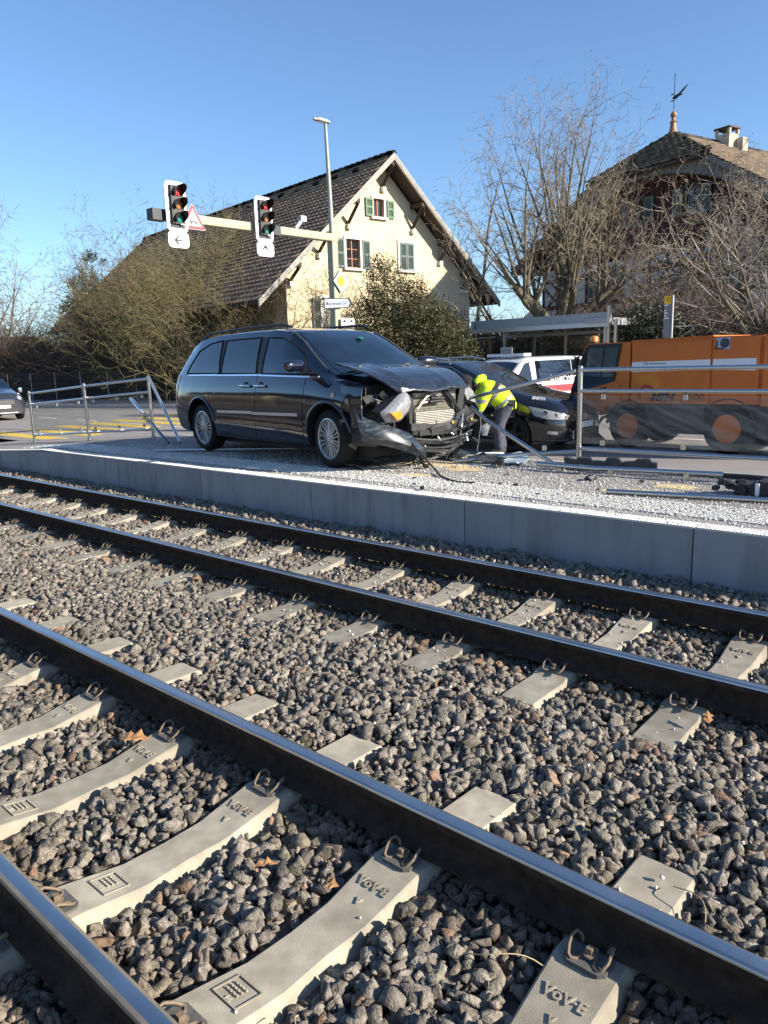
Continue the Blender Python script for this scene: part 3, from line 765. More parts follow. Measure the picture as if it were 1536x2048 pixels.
CUBE = (np.array([[x, y, z] for z in (-1, 1) for y in (-1, 1) for x in (-1, 1)], float), np.array([(0, 2, 3, 1), (4, 5, 7, 6), (0, 1, 5, 4), (2, 6, 7, 3), (0, 4, 6, 2), (1, 3, 7, 5)]))
def cube_vars(seed, n=8):
    r = np.random.default_rng(seed); o = []
    for _ in range(n):
        V = CUBE[0] * np.array([1, r.uniform(.6, 1), r.uniform(.45, .8)]) + r.uniform(-.25, .25, (8, 3)); o.append((V, CUBE[1]))
    return o
def granules():
    r = np.random.default_rng(9)
    n = 170000
    x = r.uniform(-12.2, 1.5, n); y = r.uniform(5.38, 7.95, n)
    dens = .17 * np.clip((x + 12.4) / 2.2, 0, 1) * (1.2 - .35 * (y - 5.4) / 2.2)
    dens *= .35 + 1.3 * vnoise(x, y, .45, 31) ** 1.3 * (0.6 + .8 * vnoise(x, y, .13, 32))
    dens += .38 * np.exp(-((x + 4.0) / 1.3) ** 2 - ((y - 6.0) / .5) ** 2)
    dens += .7 * np.exp(-((x + 4.9) / .8) ** 2 - ((y - 7.5) / .25) ** 2)
    dens += .35 * np.exp(-((x + 10.4) / 1.2) ** 2 - ((y - 6.2) / .5) ** 2)
    dens = np.where((y < 5.53), dens * .8, dens)
    k = r.random(n) < dens
    x, y = x[k], y[k]; n = len(x)
    s = r.uniform(.0024, .0056, n) * np.where(r.random(n) < .06, 1.7, 1)
    z = np.array([ramp(a) for a in x]) + s * .5 + np.where((y > 5.7) & (y < 6.18), .006, 0)
    P = np.stack([x, y, z], 1)
    t = np.repeat(r.uniform(.65, 1.2, (n, 1)), 3, 1)
    o = kind(scatter('glass_granules', cube_vars(1), P, s, t, 'granule', r, .5), 'stuff')
    o['label'] = 'white crumbs of shattered safety glass all over the platform'
    # crumbs that jumped onto the sleepers and rails below
    n = 520
    pick = r.integers(0, len(SLEEPERS), n)
    sx = np.array([SLEEPERS[i][0] for i in pick]); sy = np.array([SLEEPERS[i][1] for i in pick])
    xx = sx + r.uniform(-.08, .08, n); yy = sy + r.uniform(-.88, .9, n)
    k = ((sy > 3) | (r.random(n) < .12))
    a = np.abs(yy - sy)
    zz = np.where(a > .655, -.174, np.where(a > .4, -.152, np.where(a > .16, -.152 - .043 * (.40 - a) / .24, -.195))) + .004
    k &= (np.abs(a - .5325) > .08)
    P = np.stack([xx, yy, zz], 1)[k]
    m_ = 900
    Q = np.stack([r.uniform(-10, 0, m_), r.uniform(2.0, 5.2, m_), np.zeros(m_)], 1)
    Q[:, 2] = ballast_level(Q[:, 0], Q[:, 1]) + .036
    Q = Q[(r.random(m_) < (Q[:, 1] / 5.2) ** 2)]
    P = np.concatenate([P, Q]); n = len(P)
    o = kind(scatter('glass_granules', cube_vars(2), P, r.uniform(.003, .0065, n), np.ones((n, 3)), 'granule', r, .5), 'stuff')
    o['label'] = 'glass crumbs fallen on the sleepers and stones below the platform'
granules()
# ================================================================== BUILDINGS
def tile_field(name, parent, O, u, v, nrm, nu, nv, tw, tl, mat, inside=None, lift=.03, wave=0.0, seed=1, thick=.022, gap=.006):
    """nu x nv overlapping roof tiles; u along the eaves, v up the slope, nrm off the roof"""
    r = np.random.default_rng(seed)
    O, u, v, nrm = (np.array(a, float) for a in (O, u, v, nrm))
    V, F, T = [], [], []
    for j in range(nv):
        sh = (j % 2) * .5 * tw
        for i in range(nu):
            cu, cv = i * tw + sh, j * tl
            if inside and not inside(cu + tw / 2, cv + tl / 2): continue
            jit = r.uniform(-.004, .004); k = r.uniform(.72, 1.28); tn = np.array([k, k * r.uniform(.96, 1.03), k * r.uniform(.9, 1.05)])
            o = len(V)
            a = O + u * (cu + gap) + v * cv; w = tw - 2 * gap; l = tl * 1.12
            h0, h1 = lift + jit, .006
            mid = wave
            for (x, y, h) in ((0, 0, h0), (w / 2, 0, h0 + mid), (w, 0, h0), (0, l, h1), (w / 2, l, h1 + mid * .6), (w, l, h1)):
                V.append(a + u * x + v * y + nrm * h)
            for (x, h) in ((0, h0 - thick), (w / 2, h0 + mid - thick), (w, h0 - thick)):
                V.append(a + u * x + nrm * h)
            F += [(o, o + 1, o + 4, o + 3), (o + 1, o + 2, o + 5, o + 4), (o + 6, o + 7, o + 1, o), (o + 7, o + 8, o + 2, o + 1)]
            T += [tn] * 9
    me = bpy.data.meshes.new(name)
    me.from_pydata([tuple(p) for p in V], [], F)
    a = me.color_attributes.new('tone', 'FLOAT_COLOR', 'POINT')
    a.data.foreach_set('color', np.concatenate([np.array(T), np.ones((len(T), 1))], 1).astype(np.float32).ravel())
    me.materials.append(M[mat])
    return kind(link(name, me, parent), 'stuff')

HOLES = []
def cut_holes(ob):
    cs = []
    for (s, z, w, h, t) in HOLES:
        c = MB(); c.box((s, t, z + h / 2), (w, .28, h)); c = c.build('cutter', 'plaster_white', None); cs.append(c)
        md = ob.modifiers.new('b', 'BOOLEAN'); md.operation = 'DIFFERENCE'; md.object = c; md.solver = 'EXACT'
    par = ob.parent; ob.parent = None
    dg = bpy.context.evaluated_depsgraph_get(); dg.update()
    me = bpy.data.meshes.new_from_object(ob.evaluated_get(dg)); ob.modifiers.clear(); ob.data = me; ob.parent = par
    for c in cs: bpy.data.objects.remove(c)
    HOLES.clear()
def window(P, s, z, w, h, t=0, frame='window_wood', trim='stone_trim', bars=1, sill=True, shut=None, smat='shutter_green', closed=False, curtain=False, thalf=.11):
    """window centred at s with its lower edge at z, on a wall in the local x-z plane facing -y"""
    if trim:
        b = MB()
        for (cx, cz, sx, sz) in ((s, z + h + thalf / 2, w + 2 * thalf, thalf), (s - w / 2 - thalf / 2, z + h / 2, thalf, h), (s + w / 2 + thalf / 2, z + h / 2, thalf, h)):
            b.box((cx, t - .02, cz), (sx, .10, sz))
        b.build('window_surround', trim, P)
    if sill:
        b = MB(); b.box((s, t - .06, z - .05), (w + .32, .2, .1)); b.build('window_sill', trim or 'stone_trim', P)
    if not closed:
        HOLES.append((s, z, w, h, t)); t0, t = t, t + .075
        b = MB(); fw = .06
        for (cx, cz, sx, sz) in ((s, z + h - fw / 2, w, fw), (s, z + fw / 2, w, fw), (s - w / 2 + fw / 2, z + h / 2, fw, h - 2 * fw), (s + w / 2 - fw / 2, z + h / 2, fw, h - 2 * fw), (s, z + h / 2, .05, h - 2 * fw)):
            b.box((cx, t + .015, cz), (sx, .05, sz))
        for k in range(bars):
            b.box((s, t + .018, z + h * (k + 1) / (bars + 1)), (w - 2 * fw, .035, .03))
        o = b.build('window', frame, P)
        b = MB(); b.box((s, t + .035, z + h / 2), (w - .02, .012, h - .02)); b.build('pane', 'house_glass', o)
        if curtain:
            b = MB(); b.box((s, t + .027, z + h / 2), (w - .16, .004, h - .16)); b.build('curtain', 'plaster_white', o)
        t = t0
    for (cs, sw) in (shut or []):
        b = MB()
        b.box((cs - sw / 2 + .035, t - .065, z + h / 2), (.07, .045, h)); b.box((cs + sw / 2 - .035, t - .065, z + h / 2), (.07, .045, h))
        for zz in (z + .05, z + h / 2, z + h - .05): b.box((cs, t - .065, zz), (sw - .14, .045, .09))
        n = int((h - .2) / .055)
        for k in range(n):
            b.box((cs, t - .062, z + .12 + (h - .24) * k / max(1, n - 1)), (sw - .14, .012, .05), 0, rot3(.7, 0, 0))
        b.build('shutter', smat, P)

def yellow_house():
    P = empty('farmhouse', (-25.2825, 21.6426, 0), math.radians(82.09), 'yellow farmhouse with a steep brown tiled roof and green shutters', 'house')
    s0, zr, k = 6.14, 10.64, .875
    rz = lambda s: zr - k * abs(s - s0)
    b = MB()
    for s_, q in ((0.58, 1), (11.9, -1)): pass
    poly = [(.58, -.4), (11.9, -.4), (11.9, rz(11.9) - .30), (s0, zr - .32), (.58, rz(.58) - .30)]
    b.prism(poly, (0, 0, 0), (1, 0, 0), (0, 0, 1), (0, 26, 0))
    WALL = b.build('wall', 'plaster_yellow', P)
    nv_l = Vector((-k, 0, 1)).normalized(); up_l = Vector((1, 0, k)).normalized()
    # roof slabs
    for sd, e in ((-1, 7.45), (1, 7.1)):
        b = MB()
        sl = [(s0, zr - .04), (s0 + sd * e, zr - k * e - .04), (s0 + sd * e, zr - k * e - .19), (s0, zr - .19)]
        b.prism(sl, (0, -.82, 0), (1, 0, 0), (0, 0, 1), (0, 27.2, 0))
        b.build('roof', 'dark_wood', P)
        b = MB()
        sl = [(s0, zr + .02), (s0 + sd * (e + .05), zr - k * (e + .05) + .02), (s0 + sd * (e + .05), zr - k * (e + .05) - .26), (s0, zr - .27)]
        b.prism(sl, (0, -.93, 0), (1, 0, 0), (0, 0, 1), (0, .10, 0))
        b.build('bargeboard', 'white_wood', P)
        b = MB()
        for dz in (-.20, -.08):
            sl = [(s0, zr + dz), (s0 + sd * e, zr - k * e + dz), (s0 + sd * e, zr - k * e + dz - .015), (s0, zr + dz - .015)]
            b.prism(sl, (0, -.945, 0), (1, 0, 0), (0, 0, 1), (0, .02, 0))
        b.build('bargeboard_groove', 'old_wood', P)
    e = 7.5; L = e * math.hypot(1, k)
    tile_field('roof_tiles', P, (s0 - e, -.9, zr - k * e - .01), (0, 1, 0), tuple(up_l), tuple(nv_l), 88, 30, .308, L / 30, 'tile_dark', lift=.075, wave=.02, seed=4, thick=.06)
    b = MB()
    for i in range(62):
        b.tube([(s0, -.92 + i * .44, zr + .0), (s0, -.92 + i * .44 + .46, zr + .03)], [.13, .15], 8)
    kind(b.build('ridge_tiles', 'tile_dark', P, smooth=40), 'stuff')
    b = MB()
    for i in range(9):
        b.box((s0 - .55, 1.2 + i * 1.6, rz(s0 - .55) + .10), (.25, .28, .12), 0, rot3(0, -.72, 0))
    kind(b.build('vent_tiles', 'tile_dark', P), 'stuff')
    # struts under the overhang
    for s, zb in ((s0, 9.25), (4.05, 7.45), (2.35, 6.1), (.78, 4.85), (7.95, 7.55), (9.75, 6.2), (11.3, 4.9)):
        b = MB(); zt = rz(s) - .42
        b.tube([(s, -.02, zb + .12), (s, -.80, zt - .05)], .10, 4)
        b.box((s, -.41, zt + .04), (.18, .86, .18))
        o = b.build('bracket', 'dark_wood', P)
        b = MB(); b.box((s, -.09, zb), (.2, .18, .2)); b.build('corbel', 'stone_trim', o)
    window(P, 5.86, 8.02, .64, .80, shut=[(5.29, .42), (6.58, .42)], smat='shutter_green', bars=0)
    window(P, 4.27, 5.68, .80, 1.26, shut=[(3.52, .44), (5.02, .44)], smat='shutter_blue', bars=2)
    window(P, 7.53, 5.75, .90, 1.26, closed=True, shut=[(7.30, .44), (7.76, .44)], smat='shutter_blue')
    window(P, 2.75, 2.95, .74, 1.38, shut=[(2.10, .44)], smat='shutter_blue', bars=2, frame='white_wood', curtain=True)
    window(P, 7.5, 2.9, .9, 1.3, shut=[(6.75, .44), (8.25, .44)], smat='shutter_blue', bars=2)
    cut_holes(WALL)
    # side wing behind on the right
    b = MB(); b.box((12.7, 6.0, 2.6), (2.0, 7.0, 6.6)); b.build('wing_wall', 'plaster_yellow', P)
    b = MB(); b.prism([(11.2, 6.75), (14.2, 5.65), (14.2, 5.80), (11.2, 6.92)], (0, 2.1, 0), (1, 0, 0), (0, 0, 1), (0, 7.8, 0)); b.build('wing_roof', 'tile_dark', P)
yellow_house()

def timber_house():
    P = empty('timber_house', (-14.4417, 35.4358, 0), math.radians(-15.01), 'half-timbered farmhouse with an arched gable, hipped tile roof and weathervane', 'house')
    ZR, AP = 11.07, 0.6                        # ridge height and setback of the hip's apex
    prof = [(0, ZR), (3.0, 9.42), (8.5, 6.05)]
    def rzz(x):
        x = abs(x)
        return ZR - (ZR - 9.42) * x / 3 if x < 3 else 9.42 - (9.42 - 6.05) * (x - 3) / 5.5
    poly = [(-7.4, -.4), (7.4, -.4), (7.4, rzz(7.4) - .3), (3, 9.1), (-3, 9.1), (-7.4, rzz(7.4) - .3)]
    b = MB(); b.prism([(-7.4, -.4), (7.4, -.4), (7.4, 6.05), (-7.4, 6.05)], (0, 0, 0), (1, 0, 0), (0, 0, 1), (0, 15, 0)); W1 = b.build('wall', 'plaster_white', P)
    b = MB(); b.prism([(-7.4, 6.05), (7.4, 6.05), (7.4, rzz(7.4) - .3), (3, 9.1), (-3, 9.1), (-7.4, rzz(7.4) - .3)], (0, -.05, 0), (1, 0, 0), (0, 0, 1), (0, 15, 0)); W2 = b.build('gable_wall', 'red_wood', P)
    b = MB()
    for i in range(60):
        x = -7.3 + i * .247
        b.box((x, -.06, (6.1 + min(9.0, rzz(x) - .35)) / 2), (.03, .03, max(.1, min(9.0, rzz(x) - .35) - 6.1)))
    kind(b.build('board_battens', 'red_wood', P), 'stuff')
    # timber frame
    def beam(x0, z0, x1, z1, w=.18):
        d = Vector((x1 - x0, 0, z1 - z0)); L = d.length; d.normalize(); n = Vector((-d.z, 0, d.x))
        b = MB(); b.prism([(0, -w / 2), (L, -w / 2), (L, w / 2), (0, w / 2)], (x0, -.035, z0), d, n, (0, .06, 0)); b.build('timber', 'red_wood', P)
    for z in (6.02, 4.0, 2.5): beam(-7.4, z, 7.4, z, .22)
    beam(-7.4, 5.35, -4.4, 5.35, .15); beam(-1.9, 5.35, 3.2, 5.35, .15)
    for x in (-7.3, -5.2, -4.3, -2.0, -.5, .45, 2.2, 3.2, 5.0, 7.3): beam(x, 4.1, x, 5.92, .16)
    for x in (-6.2, -3.2, -.6, 1.8, 4.2, 6.4): beam(x, 2.6, x, 3.9, .16)
    for a in ((-6.9, 4.1, -5.4, 5.9), (-.4, 4.1, -1.8, 5.25), (.6, 4.1, 1.6, 5.9), (4.8, 4.1, 3.5, 5.9), (-5.0, 2.6, -4.0, 3.9), (-1.6, 2.6, -2.6, 3.9)): beam(*a, .14)
    # arched boards under the hip
    n = 40
    for i in range(n):
        xa, xb = -6.0 + 12 * i / n, -6.0 + 12 * (i + 1) / n
        xm = (xa + xb) / 2
        lo = 9.12 - .062 * xm * xm + .0001
        hi = min(9.40, rzz(xm) - .10)
        if hi - lo < .05: lo = hi - .3
        b = MB(); b.box((xm, -1.0 - .01 * (i % 2), (lo + hi) / 2), (xb - xa - .02, .04, hi - lo)); b.build('board', 'old_wood', P)
    b = MB()
    G = []
    for i in range(25):
        x = -6 + .5 * i; z = 9.12 - .062 * x * x
        G.append([Vector((x, -.98, z)), Vector((x, 0, z))])
    b.shell(G, (0, 0, .03)); b.build('arch_soffit', 'old_wood', P)
    # roof planes
    for sd in (-1, 1):
        b = MB()
        pts = [(sd * x, z) for x, z in prof]
        G = [[Vector((x, AP if x == 0 else -1.25, z)), Vector((x, 16, z))] for x, z in pts]
        b.shell(G, (0, 0, -.18)); b.build('roof', 'dark_wood', P)
    b = MB()
    b.prism([(0, 0), (6.0, 0), (3.0, math.hypot(AP + 1.25, ZR - 9.42))], (-3.0, -1.25, 9.40), (1, 0, 0), Vector((0, AP + 1.25, ZR - 9.42)).normalized(), (0, 0, -.12)); b.build('hip', 'dark_wood', P)
    vs = Vector((0, AP + 1.25, ZR - 9.42)); LH = vs.length; vs.normalize(); nh = Vector((0, -vs.z, vs.y))
    tile_field('hip_tiles', P, (-3.35, -1.32, 9.43), (1, 0, 0), tuple(vs), tuple(nh), 20, 12, .335, LH / 11.6, 'tile_old', inside=lambda a, c: abs(a - 3.35) < 3.35 * (1 - c / LH) + .12, lift=.11, wave=.05, seed=6, thick=.08)
    for sd in (-1, 1):
        for (xa, za), (xb, zb), nv in ((prof[1], prof[0], 11), (prof[2], prof[1], 19)):
            up = Vector((-sd * (xa - xb), 0, zb - za)); L = up.length; up.normalize()
            nr = Vector((sd * (zb - za), 0, xa - xb)).normalized()
            lim = (lambda a, c, L=L: a > (2.9) * c / L - .2) if nv == 11 else None
            tile_field('roof_tiles', P, (sd * xa, -1.32, za + .02), (0, 1, 0), tuple(up), tuple(nr), 80, nv, .22, L / nv, 'tile_warm' if sd > 0 else 'tile_old', inside=lim, lift=.06, wave=.025, seed=8 + nv + sd, thick=.05)
        b = MB()
        p0, p1 = Vector((0, AP, ZR + .03)), Vector((sd * 3.05, -1.3, 9.46))
        for i in range(13):
            a, c = p0.lerp(p1, i / 13), p0.lerp(p1, (i + 1.1) / 13)
            b.tube([a, c], [.10, .135], 8)
        kind(b.build('hip_ridge_tiles', 'tile_old', P, smooth=40), 'stuff')
        b = MB()
        p0, p1 = Vector((sd * 3.0, -1.27, 9.30)), Vector((sd * 8.5, -1.27, 5.93))
        b.prism([(0, 0), ((p1 - p0).length, 0), ((p1 - p0).length, .24), (0, .24)], p0 - Vector((0, 0, .13)), (p1 - p0).normalized(), (0, 0, 1), (0, .06, 0)); b.build('bargeboard', 'old_wood', P)
    b = MB()
    for i in range(34): b.tube([(0, AP + i * .42, ZR + .02), (0, AP + i * .42 + .44, ZR + .04)], [.11, .13], 8)
    kind(b.build('ridge_tiles', 'tile_warm', P, smooth=40), 'stuff')
    b = MB(); b.box((0, -1.30, 9.36), (6.5, .14, .12)); b.build('gutter', 'dark_wood', P)
    # finial, rod, vane
    b = MB(); b.lathe([(.34, -.18), (.22, .0), (.16, .14), (.12, .44), (.17, .47), (.10, .52), (.08, .66), (.12, .70), (.145, .77), (.12, .85), (.04, .91), (.02, 1.0), (0, 1.0)], 14, (0, AP, ZR + .02))
    fin = b.build('finial', 'copper', P, smooth=50)
    b = MB(); b.tube([(0, AP, ZR + .95), (0, AP, ZR + 2.5)], .018, 6); b.build('rod', 'iron', fin)
    b = MB(); b.prism([(x_ * .72, z_ * .72) for x_, z_ in ((-.16, 0), (.05, .10), (.30, .14), (.55, .30), (.98, .52), (.66, .22), (.45, .10), (.62, .02), (.32, -.03), (.10, -.14), (-.10, -.08))], (0, AP - .01, ZR + 1.52), (1, 0, 0), (0, 0, 1), (0, .025, 0))
    b.tube([(0, AP, ZR + 1.66), (-.16, AP, ZR + 1.66)], .025, 6); b.tube([(0, AP, ZR + 1.40), (-.16, AP, ZR + 1.40)], .025, 6)
    b.build('weathervane', 'iron', fin)
    b = MB()
    b.box((.30, 4.2, 10.75), (.72, .72, 1.3))
    c = b.build('chimney', 'chimney', P)
    b = MB(); b.box((.30, 4.2, 11.66), (.86, .86, .07))
    b.build('chimney_cap', 'iron', c)
    b = MB()
    for x in (-.02, .62):
        for y in (3.88, 4.52): b.box((x, y, 11.51), (.12, .12, .24))
    b.build('chimney_pillar', 'chimney', c)
    b = MB(); b.box((.85, 4.6, 10.6), (.30, .4, 1.2)); b.build('side_flue', 'chimney', c)
    window(P, -1.3, 7.35, .75, 1.15, t=-.06, frame='white_wood', trim='dark_wood', shut=[(-2.0, .5), (-.6, .5)], smat='shutter_blue', sill=False)
    window(P, 1.6, 7.35, .75, 1.15, t=-.06, frame='white_wood', trim='dark_wood', shut=[(.9, .5), (2.3, .5)], smat='shutter_blue', sill=False)
    cut_holes(W2)
    for x in (-3.1, 2.7, 5.9):
        window(P, x, 4.2, .85, 1.4, t=-.02, frame='white_wood', trim='dark_wood', shut=[(x - .75, .5), (x + .75, .5)], smat='shutter_blue', sill=False, bars=2)
    cut_holes(W1)
timber_house()

def distant_house():
    P = empty('distant_house', (-77.0, 31.5, -1.6), 0.35, 'low brown roof showing above the bushes at far left', 'house')
    b = MB(); b.box((0, 0, 2), (9, 7, 4.4)); b.build('wall', 'plaster_yellow', P)
    b = MB(); b.prism([(-5, 4.0), (0, 6.6), (5, 4.0)], (0, -4, 0), (1, 0, 0), (0, 0, 1), (0, 8, 0)); b.build('roof', 'tile_warm', P)
distant_house()
def back_house():
    P = empty('back_house', (-21.0, 46.0, -.6), 0.2, 'small tiled roof between the two farmhouses behind the bare tree', 'house')
    b = MB(); b.box((0, 0, 1.5), (7, 6, 3.4)); b.build('wall', 'old_wood', P)
    b = MB(); b.prism([(-4, 3.0), (0, 6.2), (4, 3.0)], (0, -3.6, 0), (0, 1, 0), (0, 0, 1), (0, 0, .01)) if False else b.prism([(-3.6, 3.1), (0, 5.9), (3.6, 3.1)], (-4, 0, 0), (0, 1, 0), (0, 0, 1), (8, 0, 0))
    b.build('roof', 'tile_dark', P)
back_house()
def reflected_houses():  # unseen houses behind the camera, added for the car paint to reflect
    for (x, y, w, d, h, rzh, mt, lb) in ((-58, -15, 12, 9, 5.8, 9.6, 'plaster_yellow', 'unseen ochre house added behind the viewpoint far to the left'), (-43, -15, 12, 9, 5.6, 9.2, 'plaster_white', 'unseen white house added on the near side of the street behind the viewpoint'), (-27, -16, 11, 9, 6.2, 9.6, 'plaster_yellow', 'unseen cream house added behind the viewpoint nearest to the platform'), (-75, -15, 14, 9, 5.2, 8.6, 'plaster_white', 'unseen pale long house added farthest down the street behind the viewpoint')):
        P = empty('reflected_house', (x, y, -.3), math.pi, lb, 'house', 'unseen houses added for the cars to reflect')
        b = MB(); b.box((0, d / 2, h / 2), (w, d, h)); W_ = b.build('wall', mt, P)
        b = MB(); b.prism([(-.7, h - .1), (d / 2, rzh), (d + .7, h - .1)], (-w / 2 - .4, 0, 0), (0, 1, 0), (0, 0, 1), (w + .8, 0, 0)); b.build('roof', 'tile_dark', P)
        for k in range(4):
            for z in (1.0, 3.5):
                window(P, -w / 2 + w * (k + .5) / 4, z, .95, 1.3, shut=[(-w / 2 + w * (k + .5) / 4 - .75, .5), (-w / 2 + w * (k + .5) / 4 + .75, .5)], smat='shutter_blue', frame='white_wood')
        cut_holes(W_)
reflected_houses()
def hills():
    b = MB(); G = []
    for i in range(60):
        a = math.radians(-20 + 150 * i / 59)
        d = 1300
        h = (30 if i > 20 else 90) + 25 * math.sin(i * .37) + 18 * math.sin(i * 1.1)
        x, y = -d * math.sin(a), d * math.cos(a)
        G.append([Vector((x, y, -5)), Vector((x * 1.25, y * 1.25, h * .7)), Vector((x * 1.5, y * 1.5, h))])
    b.grid(G); kind(b.build('hills', 'hill', smooth=179), 'structure')
hills()

# ================================================================== TREES
def grow(out, p, d, L, r, dep, P, R):
    n = max(2, int(L / P['seg'][min(dep, len(P['seg']) - 1)] + .5))
    sl = L / n
    wd = P['wander'][min(dep, len(P['wander']) - 1)]
    tr = P['trop'][min(dep, len(P['trop']) - 1)]
    taper = P.get('taper', .75)
    x, y, z = p; dx, dy, dz = d
    for i in range(n):
        dx += R.gauss(0, wd); dy += R.gauss(0, wd); dz += R.gauss(0, wd) + tr
        q = math.sqrt(dx * dx + dy * dy + dz * dz); dx /= q; dy /= q; dz /= q
        r0 = r * (1 - taper * i / n); r1 = r * (1 - taper * (i + 1) / n)
        nx, ny, nz = x + dx * sl, y + dy * sl, z + dz * sl
        if nz < .05 and dep > 0: dz = abs(dz); nz = .05
        out.append((x, y, z, nx, ny, nz, r0, r1, dep))
        x, y, z = nx, ny, nz
        if dep < P['depth']:
            k = P['kids'][min(dep, len(P['kids']) - 1)]
            if (i + 1) / n > P.get('bare', [.25])[min(dep, len(P.get('bare', [.25])) - 1)]:
                m_ = int(k) + (R.random() < k - int(k))
                for _ in range(m_):
                    an = math.radians(P['ang'][min(dep, len(P['ang']) - 1)] * R.uniform(.6, 1.3))
                    az = R.uniform(0, 2 * math.pi)
                    a = Vector((dx, dy, dz)); o = a.orthogonal(); c = a.cross(o)
                    e = a * math.cos(an) + (o * math.cos(az) + c * math.sin(az)) * math.sin(an)
                    LL = L * P['ratio'][min(dep, len(P['ratio']) - 1)] * R.uniform(.6, 1.15) * (1.1 - .5 * i / n)
                    if LL > P.get('minl', .12):
                        grow(out, (x, y, z), (e.x, e.y, e.z), LL, max(r1 * P.get('rr', .6), P.get('rmin', .004)), dep + 1, P, R)

def segs_mesh(name, S, mat, parent, n):
    S = np.array(S); p0, p1, r0, r1 = S[:, :3], S[:, 3:6], S[:, 6], S[:, 7]
    t = p1 - p0; t /= np.linalg.norm(t, axis=1)[:, None] + 1e-9
    ref = np.where(np.abs(t[:, 2:3]) < .9, np.array([[0, 0, 1.]]), np.array([[1., 0, 0]]))
    a = np.cross(t, ref); a /= np.linalg.norm(a, axis=1)[:, None]; b = np.cross(t, a)
    rings = []
    ov = (r0 * .5)[:, None] * t
    for P_, r in ((p0 - ov, r0), (p1, r1)):
        for k in range(n):
            an = 2 * math.pi * k / n
            rings.append(P_ + (a * math.cos(an) + b * math.sin(an)) * r[:, None])
    V = np.stack(rings, 1).reshape(-1, 3)
    F = np.array([(k, (k + 1) % n, (k + 1) % n + n, k + n) for k in range(n)])
    F = (F[None] + (np.arange(len(S)) * 2 * n)[:, None, None]).reshape(-1, 4)
    me = bpy.data.meshes.new(name)
    me.vertices.add(len(V)); me.vertices.foreach_set('co', V.astype(np.float32).ravel())
    me.loops.add(F.size); me.loops.foreach_set('vertex_index', F.astype(np.int32).ravel())
    me.polygons.add(len(F)); me.polygons.foreach_set('loop_start', np.arange(0, F.size, 4, dtype=np.int32))
    me.polygons.foreach_set('use_smooth', np.ones(len(F), bool))
    me.update(calc_edges=True); me.materials.append(M[mat])
    return link(name, me, parent)

def tree(name, base, stems, P, label, cat, seed, trunk_mat, twig_mat, thr=.03, group=None):
    R = random.Random(seed); out = []
    for st in stems:
        (dx, dy, dz), L, r = st[:3]
        off = st[3] if len(st) > 3 else (0, 0, 0)
        v = Vector((dx, dy, dz)).normalized()
        grow(out, off, tuple(v), L, r, st[4] if len(st) > 4 else 0, P, R)
    root = empty(name, base, 0, label, cat, group)
    big = [s for s in out if s[6] > thr]; small = [s for s in out if s[6] <= thr]
    if big: segs_mesh('trunk', big, trunk_mat, root, 7)
    if small: segs_mesh('crown', small, twig_mat, root, 3)
    return root, len(out)
def vx(a, el):
    """direction as azimuth (deg, seen from the camera: 0 = right, 90 = away) and elevation"""
    a = math.radians(a) + HEAD; e = math.radians(el)
    return (math.cos(a) * math.cos(e), math.sin(a) * math.cos(e), math.sin(e))

# the big pollarded lime behind the shelter
R0 = random.Random(5)
Pl = dict(seg=[.5, .40, .30, .24], wander=[.05, .08, .11, .14], trop=[.03, .02, .015, .01], depth=3, kids=[1.15, 1.35, 1.2], ang=[34, 42, 46], ratio=[.34, .48, .5], bare=[.18, .08, .03], rr=.58, rmin=.0085, taper=.90)
T0 = Vector((0, 0, 2.3))
DC, DR = Vector((-.45 * rgt.x, -.45 * rgt.y, 4.5)), Vector((4.5, 3.4, 5.6))
def dome(p, d):
    """distance from p along d to the dome that bounds the crown (axes: picture-right, depth, up)"""
    q = p - DC; q = Vector((q.dot(rgt) / DR.x, q.dot(fh) / DR.y, q.z / DR.z)); e = Vector((d.dot(rgt) / DR.x, d.dot(fh) / DR.y, d.z / DR.z))
    A, B, C_ = e.dot(e), 2 * q.dot(e), q.dot(q) - 1
    D_ = B * B - 4 * A * C_
    return (-B + math.sqrt(D_)) / (2 * A) if D_ > 0 else .8
Rl = random.Random(12); outl = []
grow(outl, (0, 0, -.1), (0, 0, 1), 2.5, .46, 9, dict(Pl, taper=.25, wander=[.03]), Rl)
for az, el, L, r, n in ((178, 40, 2.6, .24, 7), (172, 6, 3.0, .17, 7), (110, 70, 2.4, .28, 8), (40, 62, 2.2, .24, 7), (8, 38, 2.6, .22, 8), (2, 10, 3.0, .18, 8), (280, 45, 2.2, .22, 6), (215, 28, 2.4, .18, 7), (330, 26, 2.6, .18, 8), (150, 58, 2.6, .24, 8), (75, 84, 3.2, .26, 9)):
    k0 = len(outl)
    grow(outl, tuple(T0 - Vector((0, 0, .2))), vx(az, el), L, r, 9, dict(Pl, taper=.50, wander=[.09], trop=[.02]), Rl)
    segs_ = outl[k0:]
    for _ in range(int(n * .8)):
        s_ = segs_[min(len(segs_) - 1, int(len(segs_) * R0.uniform(.45, 1.0)))]
        p = Vector(s_[3:6]); out_ = (p - T0); out_.z = 0
        d = Vector((R0.gauss(0, .32), R0.gauss(0, .32), R0.uniform(.75, 1.2))) + out_ * R0.uniform(.14, .70)
        d.normalize()
        Ld = dome(p, d) * R0.uniform(.78, 1.0)
        if Ld > .5: grow(outl, tuple(p), tuple(d), Ld, min(.075, .012 + .010 * Ld), 0, Pl, Rl)
    for _ in range(4):                                           # short twigs at the pollard heads
        s_ = segs_[-1 - (_ % 2)]; d = Vector((R0.gauss(0, 1), R0.gauss(0, 1), R0.uniform(-.3, 1))).normalized()
        grow(outl, s_[3:6], tuple(d), R0.uniform(.6, 1.7), .020, 1, Pl, Rl)
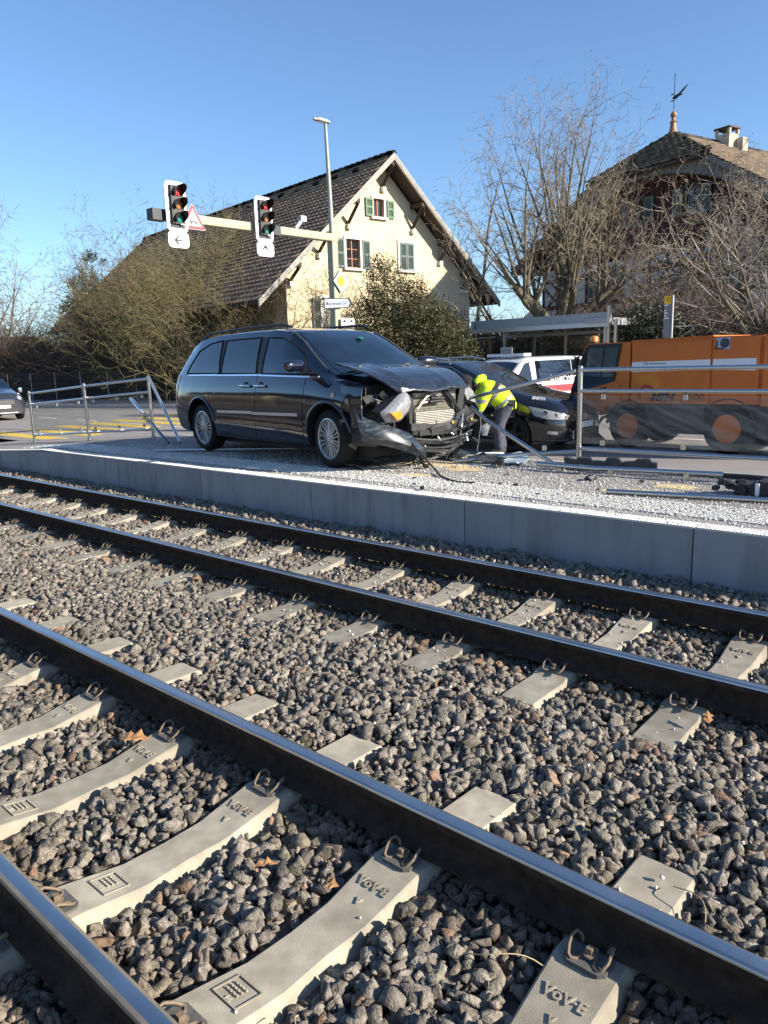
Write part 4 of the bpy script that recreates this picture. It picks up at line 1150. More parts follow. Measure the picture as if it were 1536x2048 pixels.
root = empty('lime_tree', (-13.3, 24.3, 0), 0, 'tall bare pollarded tree spreading behind the bus shelter', 'tree')
segs_mesh('trunk', [s for s in outl if s[6] > .024], 'bark', root, 7)
segs_mesh('crown', [s for s in outl if s[6] <= .024], 'twig_tan', root, 3)
NL = len(outl)

# dense drooping bare tree in front of the timber house
Pd = dict(seg=[.5, .35, .28, .22], wander=[.12, .2, .25, .28], trop=[.02, -.01, -.01, 0], depth=3, kids=[1.4, 1.45, 1.2], ang=[52, 58, 60], ratio=[.55, .52, .48], bare=[.1, .05, .02], rr=.6, rmin=.011, taper=.85)
def crown_tree(name, base, h, n, els, Lr, label, seed, P, tm, cm, r=.16, trunk_r=.22, group=None, cat='tree', thr=.025, lean=0):
    R = random.Random(seed); out = []
    grow(out, (0, 0, -.2), (lean * rgt.x, lean * rgt.y, 1), h + .2, trunk_r, 9, dict(P, taper=.4, wander=[.05], trop=[0]), R)
    top_ = out[-1][3:6]
    for i in range(n):
        el = R.uniform(*els); az = 360 * i / n + R.uniform(-25, 25)
        q = out[int(R.uniform(.45, 1) * (len(out) if i == 0 else 1)) - 1] if False else None
        o = (top_[0] * R.uniform(.75, 1), top_[1] * R.uniform(.75, 1), top_[2] * R.uniform(.75, 1))
        grow(out, o, vx(az, el), R.uniform(*Lr), r * R.uniform(.6, 1), 0, P, R)
    root = empty(name, base, 0, label, cat, group)
    segs_mesh('trunk', [s for s in out if s[6] > thr], tm, root, 6)
    segs_mesh('crown', [s for s in out if s[6] <= thr], cm, root, 3)
    return len(out)
N2 = crown_tree('bare_tree', (-9.9, 29.5, 0), 4.0, 11, (5, 50), (3.2, 5.0), 'tangled bare tree in front of the timbered gable', 3, Pd, 'bark', 'twig_tan', .12)
Ps = dict(seg=[.5, .4, .3, .24], wander=[.07, .12, .16, .18], trop=[.02, .0, 0, 0], depth=3, kids=[1.1, 1.1, 1.0], ang=[40, 45, 45], ratio=[.52, .5, .45], bare=[.2, .1, .05], rr=.58, rmin=.008, taper=.85)
N3 = crown_tree('bare_tree', (-6.6, 23.6, 0), 1.6, 8, (25, 78), (3.2, 5.0), 'light bare shrub-like tree rising above the right end of the orange sweeper', 8, Ps, 'bark', 'twig_grey', .10, .16)
N4 = crown_tree('bare_tree', (-5.2, 30.5, 0), 3.0, 12, (-5, 65), (2.8, 4.8), 'thick bare tree at the right edge beside the timbered wall', 15, Pd, 'bark', 'twig_grey', .11)
N4b = crown_tree('bare_tree', (-14.2, 30.0, 0), 3.0, 5, (-10, 35), (2.4, 4.0), 'low spreading bare tree behind the lime, left of the timbered wall', 25, Pd, 'bark', 'twig_tan', .11)

# the overgrown bank on the left
Ph = dict(seg=[.6, .45, .32, .25], wander=[.07, .10, .14, .16], trop=[.01, .01, .01, 0], depth=3, kids=[1.25, 1.35, 1.15], ang=[32, 42, 48], ratio=[.52, .5, .48], bare=[.2, .08, .03], rr=.58, rmin=.0105, taper=.86)
def shrub(base, n, el, Lr, label, seed, tm, cm, r=.07, P=Ph):
    R = random.Random(seed)
    st = []
    for i in range(n):
        st.append((vx(360 * i / n + R.uniform(-30, 30), R.uniform(*el)), R.uniform(*Lr), r * R.uniform(.6, 1.1), (R.uniform(-.4, .4), R.uniform(-.4, .4), -.1)))
    return tree('bare_shrub', base, st, P, label, 'shrub', seed, tm, cm, .028, 'bare shrubs on the bank along the road')[1]
NS = 0
for base, n, el, Lr, lb, sd, cm in (
    ((-36.5, 22.5, 0), 9, (48, 82), (5.5, 8.6), 'tall olive bare shrub at the left end of the farmhouse roof', 31, 'twig_olive'),
    ((-34.0, 23.0, 0), 9, (45, 80), (5.0, 8.4), 'olive bare shrub in front of the roof, under the left signal head', 32, 'twig_olive'),
    ((-31.0, 22.6, 0), 9, (45, 84), (5.5, 8.4), 'bare shrub reaching up the roof between the two signal heads', 33, 'twig_olive'),
    ((-28.6, 22.6, 0), 8, (40, 84), (4.6, 7.6), 'bare shrub with dark stems before the lower roof edge', 34, 'twig_olive'),
    ((-26.5, 21.5, 0), 8, (35, 80), (2.8, 4.6), 'bare shrub against the left corner of the yellow gable', 35, 'twig_brown'),
    ((-40.0, 22.0, 0), 8, (40, 75), (3.2, 5.0), 'reddish brown bare bush toward the left end of the bank', 36, 'twig_brown'),
    ((-43.5, 20.8, 0), 8, (35, 70), (2.8, 4.2), 'low reddish bush at the far left of the bank', 37, 'twig_brown'),
    ((-33.0, 21.2, 0), 9, (30, 70), (3.2, 5.2), 'broad olive bush low on the bank behind the glass railing', 38, 'twig_olive'),
    ((-29.2, 21.0, 0), 9, (30, 70), (3.0, 5.0), 'broad olive bush just left above the black minivan roof', 39, 'twig_olive'),
    ((-36.8, 21.0, 0), 9, (30, 70), (2.8, 4.6), 'broad brown bush low on the bank left of the olive one', 40, 'twig_brown')):
    NS += shrub(base, n, el, Lr, lb, sd, 'bark', cm)
for base, n, el, Lr, lb, sd, cm in (
    ((-30.0, 23.6, 0), 10, (35, 75), (4.2, 6.4), 'olive bush filling the gap under the roof edge left of the gable', 141, 'twig_olive'),
    ((-27.6, 21.2, 0), 10, (25, 75), (3.0, 5.2), 'twiggy olive bush right behind the minivan roof', 142, 'twig_olive'),
    ((-31.4, 20.9, 0), 10, (25, 70), (3.0, 5.0), 'yellowish mossy bush above the rear of the minivan', 143, 'twig_olive'),
    ((-35.0, 21.6, 0), 10, (30, 75), (4.0, 6.2), 'dense olive bush in the middle of the bank', 144, 'twig_olive'),
    ((-38.6, 22.0, 0), 10, (30, 75), (3.6, 5.6), 'dense brown bush below the conifer', 145, 'twig_brown'),
    ((-41.5, 23.4, 0), 11, (40, 80), (4.6, 7.0), 'tall brownish shrub hiding the far end of the big roof', 149, 'twig_brown'),
    ((-38.0, 23.4, 0), 11, (45, 82), (5.4, 8.0), 'tall olive shrub standing over the left part of the roof', 150, 'twig_olive'),
    ((-35.5, 23.6, 0), 11, (40, 80), (5.0, 7.4), 'thick olive shrub before the lower left roof', 151, 'twig_olive'),
    ((-32.4, 22.0, 0), 11, (35, 80), (4.4, 6.6), 'thick olive shrub left of the right signal head, low on the roof', 152, 'twig_olive'),
    ((-33.2, 23.8, 0), 10, (45, 82), (5.0, 7.6), 'tall thin shrub whose tips cross the roof under the signal arm', 146, 'twig_olive'),
    ((-45.0, 20.9, 0), 13, (30, 80), (3.6, 5.4), 'brown bush hiding the far eave of the big roof', 153, 'twig_brown'),
    ((-47.6, 22.0, 0), 13, (30, 80), (3.6, 5.2), 'brown bush beside the far eave at the left', 154, 'twig_brown'),
    ((-46.5, 21.0, 0), 9, (25, 70), (2.4, 3.8), 'tan brush at the far left end of the bank', 147, 'twig_tan')):
    NS += shrub(base, n, el, Lr, lb, sd, 'bark', cm)

# small bare saplings by the yellow gable
NS += shrub((-22.6, 23.0, 0), 6, (50, 85), (3.0, 5.0), 'thin bare sapling in front of the yellow gable behind the mast', 41, 'bark', 'twig_brown', .035)
NS += shrub((-17.6, 22.0, 0), 7, (40, 80), (2.4, 4.6), 'pale bare bush between the yew and the lime tree', 42, 'bark', 'twig_tan', .04)
NS += shrub((-8.2, 24.5, 0), 9, (30, 80), (1.8, 3.2), 'low bare bush behind the bus stop sign', 43, 'bark', 'twig_brown', .03)
NS += shrub((-4.6, 24.6, 0), 9, (30, 80), (1.8, 3.2), 'low bare bush behind the rear of the sweeper', 44, 'bark', 'twig_brown', .03)

def thicket(name, n, fx, hmax, mat, label, seed, r=(.006, .014), L=(.4, 1.3)):
    g = np.random.default_rng(seed)
    P = fx(g, n)
    d = g.normal(size=(n, 3)); d[:, 2] = np.abs(d[:, 2]) * 1.1; d /= np.linalg.norm(d, axis=1)[:, None]
    l = g.uniform(*L, n)[:, None]; rr = g.uniform(*r, n)
    S = np.concatenate([P, P + d * l, rr[:, None], rr[:, None] * .5], 1)
    o = kind(segs_mesh(name, S, mat, None, 3), 'stuff'); o['label'] = label
    return o
def bank(x0, x1, depth, h0, h1, off=.5):
    def f(g, n):
        x = g.uniform(x0, x1, n)
        y = 20.5 + .2 * (x + 33) + off + g.uniform(0, depth, n)
        t = (x - x0) / (x1 - x0)
        z = (g.random(n) ** 1.25) * (h0 + (h1 - h0) * t) * (.75 + .5 * vnoise(x, y, 2.1, 77))
        return np.stack([x, y, z], 1)
    return f
thicket('undergrowth', 26000, bank(-50, -24.5, 3.2, 2.6, 3.4), 3, 'twig_brown', 'dense brown undergrowth on the bank behind the wire fence', 51)
thicket('undergrowth', 16000, bank(-39, -24.5, 3.0, 4.2, 5.0, 1.2), 3, 'twig_olive', 'olive tangle of bare twigs above the undergrowth', 52)
thicket('undergrowth', 9000, bank(-52, -37, 3.0, 3.6, 4.4, 1.0), 3, 'twig_brown', 'reddish brush at the left end of the bank', 55)
LEAF = [(np.array([[-.5, 0, 0], [0, -.28, .06], [.5, 0, 0], [0, .28, .06]]), np.array([[0, 1, 2, 3]])), (np.array([[-.5, 0, .05], [0, -.2, 0], [.5, 0, -.05], [0, .2, 0]]), np.array([[0, 1, 2, 3]]))]
g = np.random.default_rng(61)
n = 9000; Pb = bank(-49, -25, 3.0, 2.2, 3.0)(g, n)
k = vnoise(Pb[:, 0], Pb[:, 2] * 1.3, .9, 5) > .62
Pb = Pb[k]; n = len(Pb)
o = kind(scatter('ivy_leaves', LEAF, Pb, g.uniform(.06, .13, n), np.repeat(g.uniform(.5, 1.5, (n, 1)), 3, 1), 'ivy', g), 'stuff'); o['label'] = 'ivy leaves scattered through the undergrowth'

def strip(x0, x1, y0, y1, h):
    def f(g, n):
        x = g.uniform(x0, x1, n); y = g.uniform(y0, y1, n)
        return np.stack([x, y, (g.random(n) ** 1.1) * h * (.7 + .5 * vnoise(x, y, 1.7, 78))], 1)
    return f
thicket('undergrowth', 15000, strip(-19, -4, 23.2, 25.2, 2.6), 3, 'twig_brown', 'brown brush behind the bus shelter', 53)
o = kind(scatter('hedge_leaves', LEAF, strip(-19.5, -9, 23.4, 24.8, 2.7)(g, 14000), g.uniform(.07, .13, 14000), np.repeat(g.uniform(.4, 1.4, (14000, 1)), 3, 1), 'leaf_dark', g), 'stuff'); o['label'] = 'dark low hedge behind the bus shelter panes'
thicket('undergrowth', 16000, strip(-110, 5, -11.5, -10, 2.4), 3, 'twig_brown', 'unseen brush added along the street behind the viewpoint', 54)  # unseen brush behind the camera, added only for reflections in the cars
o = kind(scatter('hedge_leaves', LEAF, strip(-110, 5, -11.6, -10.2, 2.2)(g, 16000), g.uniform(.12, .22, 16000), np.repeat(g.uniform(.4, 1.4, (16000, 1)), 3, 1), 'leaf_dark', g), 'stuff'); o['label'] = 'unseen hedge added along the street behind the viewpoint'  # leaves of the same unseen hedge, likewise only for the reflections
def evergreen(name, base, blobs, n, mat, label, seed, size=(.05, .11), trunk=True):
    g = np.random.default_rng(seed); root = empty(name, base, 0, label, 'shrub')
    PP = []
    w = np.array([b_[3] ** 2 for b_ in blobs]); w = w / w.sum()
    for (cx, cy, cz, rd), q in zip(blobs, w):
        m_ = int(n * q / 24) + 2
        c = g.normal(size=(m_, 3)); c /= np.linalg.norm(c, axis=1)[:, None]
        c = np.array([cx, cy, cz]) + c * rd * (g.random((m_, 1)) ** .35)
        # sprays of leaves round each cluster point
        dirs = (c - np.array([cx, cy, cz - rd * .6])); dirs /= np.linalg.norm(dirs, axis=1)[:, None] + 1e-6
        for kk in range(24):
            t_ = g.uniform(0, .42, (m_, 1)); PP.append(c + dirs * t_ + g.normal(0, .055, (m_, 3)) * (1 + t_))
    P = np.concatenate(PP); n = len(P)
    P[:, 2] = np.maximum(P[:, 2], .03)
    tn = g.uniform(.65, 1.3, (n, 1)) * np.array([[1, 1, 1]]) * (1 + g.normal(0, .1, (n, 3)))
    warm = g.random(n) < .2; tn[warm] *= np.array([1.6, 1.1, .9])
    o = scatter('crown', LEAF, P, g.uniform(*size, n), np.clip(tn, .2, 2.5), mat, g); o.parent = root
    R = random.Random(seed); out = []
    for b_ in blobs:
        v = Vector((b_[0], b_[1], b_[2] + b_[3] * .6)); L = v.length
        grow(out, (0, 0, -.1), tuple(v.normalized()), L, .05, 9, dict(Ph, taper=.8, wander=[.05], trop=[0]), R)
    segs_mesh('trunk', out, 'bark', root, 5)
    return root
rx, ry = rgt.x, rgt.y
def rb(l, dpt, z, r): return (rx * l + fh.x * dpt, ry * l + fh.y * dpt, z, r)
evergreen('yew', (-15.4, 18.2, 0), [rb(-1.0, 0, 1.3, 1.0), rb(.1, .2, 1.6, 1.15), rb(1.2, .1, 1.3, 1.0), rb(-.9, .1, 2.5, .75), rb(-.4, 0, 3.3, .62), rb(-.55, 0, 4.1, .38), rb(.6, 0, 2.6, .8), rb(1.25, .2, 2.3, .6), rb(1.75, 0, 1.4, .55), rb(.45, 0, 3.3, .4), rb(-1.4, 0, 1.9, .5)], 90000, 'leaf_yew', 'bushy green and brown yew in front of the yellow gable', 71, (.035, .085))
evergreen('evergreen_bush', (-9.4, 22.6, 0), [rb(-.6, 0, 1.2, .8), rb(.3, 0, 1.6, .9), rb(1.0, 0, 1.1, .8), rb(-.2, 0, 2.2, .5)], 24000, 'leaf_dark', 'dark evergreen bush behind the right end of the bus shelter', 72)
evergreen('evergreen_bush', (-30.4, 21.4, 0), [rb(-.6, 0, .8, .8), rb(.4, 0, 1.1, .8)], 5000, 'leaf_dark', 'dark evergreen bush at the foot of the bank left of the minivan', 73)
evergreen('conifer', (-42.5, 22.6, 0), [rb(-1.6, 0, 4.9, .35), rb(-1.0, 0, 5.2, .45), rb(-.3, 0, 4.9, .8), rb(-.8, 0, 6.2, .4), rb(-.2, 0, 6.9, .4), rb(.2, 0, 5.8, .8), rb(.3, 0, 7.7, .35), rb(0, 0, 3.9, .9), rb(.5, 0, 4.6, .9)], 14000, 'leaf_dark', 'dark conifer poking out at the left end of the big roof', 74, (.08, .16))
# far left trees
Pt = dict(seg=[.9, .7, .5, .4], wander=[.04, .07, .10, .12], trop=[.02, .02, .015, .01], depth=3, kids=[1.5, 1.6, 1.3], ang=[34, 40, 42], ratio=[.45, .5, .48], bare=[.2, .08, .03], rr=.55, rmin=.020, taper=.82)
NT = tree('bare_tree', (-62.3, 24.3, 0), [(vx(80, 88), 13.6, .24), (vx(175, 68), 11, .15), (vx(5, 52), 8.5, .12), (vx(30, 70), 10.5, .14)], Pt, 'tall pale bare tree against the sky at far left', 'tree', 81, 'bark', 'twig_grey', .05)[1]
NT += tree('birch_tree', (-58.2, 21.2, 0), [(vx(170, 84), 11.5, .16), (vx(150, 76), 10.0, .12)], Pt, 'white stemmed birch at the left edge', 'tree', 82, 'birch', 'twig_olive', .05)[1]
evergreen('ivy_column', (-57.2, 19.6, 0), [rb(-.8, 0, 1.5, 1.1), rb(-.9, 0, 3.2, 1.0), rb(-.9, 0, 4.9, .9), rb(-1.0, 0, 6.5, .75), rb(-1.0, 0, 8.0, .5), rb(.3, 0, 1.8, .9)], 11000, 'ivy', 'yellow green ivy climbing a trunk at the left edge', 83, (.09, .17))
# ================================================================== STREET FURNITURE
def rrect(w, h, r, n=4, cx=0, cy=0):
    pts = []
    for (sx, sy, a0) in ((1, 1, 0), (-1, 1, 90), (-1, -1, 180), (1, -1, 270)):
        for k in range(n + 1):
            a = math.radians(a0 + 90 * k / n)
            pts.append((cx + sx * (w / 2 - r) + r * math.cos(a), cy + sy * (h / 2 - r) + r * math.sin(a)))
    return pts
Uy, Uz, Ux = Vector((0, 1, 0)), Vector((0, 0, 1)), Vector((1, 0, 0))
FACE_X = (math.pi / 2, 0, math.pi / 2)
def arrow(b, O, ang, L, w=.026, mi=0):
    L *= 1.15
    """arrow glyph on a +X facing board, centre O"""
    c, s = math.cos(ang), math.sin(ang)
    T = lambda p: (p[0] * c - p[1] * s, p[0] * s + p[1] * c)
    shaft = [(-L / 2, -w / 2), (L / 2 - .01, -w / 2), (L / 2 - .01, w / 2), (-L / 2, w / 2)]
    b.prism([T(p) for p in shaft], O, Uy, Uz, Ux * .003, mi)
    for sg in (-1, 1):
        h = [(L / 2 - .012, 0), (L / 2 - .04, sg * .004), (L / 2 - L * .55, sg * L * .42), (L / 2 - L * .40, sg * L * .50), (L / 2 + .014, sg * .008)]
        b.prism([T(p) for p in h], O + Ux * (.0005 * sg), Uy, Uz, Ux * .0035, mi)

# mast, arm and street lamp: one structure
mast = empty('signal_mast', (-13.0, 12.95, -.05), 0, 'pale green signal mast with long horizontal arm and tall street lamp', 'mast')
b = MB(); b.prism(rrect(.19, .19, .03), (0, 0, 0), Ux, Uy, Uz * 4.52); b.build('pole', 'mast', mast, smooth=40)
b = MB(); b.prism(rrect(.17, .17, .02), (.02, .10, 4.375), Ux, Uz, Vector((0, -4.55, -.02))); b.build('arm', 'mast', mast, smooth=40)
b = MB(); b.box((.02, -4.60, 4.355), (.20, .30, .20)); b.build('arm_end_box', 'signal_black', mast)
b = MB(); b.box((.02, -1.78, 4.355), (.19, .26, .19)); b.build('arm_clamp', 'signal_black', mast)
b = MB(); b.tube([(0, 0, 4.5), (0, -.02, 5.4), (0, -.06, 6.82)], [.062, .052, .036], 12); b.build('lamp_pole', 'lamp_post', mast, smooth=60)
b = MB()
b.prism([(-.36, -.02), (-.24, -.08), (.09, -.07), (.13, 0), (.09, .07), (-.24, .08), (-.36, .02)], (0, -.06, 6.83), Uy, Ux, Uz * .04)
b.prism([(-.24, -.05), (.05, -.05), (.05, .05), (-.24, .05)], (0, -.06, 6.87), Uy, Ux, Uz * .025)
hd = b.build('lamp_head', 'lamp_post', mast)
b = MB(); b.box((0, -.18, 6.826), (.10, .22, .012)); b.build('lamp_glass', 'frost', hd)
b = MB()
b.tube([(.03, -1.15, 4.46), (.03, -.95, 4.66)], .05, 8); b.box((.03, -.93, 4.69), (.10, .16, .12))
b.build('camera_box', 'galv', mast)

def signal(y, z, tilt, label, ang):
    S = empty('traffic_light', (-12.80, y, z), 0, label, 'traffic light', 'three-lamp signals on the mast arm')
    S.rotation_euler = (tilt, 0, 0)
    b = MB()
    out = rrect(.46, .90, .10); inn = rrect(.315, .75, .03)
    b.prism(out, (0, 0, 0), Uy, Uz, Ux * .02); b.build('backing_board', 'white_board', S, smooth=40)
    b = MB(); b.prism(inn, (.0205, 0, 0), Uy, Uz, Ux * .012); b.box((.05, 0, .03), (.06, .27, .68)); hous = b.build('housing', 'signal_black', S)
    b = MB(); b.prism(rrect(.455, .29, .08, 4, 0, 0), (0, 0, -.588), Uy, Uz, Ux * .02); pl = b.build('arrow_board', 'white_board', S, smooth=40)
    b = MB(); arrow(b, Vector((.0205, 0, -.60)), ang, .15); b.build('arrow', 'text_dark', pl)
    for k, ln in enumerate(('lens_red', 'lens_amber', 'lens_green')):
        zz = .265 - .235 * k
        b = MB(); b.lathe([(0, .105), (.05, .102), (.085, .09), (.088, .08)], 20, (0, 0, zz), 'x')
        lens = b.build('lens', ln, S, smooth=60)
        b = MB()
        n = 22
        for rr in (.100,):
            G = []
            for i in range(n + 1):
                a = math.radians(-50 + 280 * i / n)
                top_ = .5 - .5 * math.cos(math.radians(360 * i / n))
                L = .05 + .20 * top_ ** .6
                G.append([Vector((.078, rr * math.cos(a), zz + rr * math.sin(a))), Vector((.078 + L, rr * 1.02 * math.cos(a), zz + rr * 1.02 * math.sin(a) - .015 * L))])
            b.grid(G)
        b.build('visor', 'dark_plastic', lens, smooth=60)
    b = MB(); b.box((-.05, 0, 0), (.10, .20, .80)); b.box((-.07, 0, 4.33 - z), (.12, .24, .28)); b.build('bracket', 'signal_black', S)
    b = MB(); b.box((.082, .07, -.315), (.004, .08, .018)); b.build('sticker', 'white_board', S)
signal(8.655, 4.455, 0, 'left three-lamp signal with white arrow pointing left below it', math.pi)
signal(10.76, 4.46, 0, 'right three-lamp signal with white arrow pointing up below it', math.pi / 2)

# warning triangle with a tram
def poly_sign(name, loc, layers, label, cat):
    S = empty(name, loc, 0, label, cat)
    return S
T = empty('warning_sign', (-12.84, 9.04, 4.10), 0, 'red bordered triangular tram warning sign behind the left signal', 'road sign')
tri = lambda w, z0, h: [(-w / 2, z0), (w / 2, z0), (0, z0 + h)]
def rtri(w, z0, h, r):
    pts = tri(w, z0, h); out = []
    for i in range(3):
        a, p, c = Vector(pts[i - 1]).to_2d() if False else Vector((*pts[i - 1], 0)), Vector((*pts[i], 0)), Vector((*pts[(i + 1) % 3], 0))
        d0, d1 = (a - p).normalized(), (c - p).normalized()
        for t in (0, .33, .67, 1):
            q = p + d0 * r * (1 - t) ** 2 + d1 * r * t ** 2
            out.append((q.x, q.y))
    return out
b = MB(); b.prism(rtri(.56, 0, .48, .035), (0, 0, 0), Uy, Uz, Ux * .012); b.build('plate_edge', 'white_board', T)
b = MB(); b.prism(rtri(.545, .006, .466, .032), (.0122, 0, 0), Uy, Uz, Ux * .002); b.build('red_border', 'sign_red', T)
b = MB(); b.prism(tri(.37, .058, .318), (.0145, 0, 0), Uy, Uz, Ux * .002); b.build('white_field', 'white_board', T)
b = MB()
b.prism([(-.085, .125), (.085, .125), (.08, .150), (-.08, .150)], (.0167, 0, 0), Uy, Uz, Ux * .002)
b.prism([(-.09, .195), (.09, .195), (.075, .205), (-.075, .205)], (.0167, 0, 0), Uy, Uz, Ux * .002)
for y in (-.08, -.03, .03, .08): b.prism([(y - .005, .15), (y + .005, .15), (y + .005, .195), (y - .005, .195)], (.0167, 0, 0), Uy, Uz, Ux * .002)
for y in (-.055, .055): b.prism([(y + .022 * math.cos(a), .105 + .022 * math.sin(a)) for a in [i * math.pi / 5 for i in range(10)]], (.0172, 0, 0), Uy, Uz, Ux * .002)
b.prism([(-.02, .205), (.0, .235), (.03, .235), (.03, .229), (.004, .229), (-.012, .205)], (.0167, 0, 0), Uy, Uz, Ux * .002)
b.build('tram_symbol', 'text_dark', T)

D = empty('priority_sign', (-12.87, 13.04, 3.36), 0, 'yellow and white diamond priority sign on the mast', 'road sign')
for nm, r, x, mt in (('rim', .265, 0, 'sign_grey'), ('white_field', .25, .0122, 'white_board'), ('yellow_field', .165, .0144, 'sign_yellow')):
    b = MB(); b.prism([(-r * .92, 0), (0, -r), (r * .92, 0), (0, r)], (x, 0, 0), Uy, Uz, Ux * (.012 if nm == 'rim' else .002)); b.build(nm, mt, D)
G_ = empty('direction_sign', (-12.87, 12.92, 2.86), 0, 'pale blue arrow shaped direction sign lettered with a place name', 'road sign')
G_.rotation_euler = (.06, 0, 0)
pt = lambda w, h, t: [(-w, -h), (w - t, -h), (w, 0), (w - t, h), (-w, h)]
b = MB(); b.prism([(-.46, -.115), (.36, -.115), (.44, -.06), (.46, 0), (.44, .06), (.36, .115), (-.46, .115)], (0, 0, 0), Uy, Uz, Ux * .015); b.build('backing', 'text_dark', G_)
b = MB(); b.prism(pt(.41, .092, .07), (.0152, -.03, 0), Uy, Uz, Ux * .002); b.build('face', 'sign_blue', G_)
link('lettering', TX['dorf'], G_, (.0185, -.055, -.005), FACE_X)
bb = G_.children[-1]; bb.scale = (.72, .95, 1)

S = empty('lane_signal', (-12.84, 13.18, 2.42), 0, 'small signals under two white arrow boards low on the mast', 'traffic light')
for k, y in enumerate((-.115, .115)):
    b = MB(); b.prism(rrect(.215, .21, .03), (0, y, 0), Uy, Uz, Ux * .02); pl = b.build('arrow_board', 'white_board', S)
    b = MB(); arrow(b, Vector((.0205, y, 0)), math.pi / 2, .11, .016); b.build('arrow', 'text_dark', pl)
    b = MB(); b.prism(rrect(.21, .62, .03), (0, y, -.42), Uy, Uz, Ux * .04); b.build('housing', 'signal_black', S)
    for j in range(3):
        b = MB(); b.lathe([(0, .055), (.05, .052), (.06, .042)], 14, (0, y, -.21 - .19 * j), 'x'); ln = b.build('lens', ('lens_red', 'lens_amber', 'lens_green')[j], S, smooth=60)
        b = MB(); G2 = []
        for i in range(13):
            a = math.radians(-30 + 240 * i / 12); L = .03 + .12 * math.sin(math.pi * i / 12)
            G2.append([Vector((.045, y + .07 * math.cos(a), -.21 - .19 * j + .07 * math.sin(a))), Vector((.045 + L, y + .07 * math.cos(a), -.21 - .19 * j + .07 * math.sin(a)))])
        b.grid(G2); b.build('visor', 'dark_plastic', ln, smooth=60)

# ------------------------------------------------------------------ bus shelter and stop sign
S = empty('bus_shelter', (-14.35, 21.0, -.26), 0, 'glazed bus shelter with a flat steel roof behind the cars', 'bus shelter')
LW = 4.6
b = MB(); b.prism([(-.05, 2.58), (LW, 2.58), (LW, 2.78), (-.1, 2.70)], (0, -.25, 0), Ux, Uz, (0, 1.75, 0)); b.build('roof', 'galv', S)
b = MB(); b.box((LW / 2 - .1, -.31, 2.80), (LW + .2, .05, .26)); b.build('roof_beam', 'galv', S)
b = MB(); b.box((LW / 2 - .1, -.36, 2.60), (LW + .2, .07, .13)); b.build('gutter', 'alu', S)
b = MB(); b.box((LW - .35, -.43, 2.70), (.75, .05, .14)); b.build('bracket_plate', 'galv', S)
for x, y, h in ((0, -.34, 2.9), (LW - .02, -.42, 3.1), (0, 1.35, 2.6), (LW * .25, 1.35, 2.6), (LW * .5, 1.35, 2.6), (LW * .75, 1.35, 2.6), (LW, 1.35, 2.6), (.45, -.2, 2.6), (LW - .22, -.2, 2.6), (LW + .14, -.30, 2.72)):
    b = MB(); b.box((x, y, h / 2), (.075, .075, h)); b.build('post', 'steel', S)
for k in range(4):
    b = MB(); b.box((LW * (.125 + .25 * k), 1.36, 1.30), (LW * .25 - .10, .012, 2.1)); b.build('pane', 'shelter_pane', S)
b = MB(); b.box((LW / 2, 1.33, 2.44), (LW, .05, .10)); b.build('rear_beam', 'galv', S)
b = MB(); b.box((.22, -.18, 2.40), (.95, .03, .16)); nm = b.build('name_board', 'text_dark', S)
link('lettering', TX['shelter'], nm, (.25, -.20, 2.40), (math.pi / 2, 0, 0))
b = MB(); b.box((.12, 1.28, 1.62), (.45, .05, .95)); nb = b.build('timetable', 'white_board', S)
b = MB()
for i in range(9): b.box((.12, 1.251, 1.98 - i * .085), (.34, .003, .022))
b.build('printed_lines', 'sign_grey', nb)
b = MB(); b.box((2.6, 1.0, .45), (2.6, .35, .06)); b.box((1.6, 1.0, .22), (.08, .3, .42)); b.box((3.6, 1.0, .22), (.08, .3, .42)); b.build('bench', 'dark_wood', S)
b = MB(); b.box((3.7, 1.45, 1.05), (1.3, .05, 1.6)); b.build('poster', 'sign_grey', S)

B = empty('bus_stop_sign', (-7.35, 18.95, -.17), 0, 'grey bus stop sign with a yellow head on a slim pole', 'bus stop sign')
b = MB(); b.tube([(0, 0, 0), (0, 0, 3.03)], .032, 10); b.build('pole', 'galv', B)
zr = rotz(-.1)
b = MB(); b.box((-.11, -.02, 2.42), (.165, .04, .80)); b.build('panel', 'sign_grey', B)
b = MB(); b.box((-.11, -.02, 2.92), (.165, .04, .19)); hd = b.build('head', 'sign_yellow', B)
b = MB(); b.lathe([(.030, 0), (.045, 0), (.045, .003), (.030, .003), (.030, 0)], 14, (-.09, -.045, 2.93), 'y'); b.build('emblem', 'sign_red', hd)
b = MB()
for i, w in enumerate((.10, 0, .05, .08, .06, .11)):
    if w: b.box((-.18 + w / 2, -.0465, 2.80 - i * .062), (w, .003, .030))
b.build('printed_lines', 'white_board', B)

# ------------------------------------------------------------------ wire mesh fence along the bank
F = empty('wire_fence', (-33, 20.2, -.05), math.atan(.2), 'low wire mesh fence on thin posts at the foot of the bank', 'fence')
for i in range(13):
    b = MB(); b.tube([(0, 0, 0), (0, 0, 1.52)], .028, 6); b.build('post', 'galv', F, loc=(-15.5 + 2.05 * i, 0, 0))
b = MB()
for i in range(6): b.tube([(-15.6, 0, .15 + i * .26), (9.2, 0, .15 + i * .26)], .0035, 3)
for i in range(160): b.tube([(-15.5 + i * .155, 0, .05), (-15.5 + i * .155, 0, 1.46)], .002, 3)
kind(b.build('wire_mesh', 'galv', F), 'stuff')

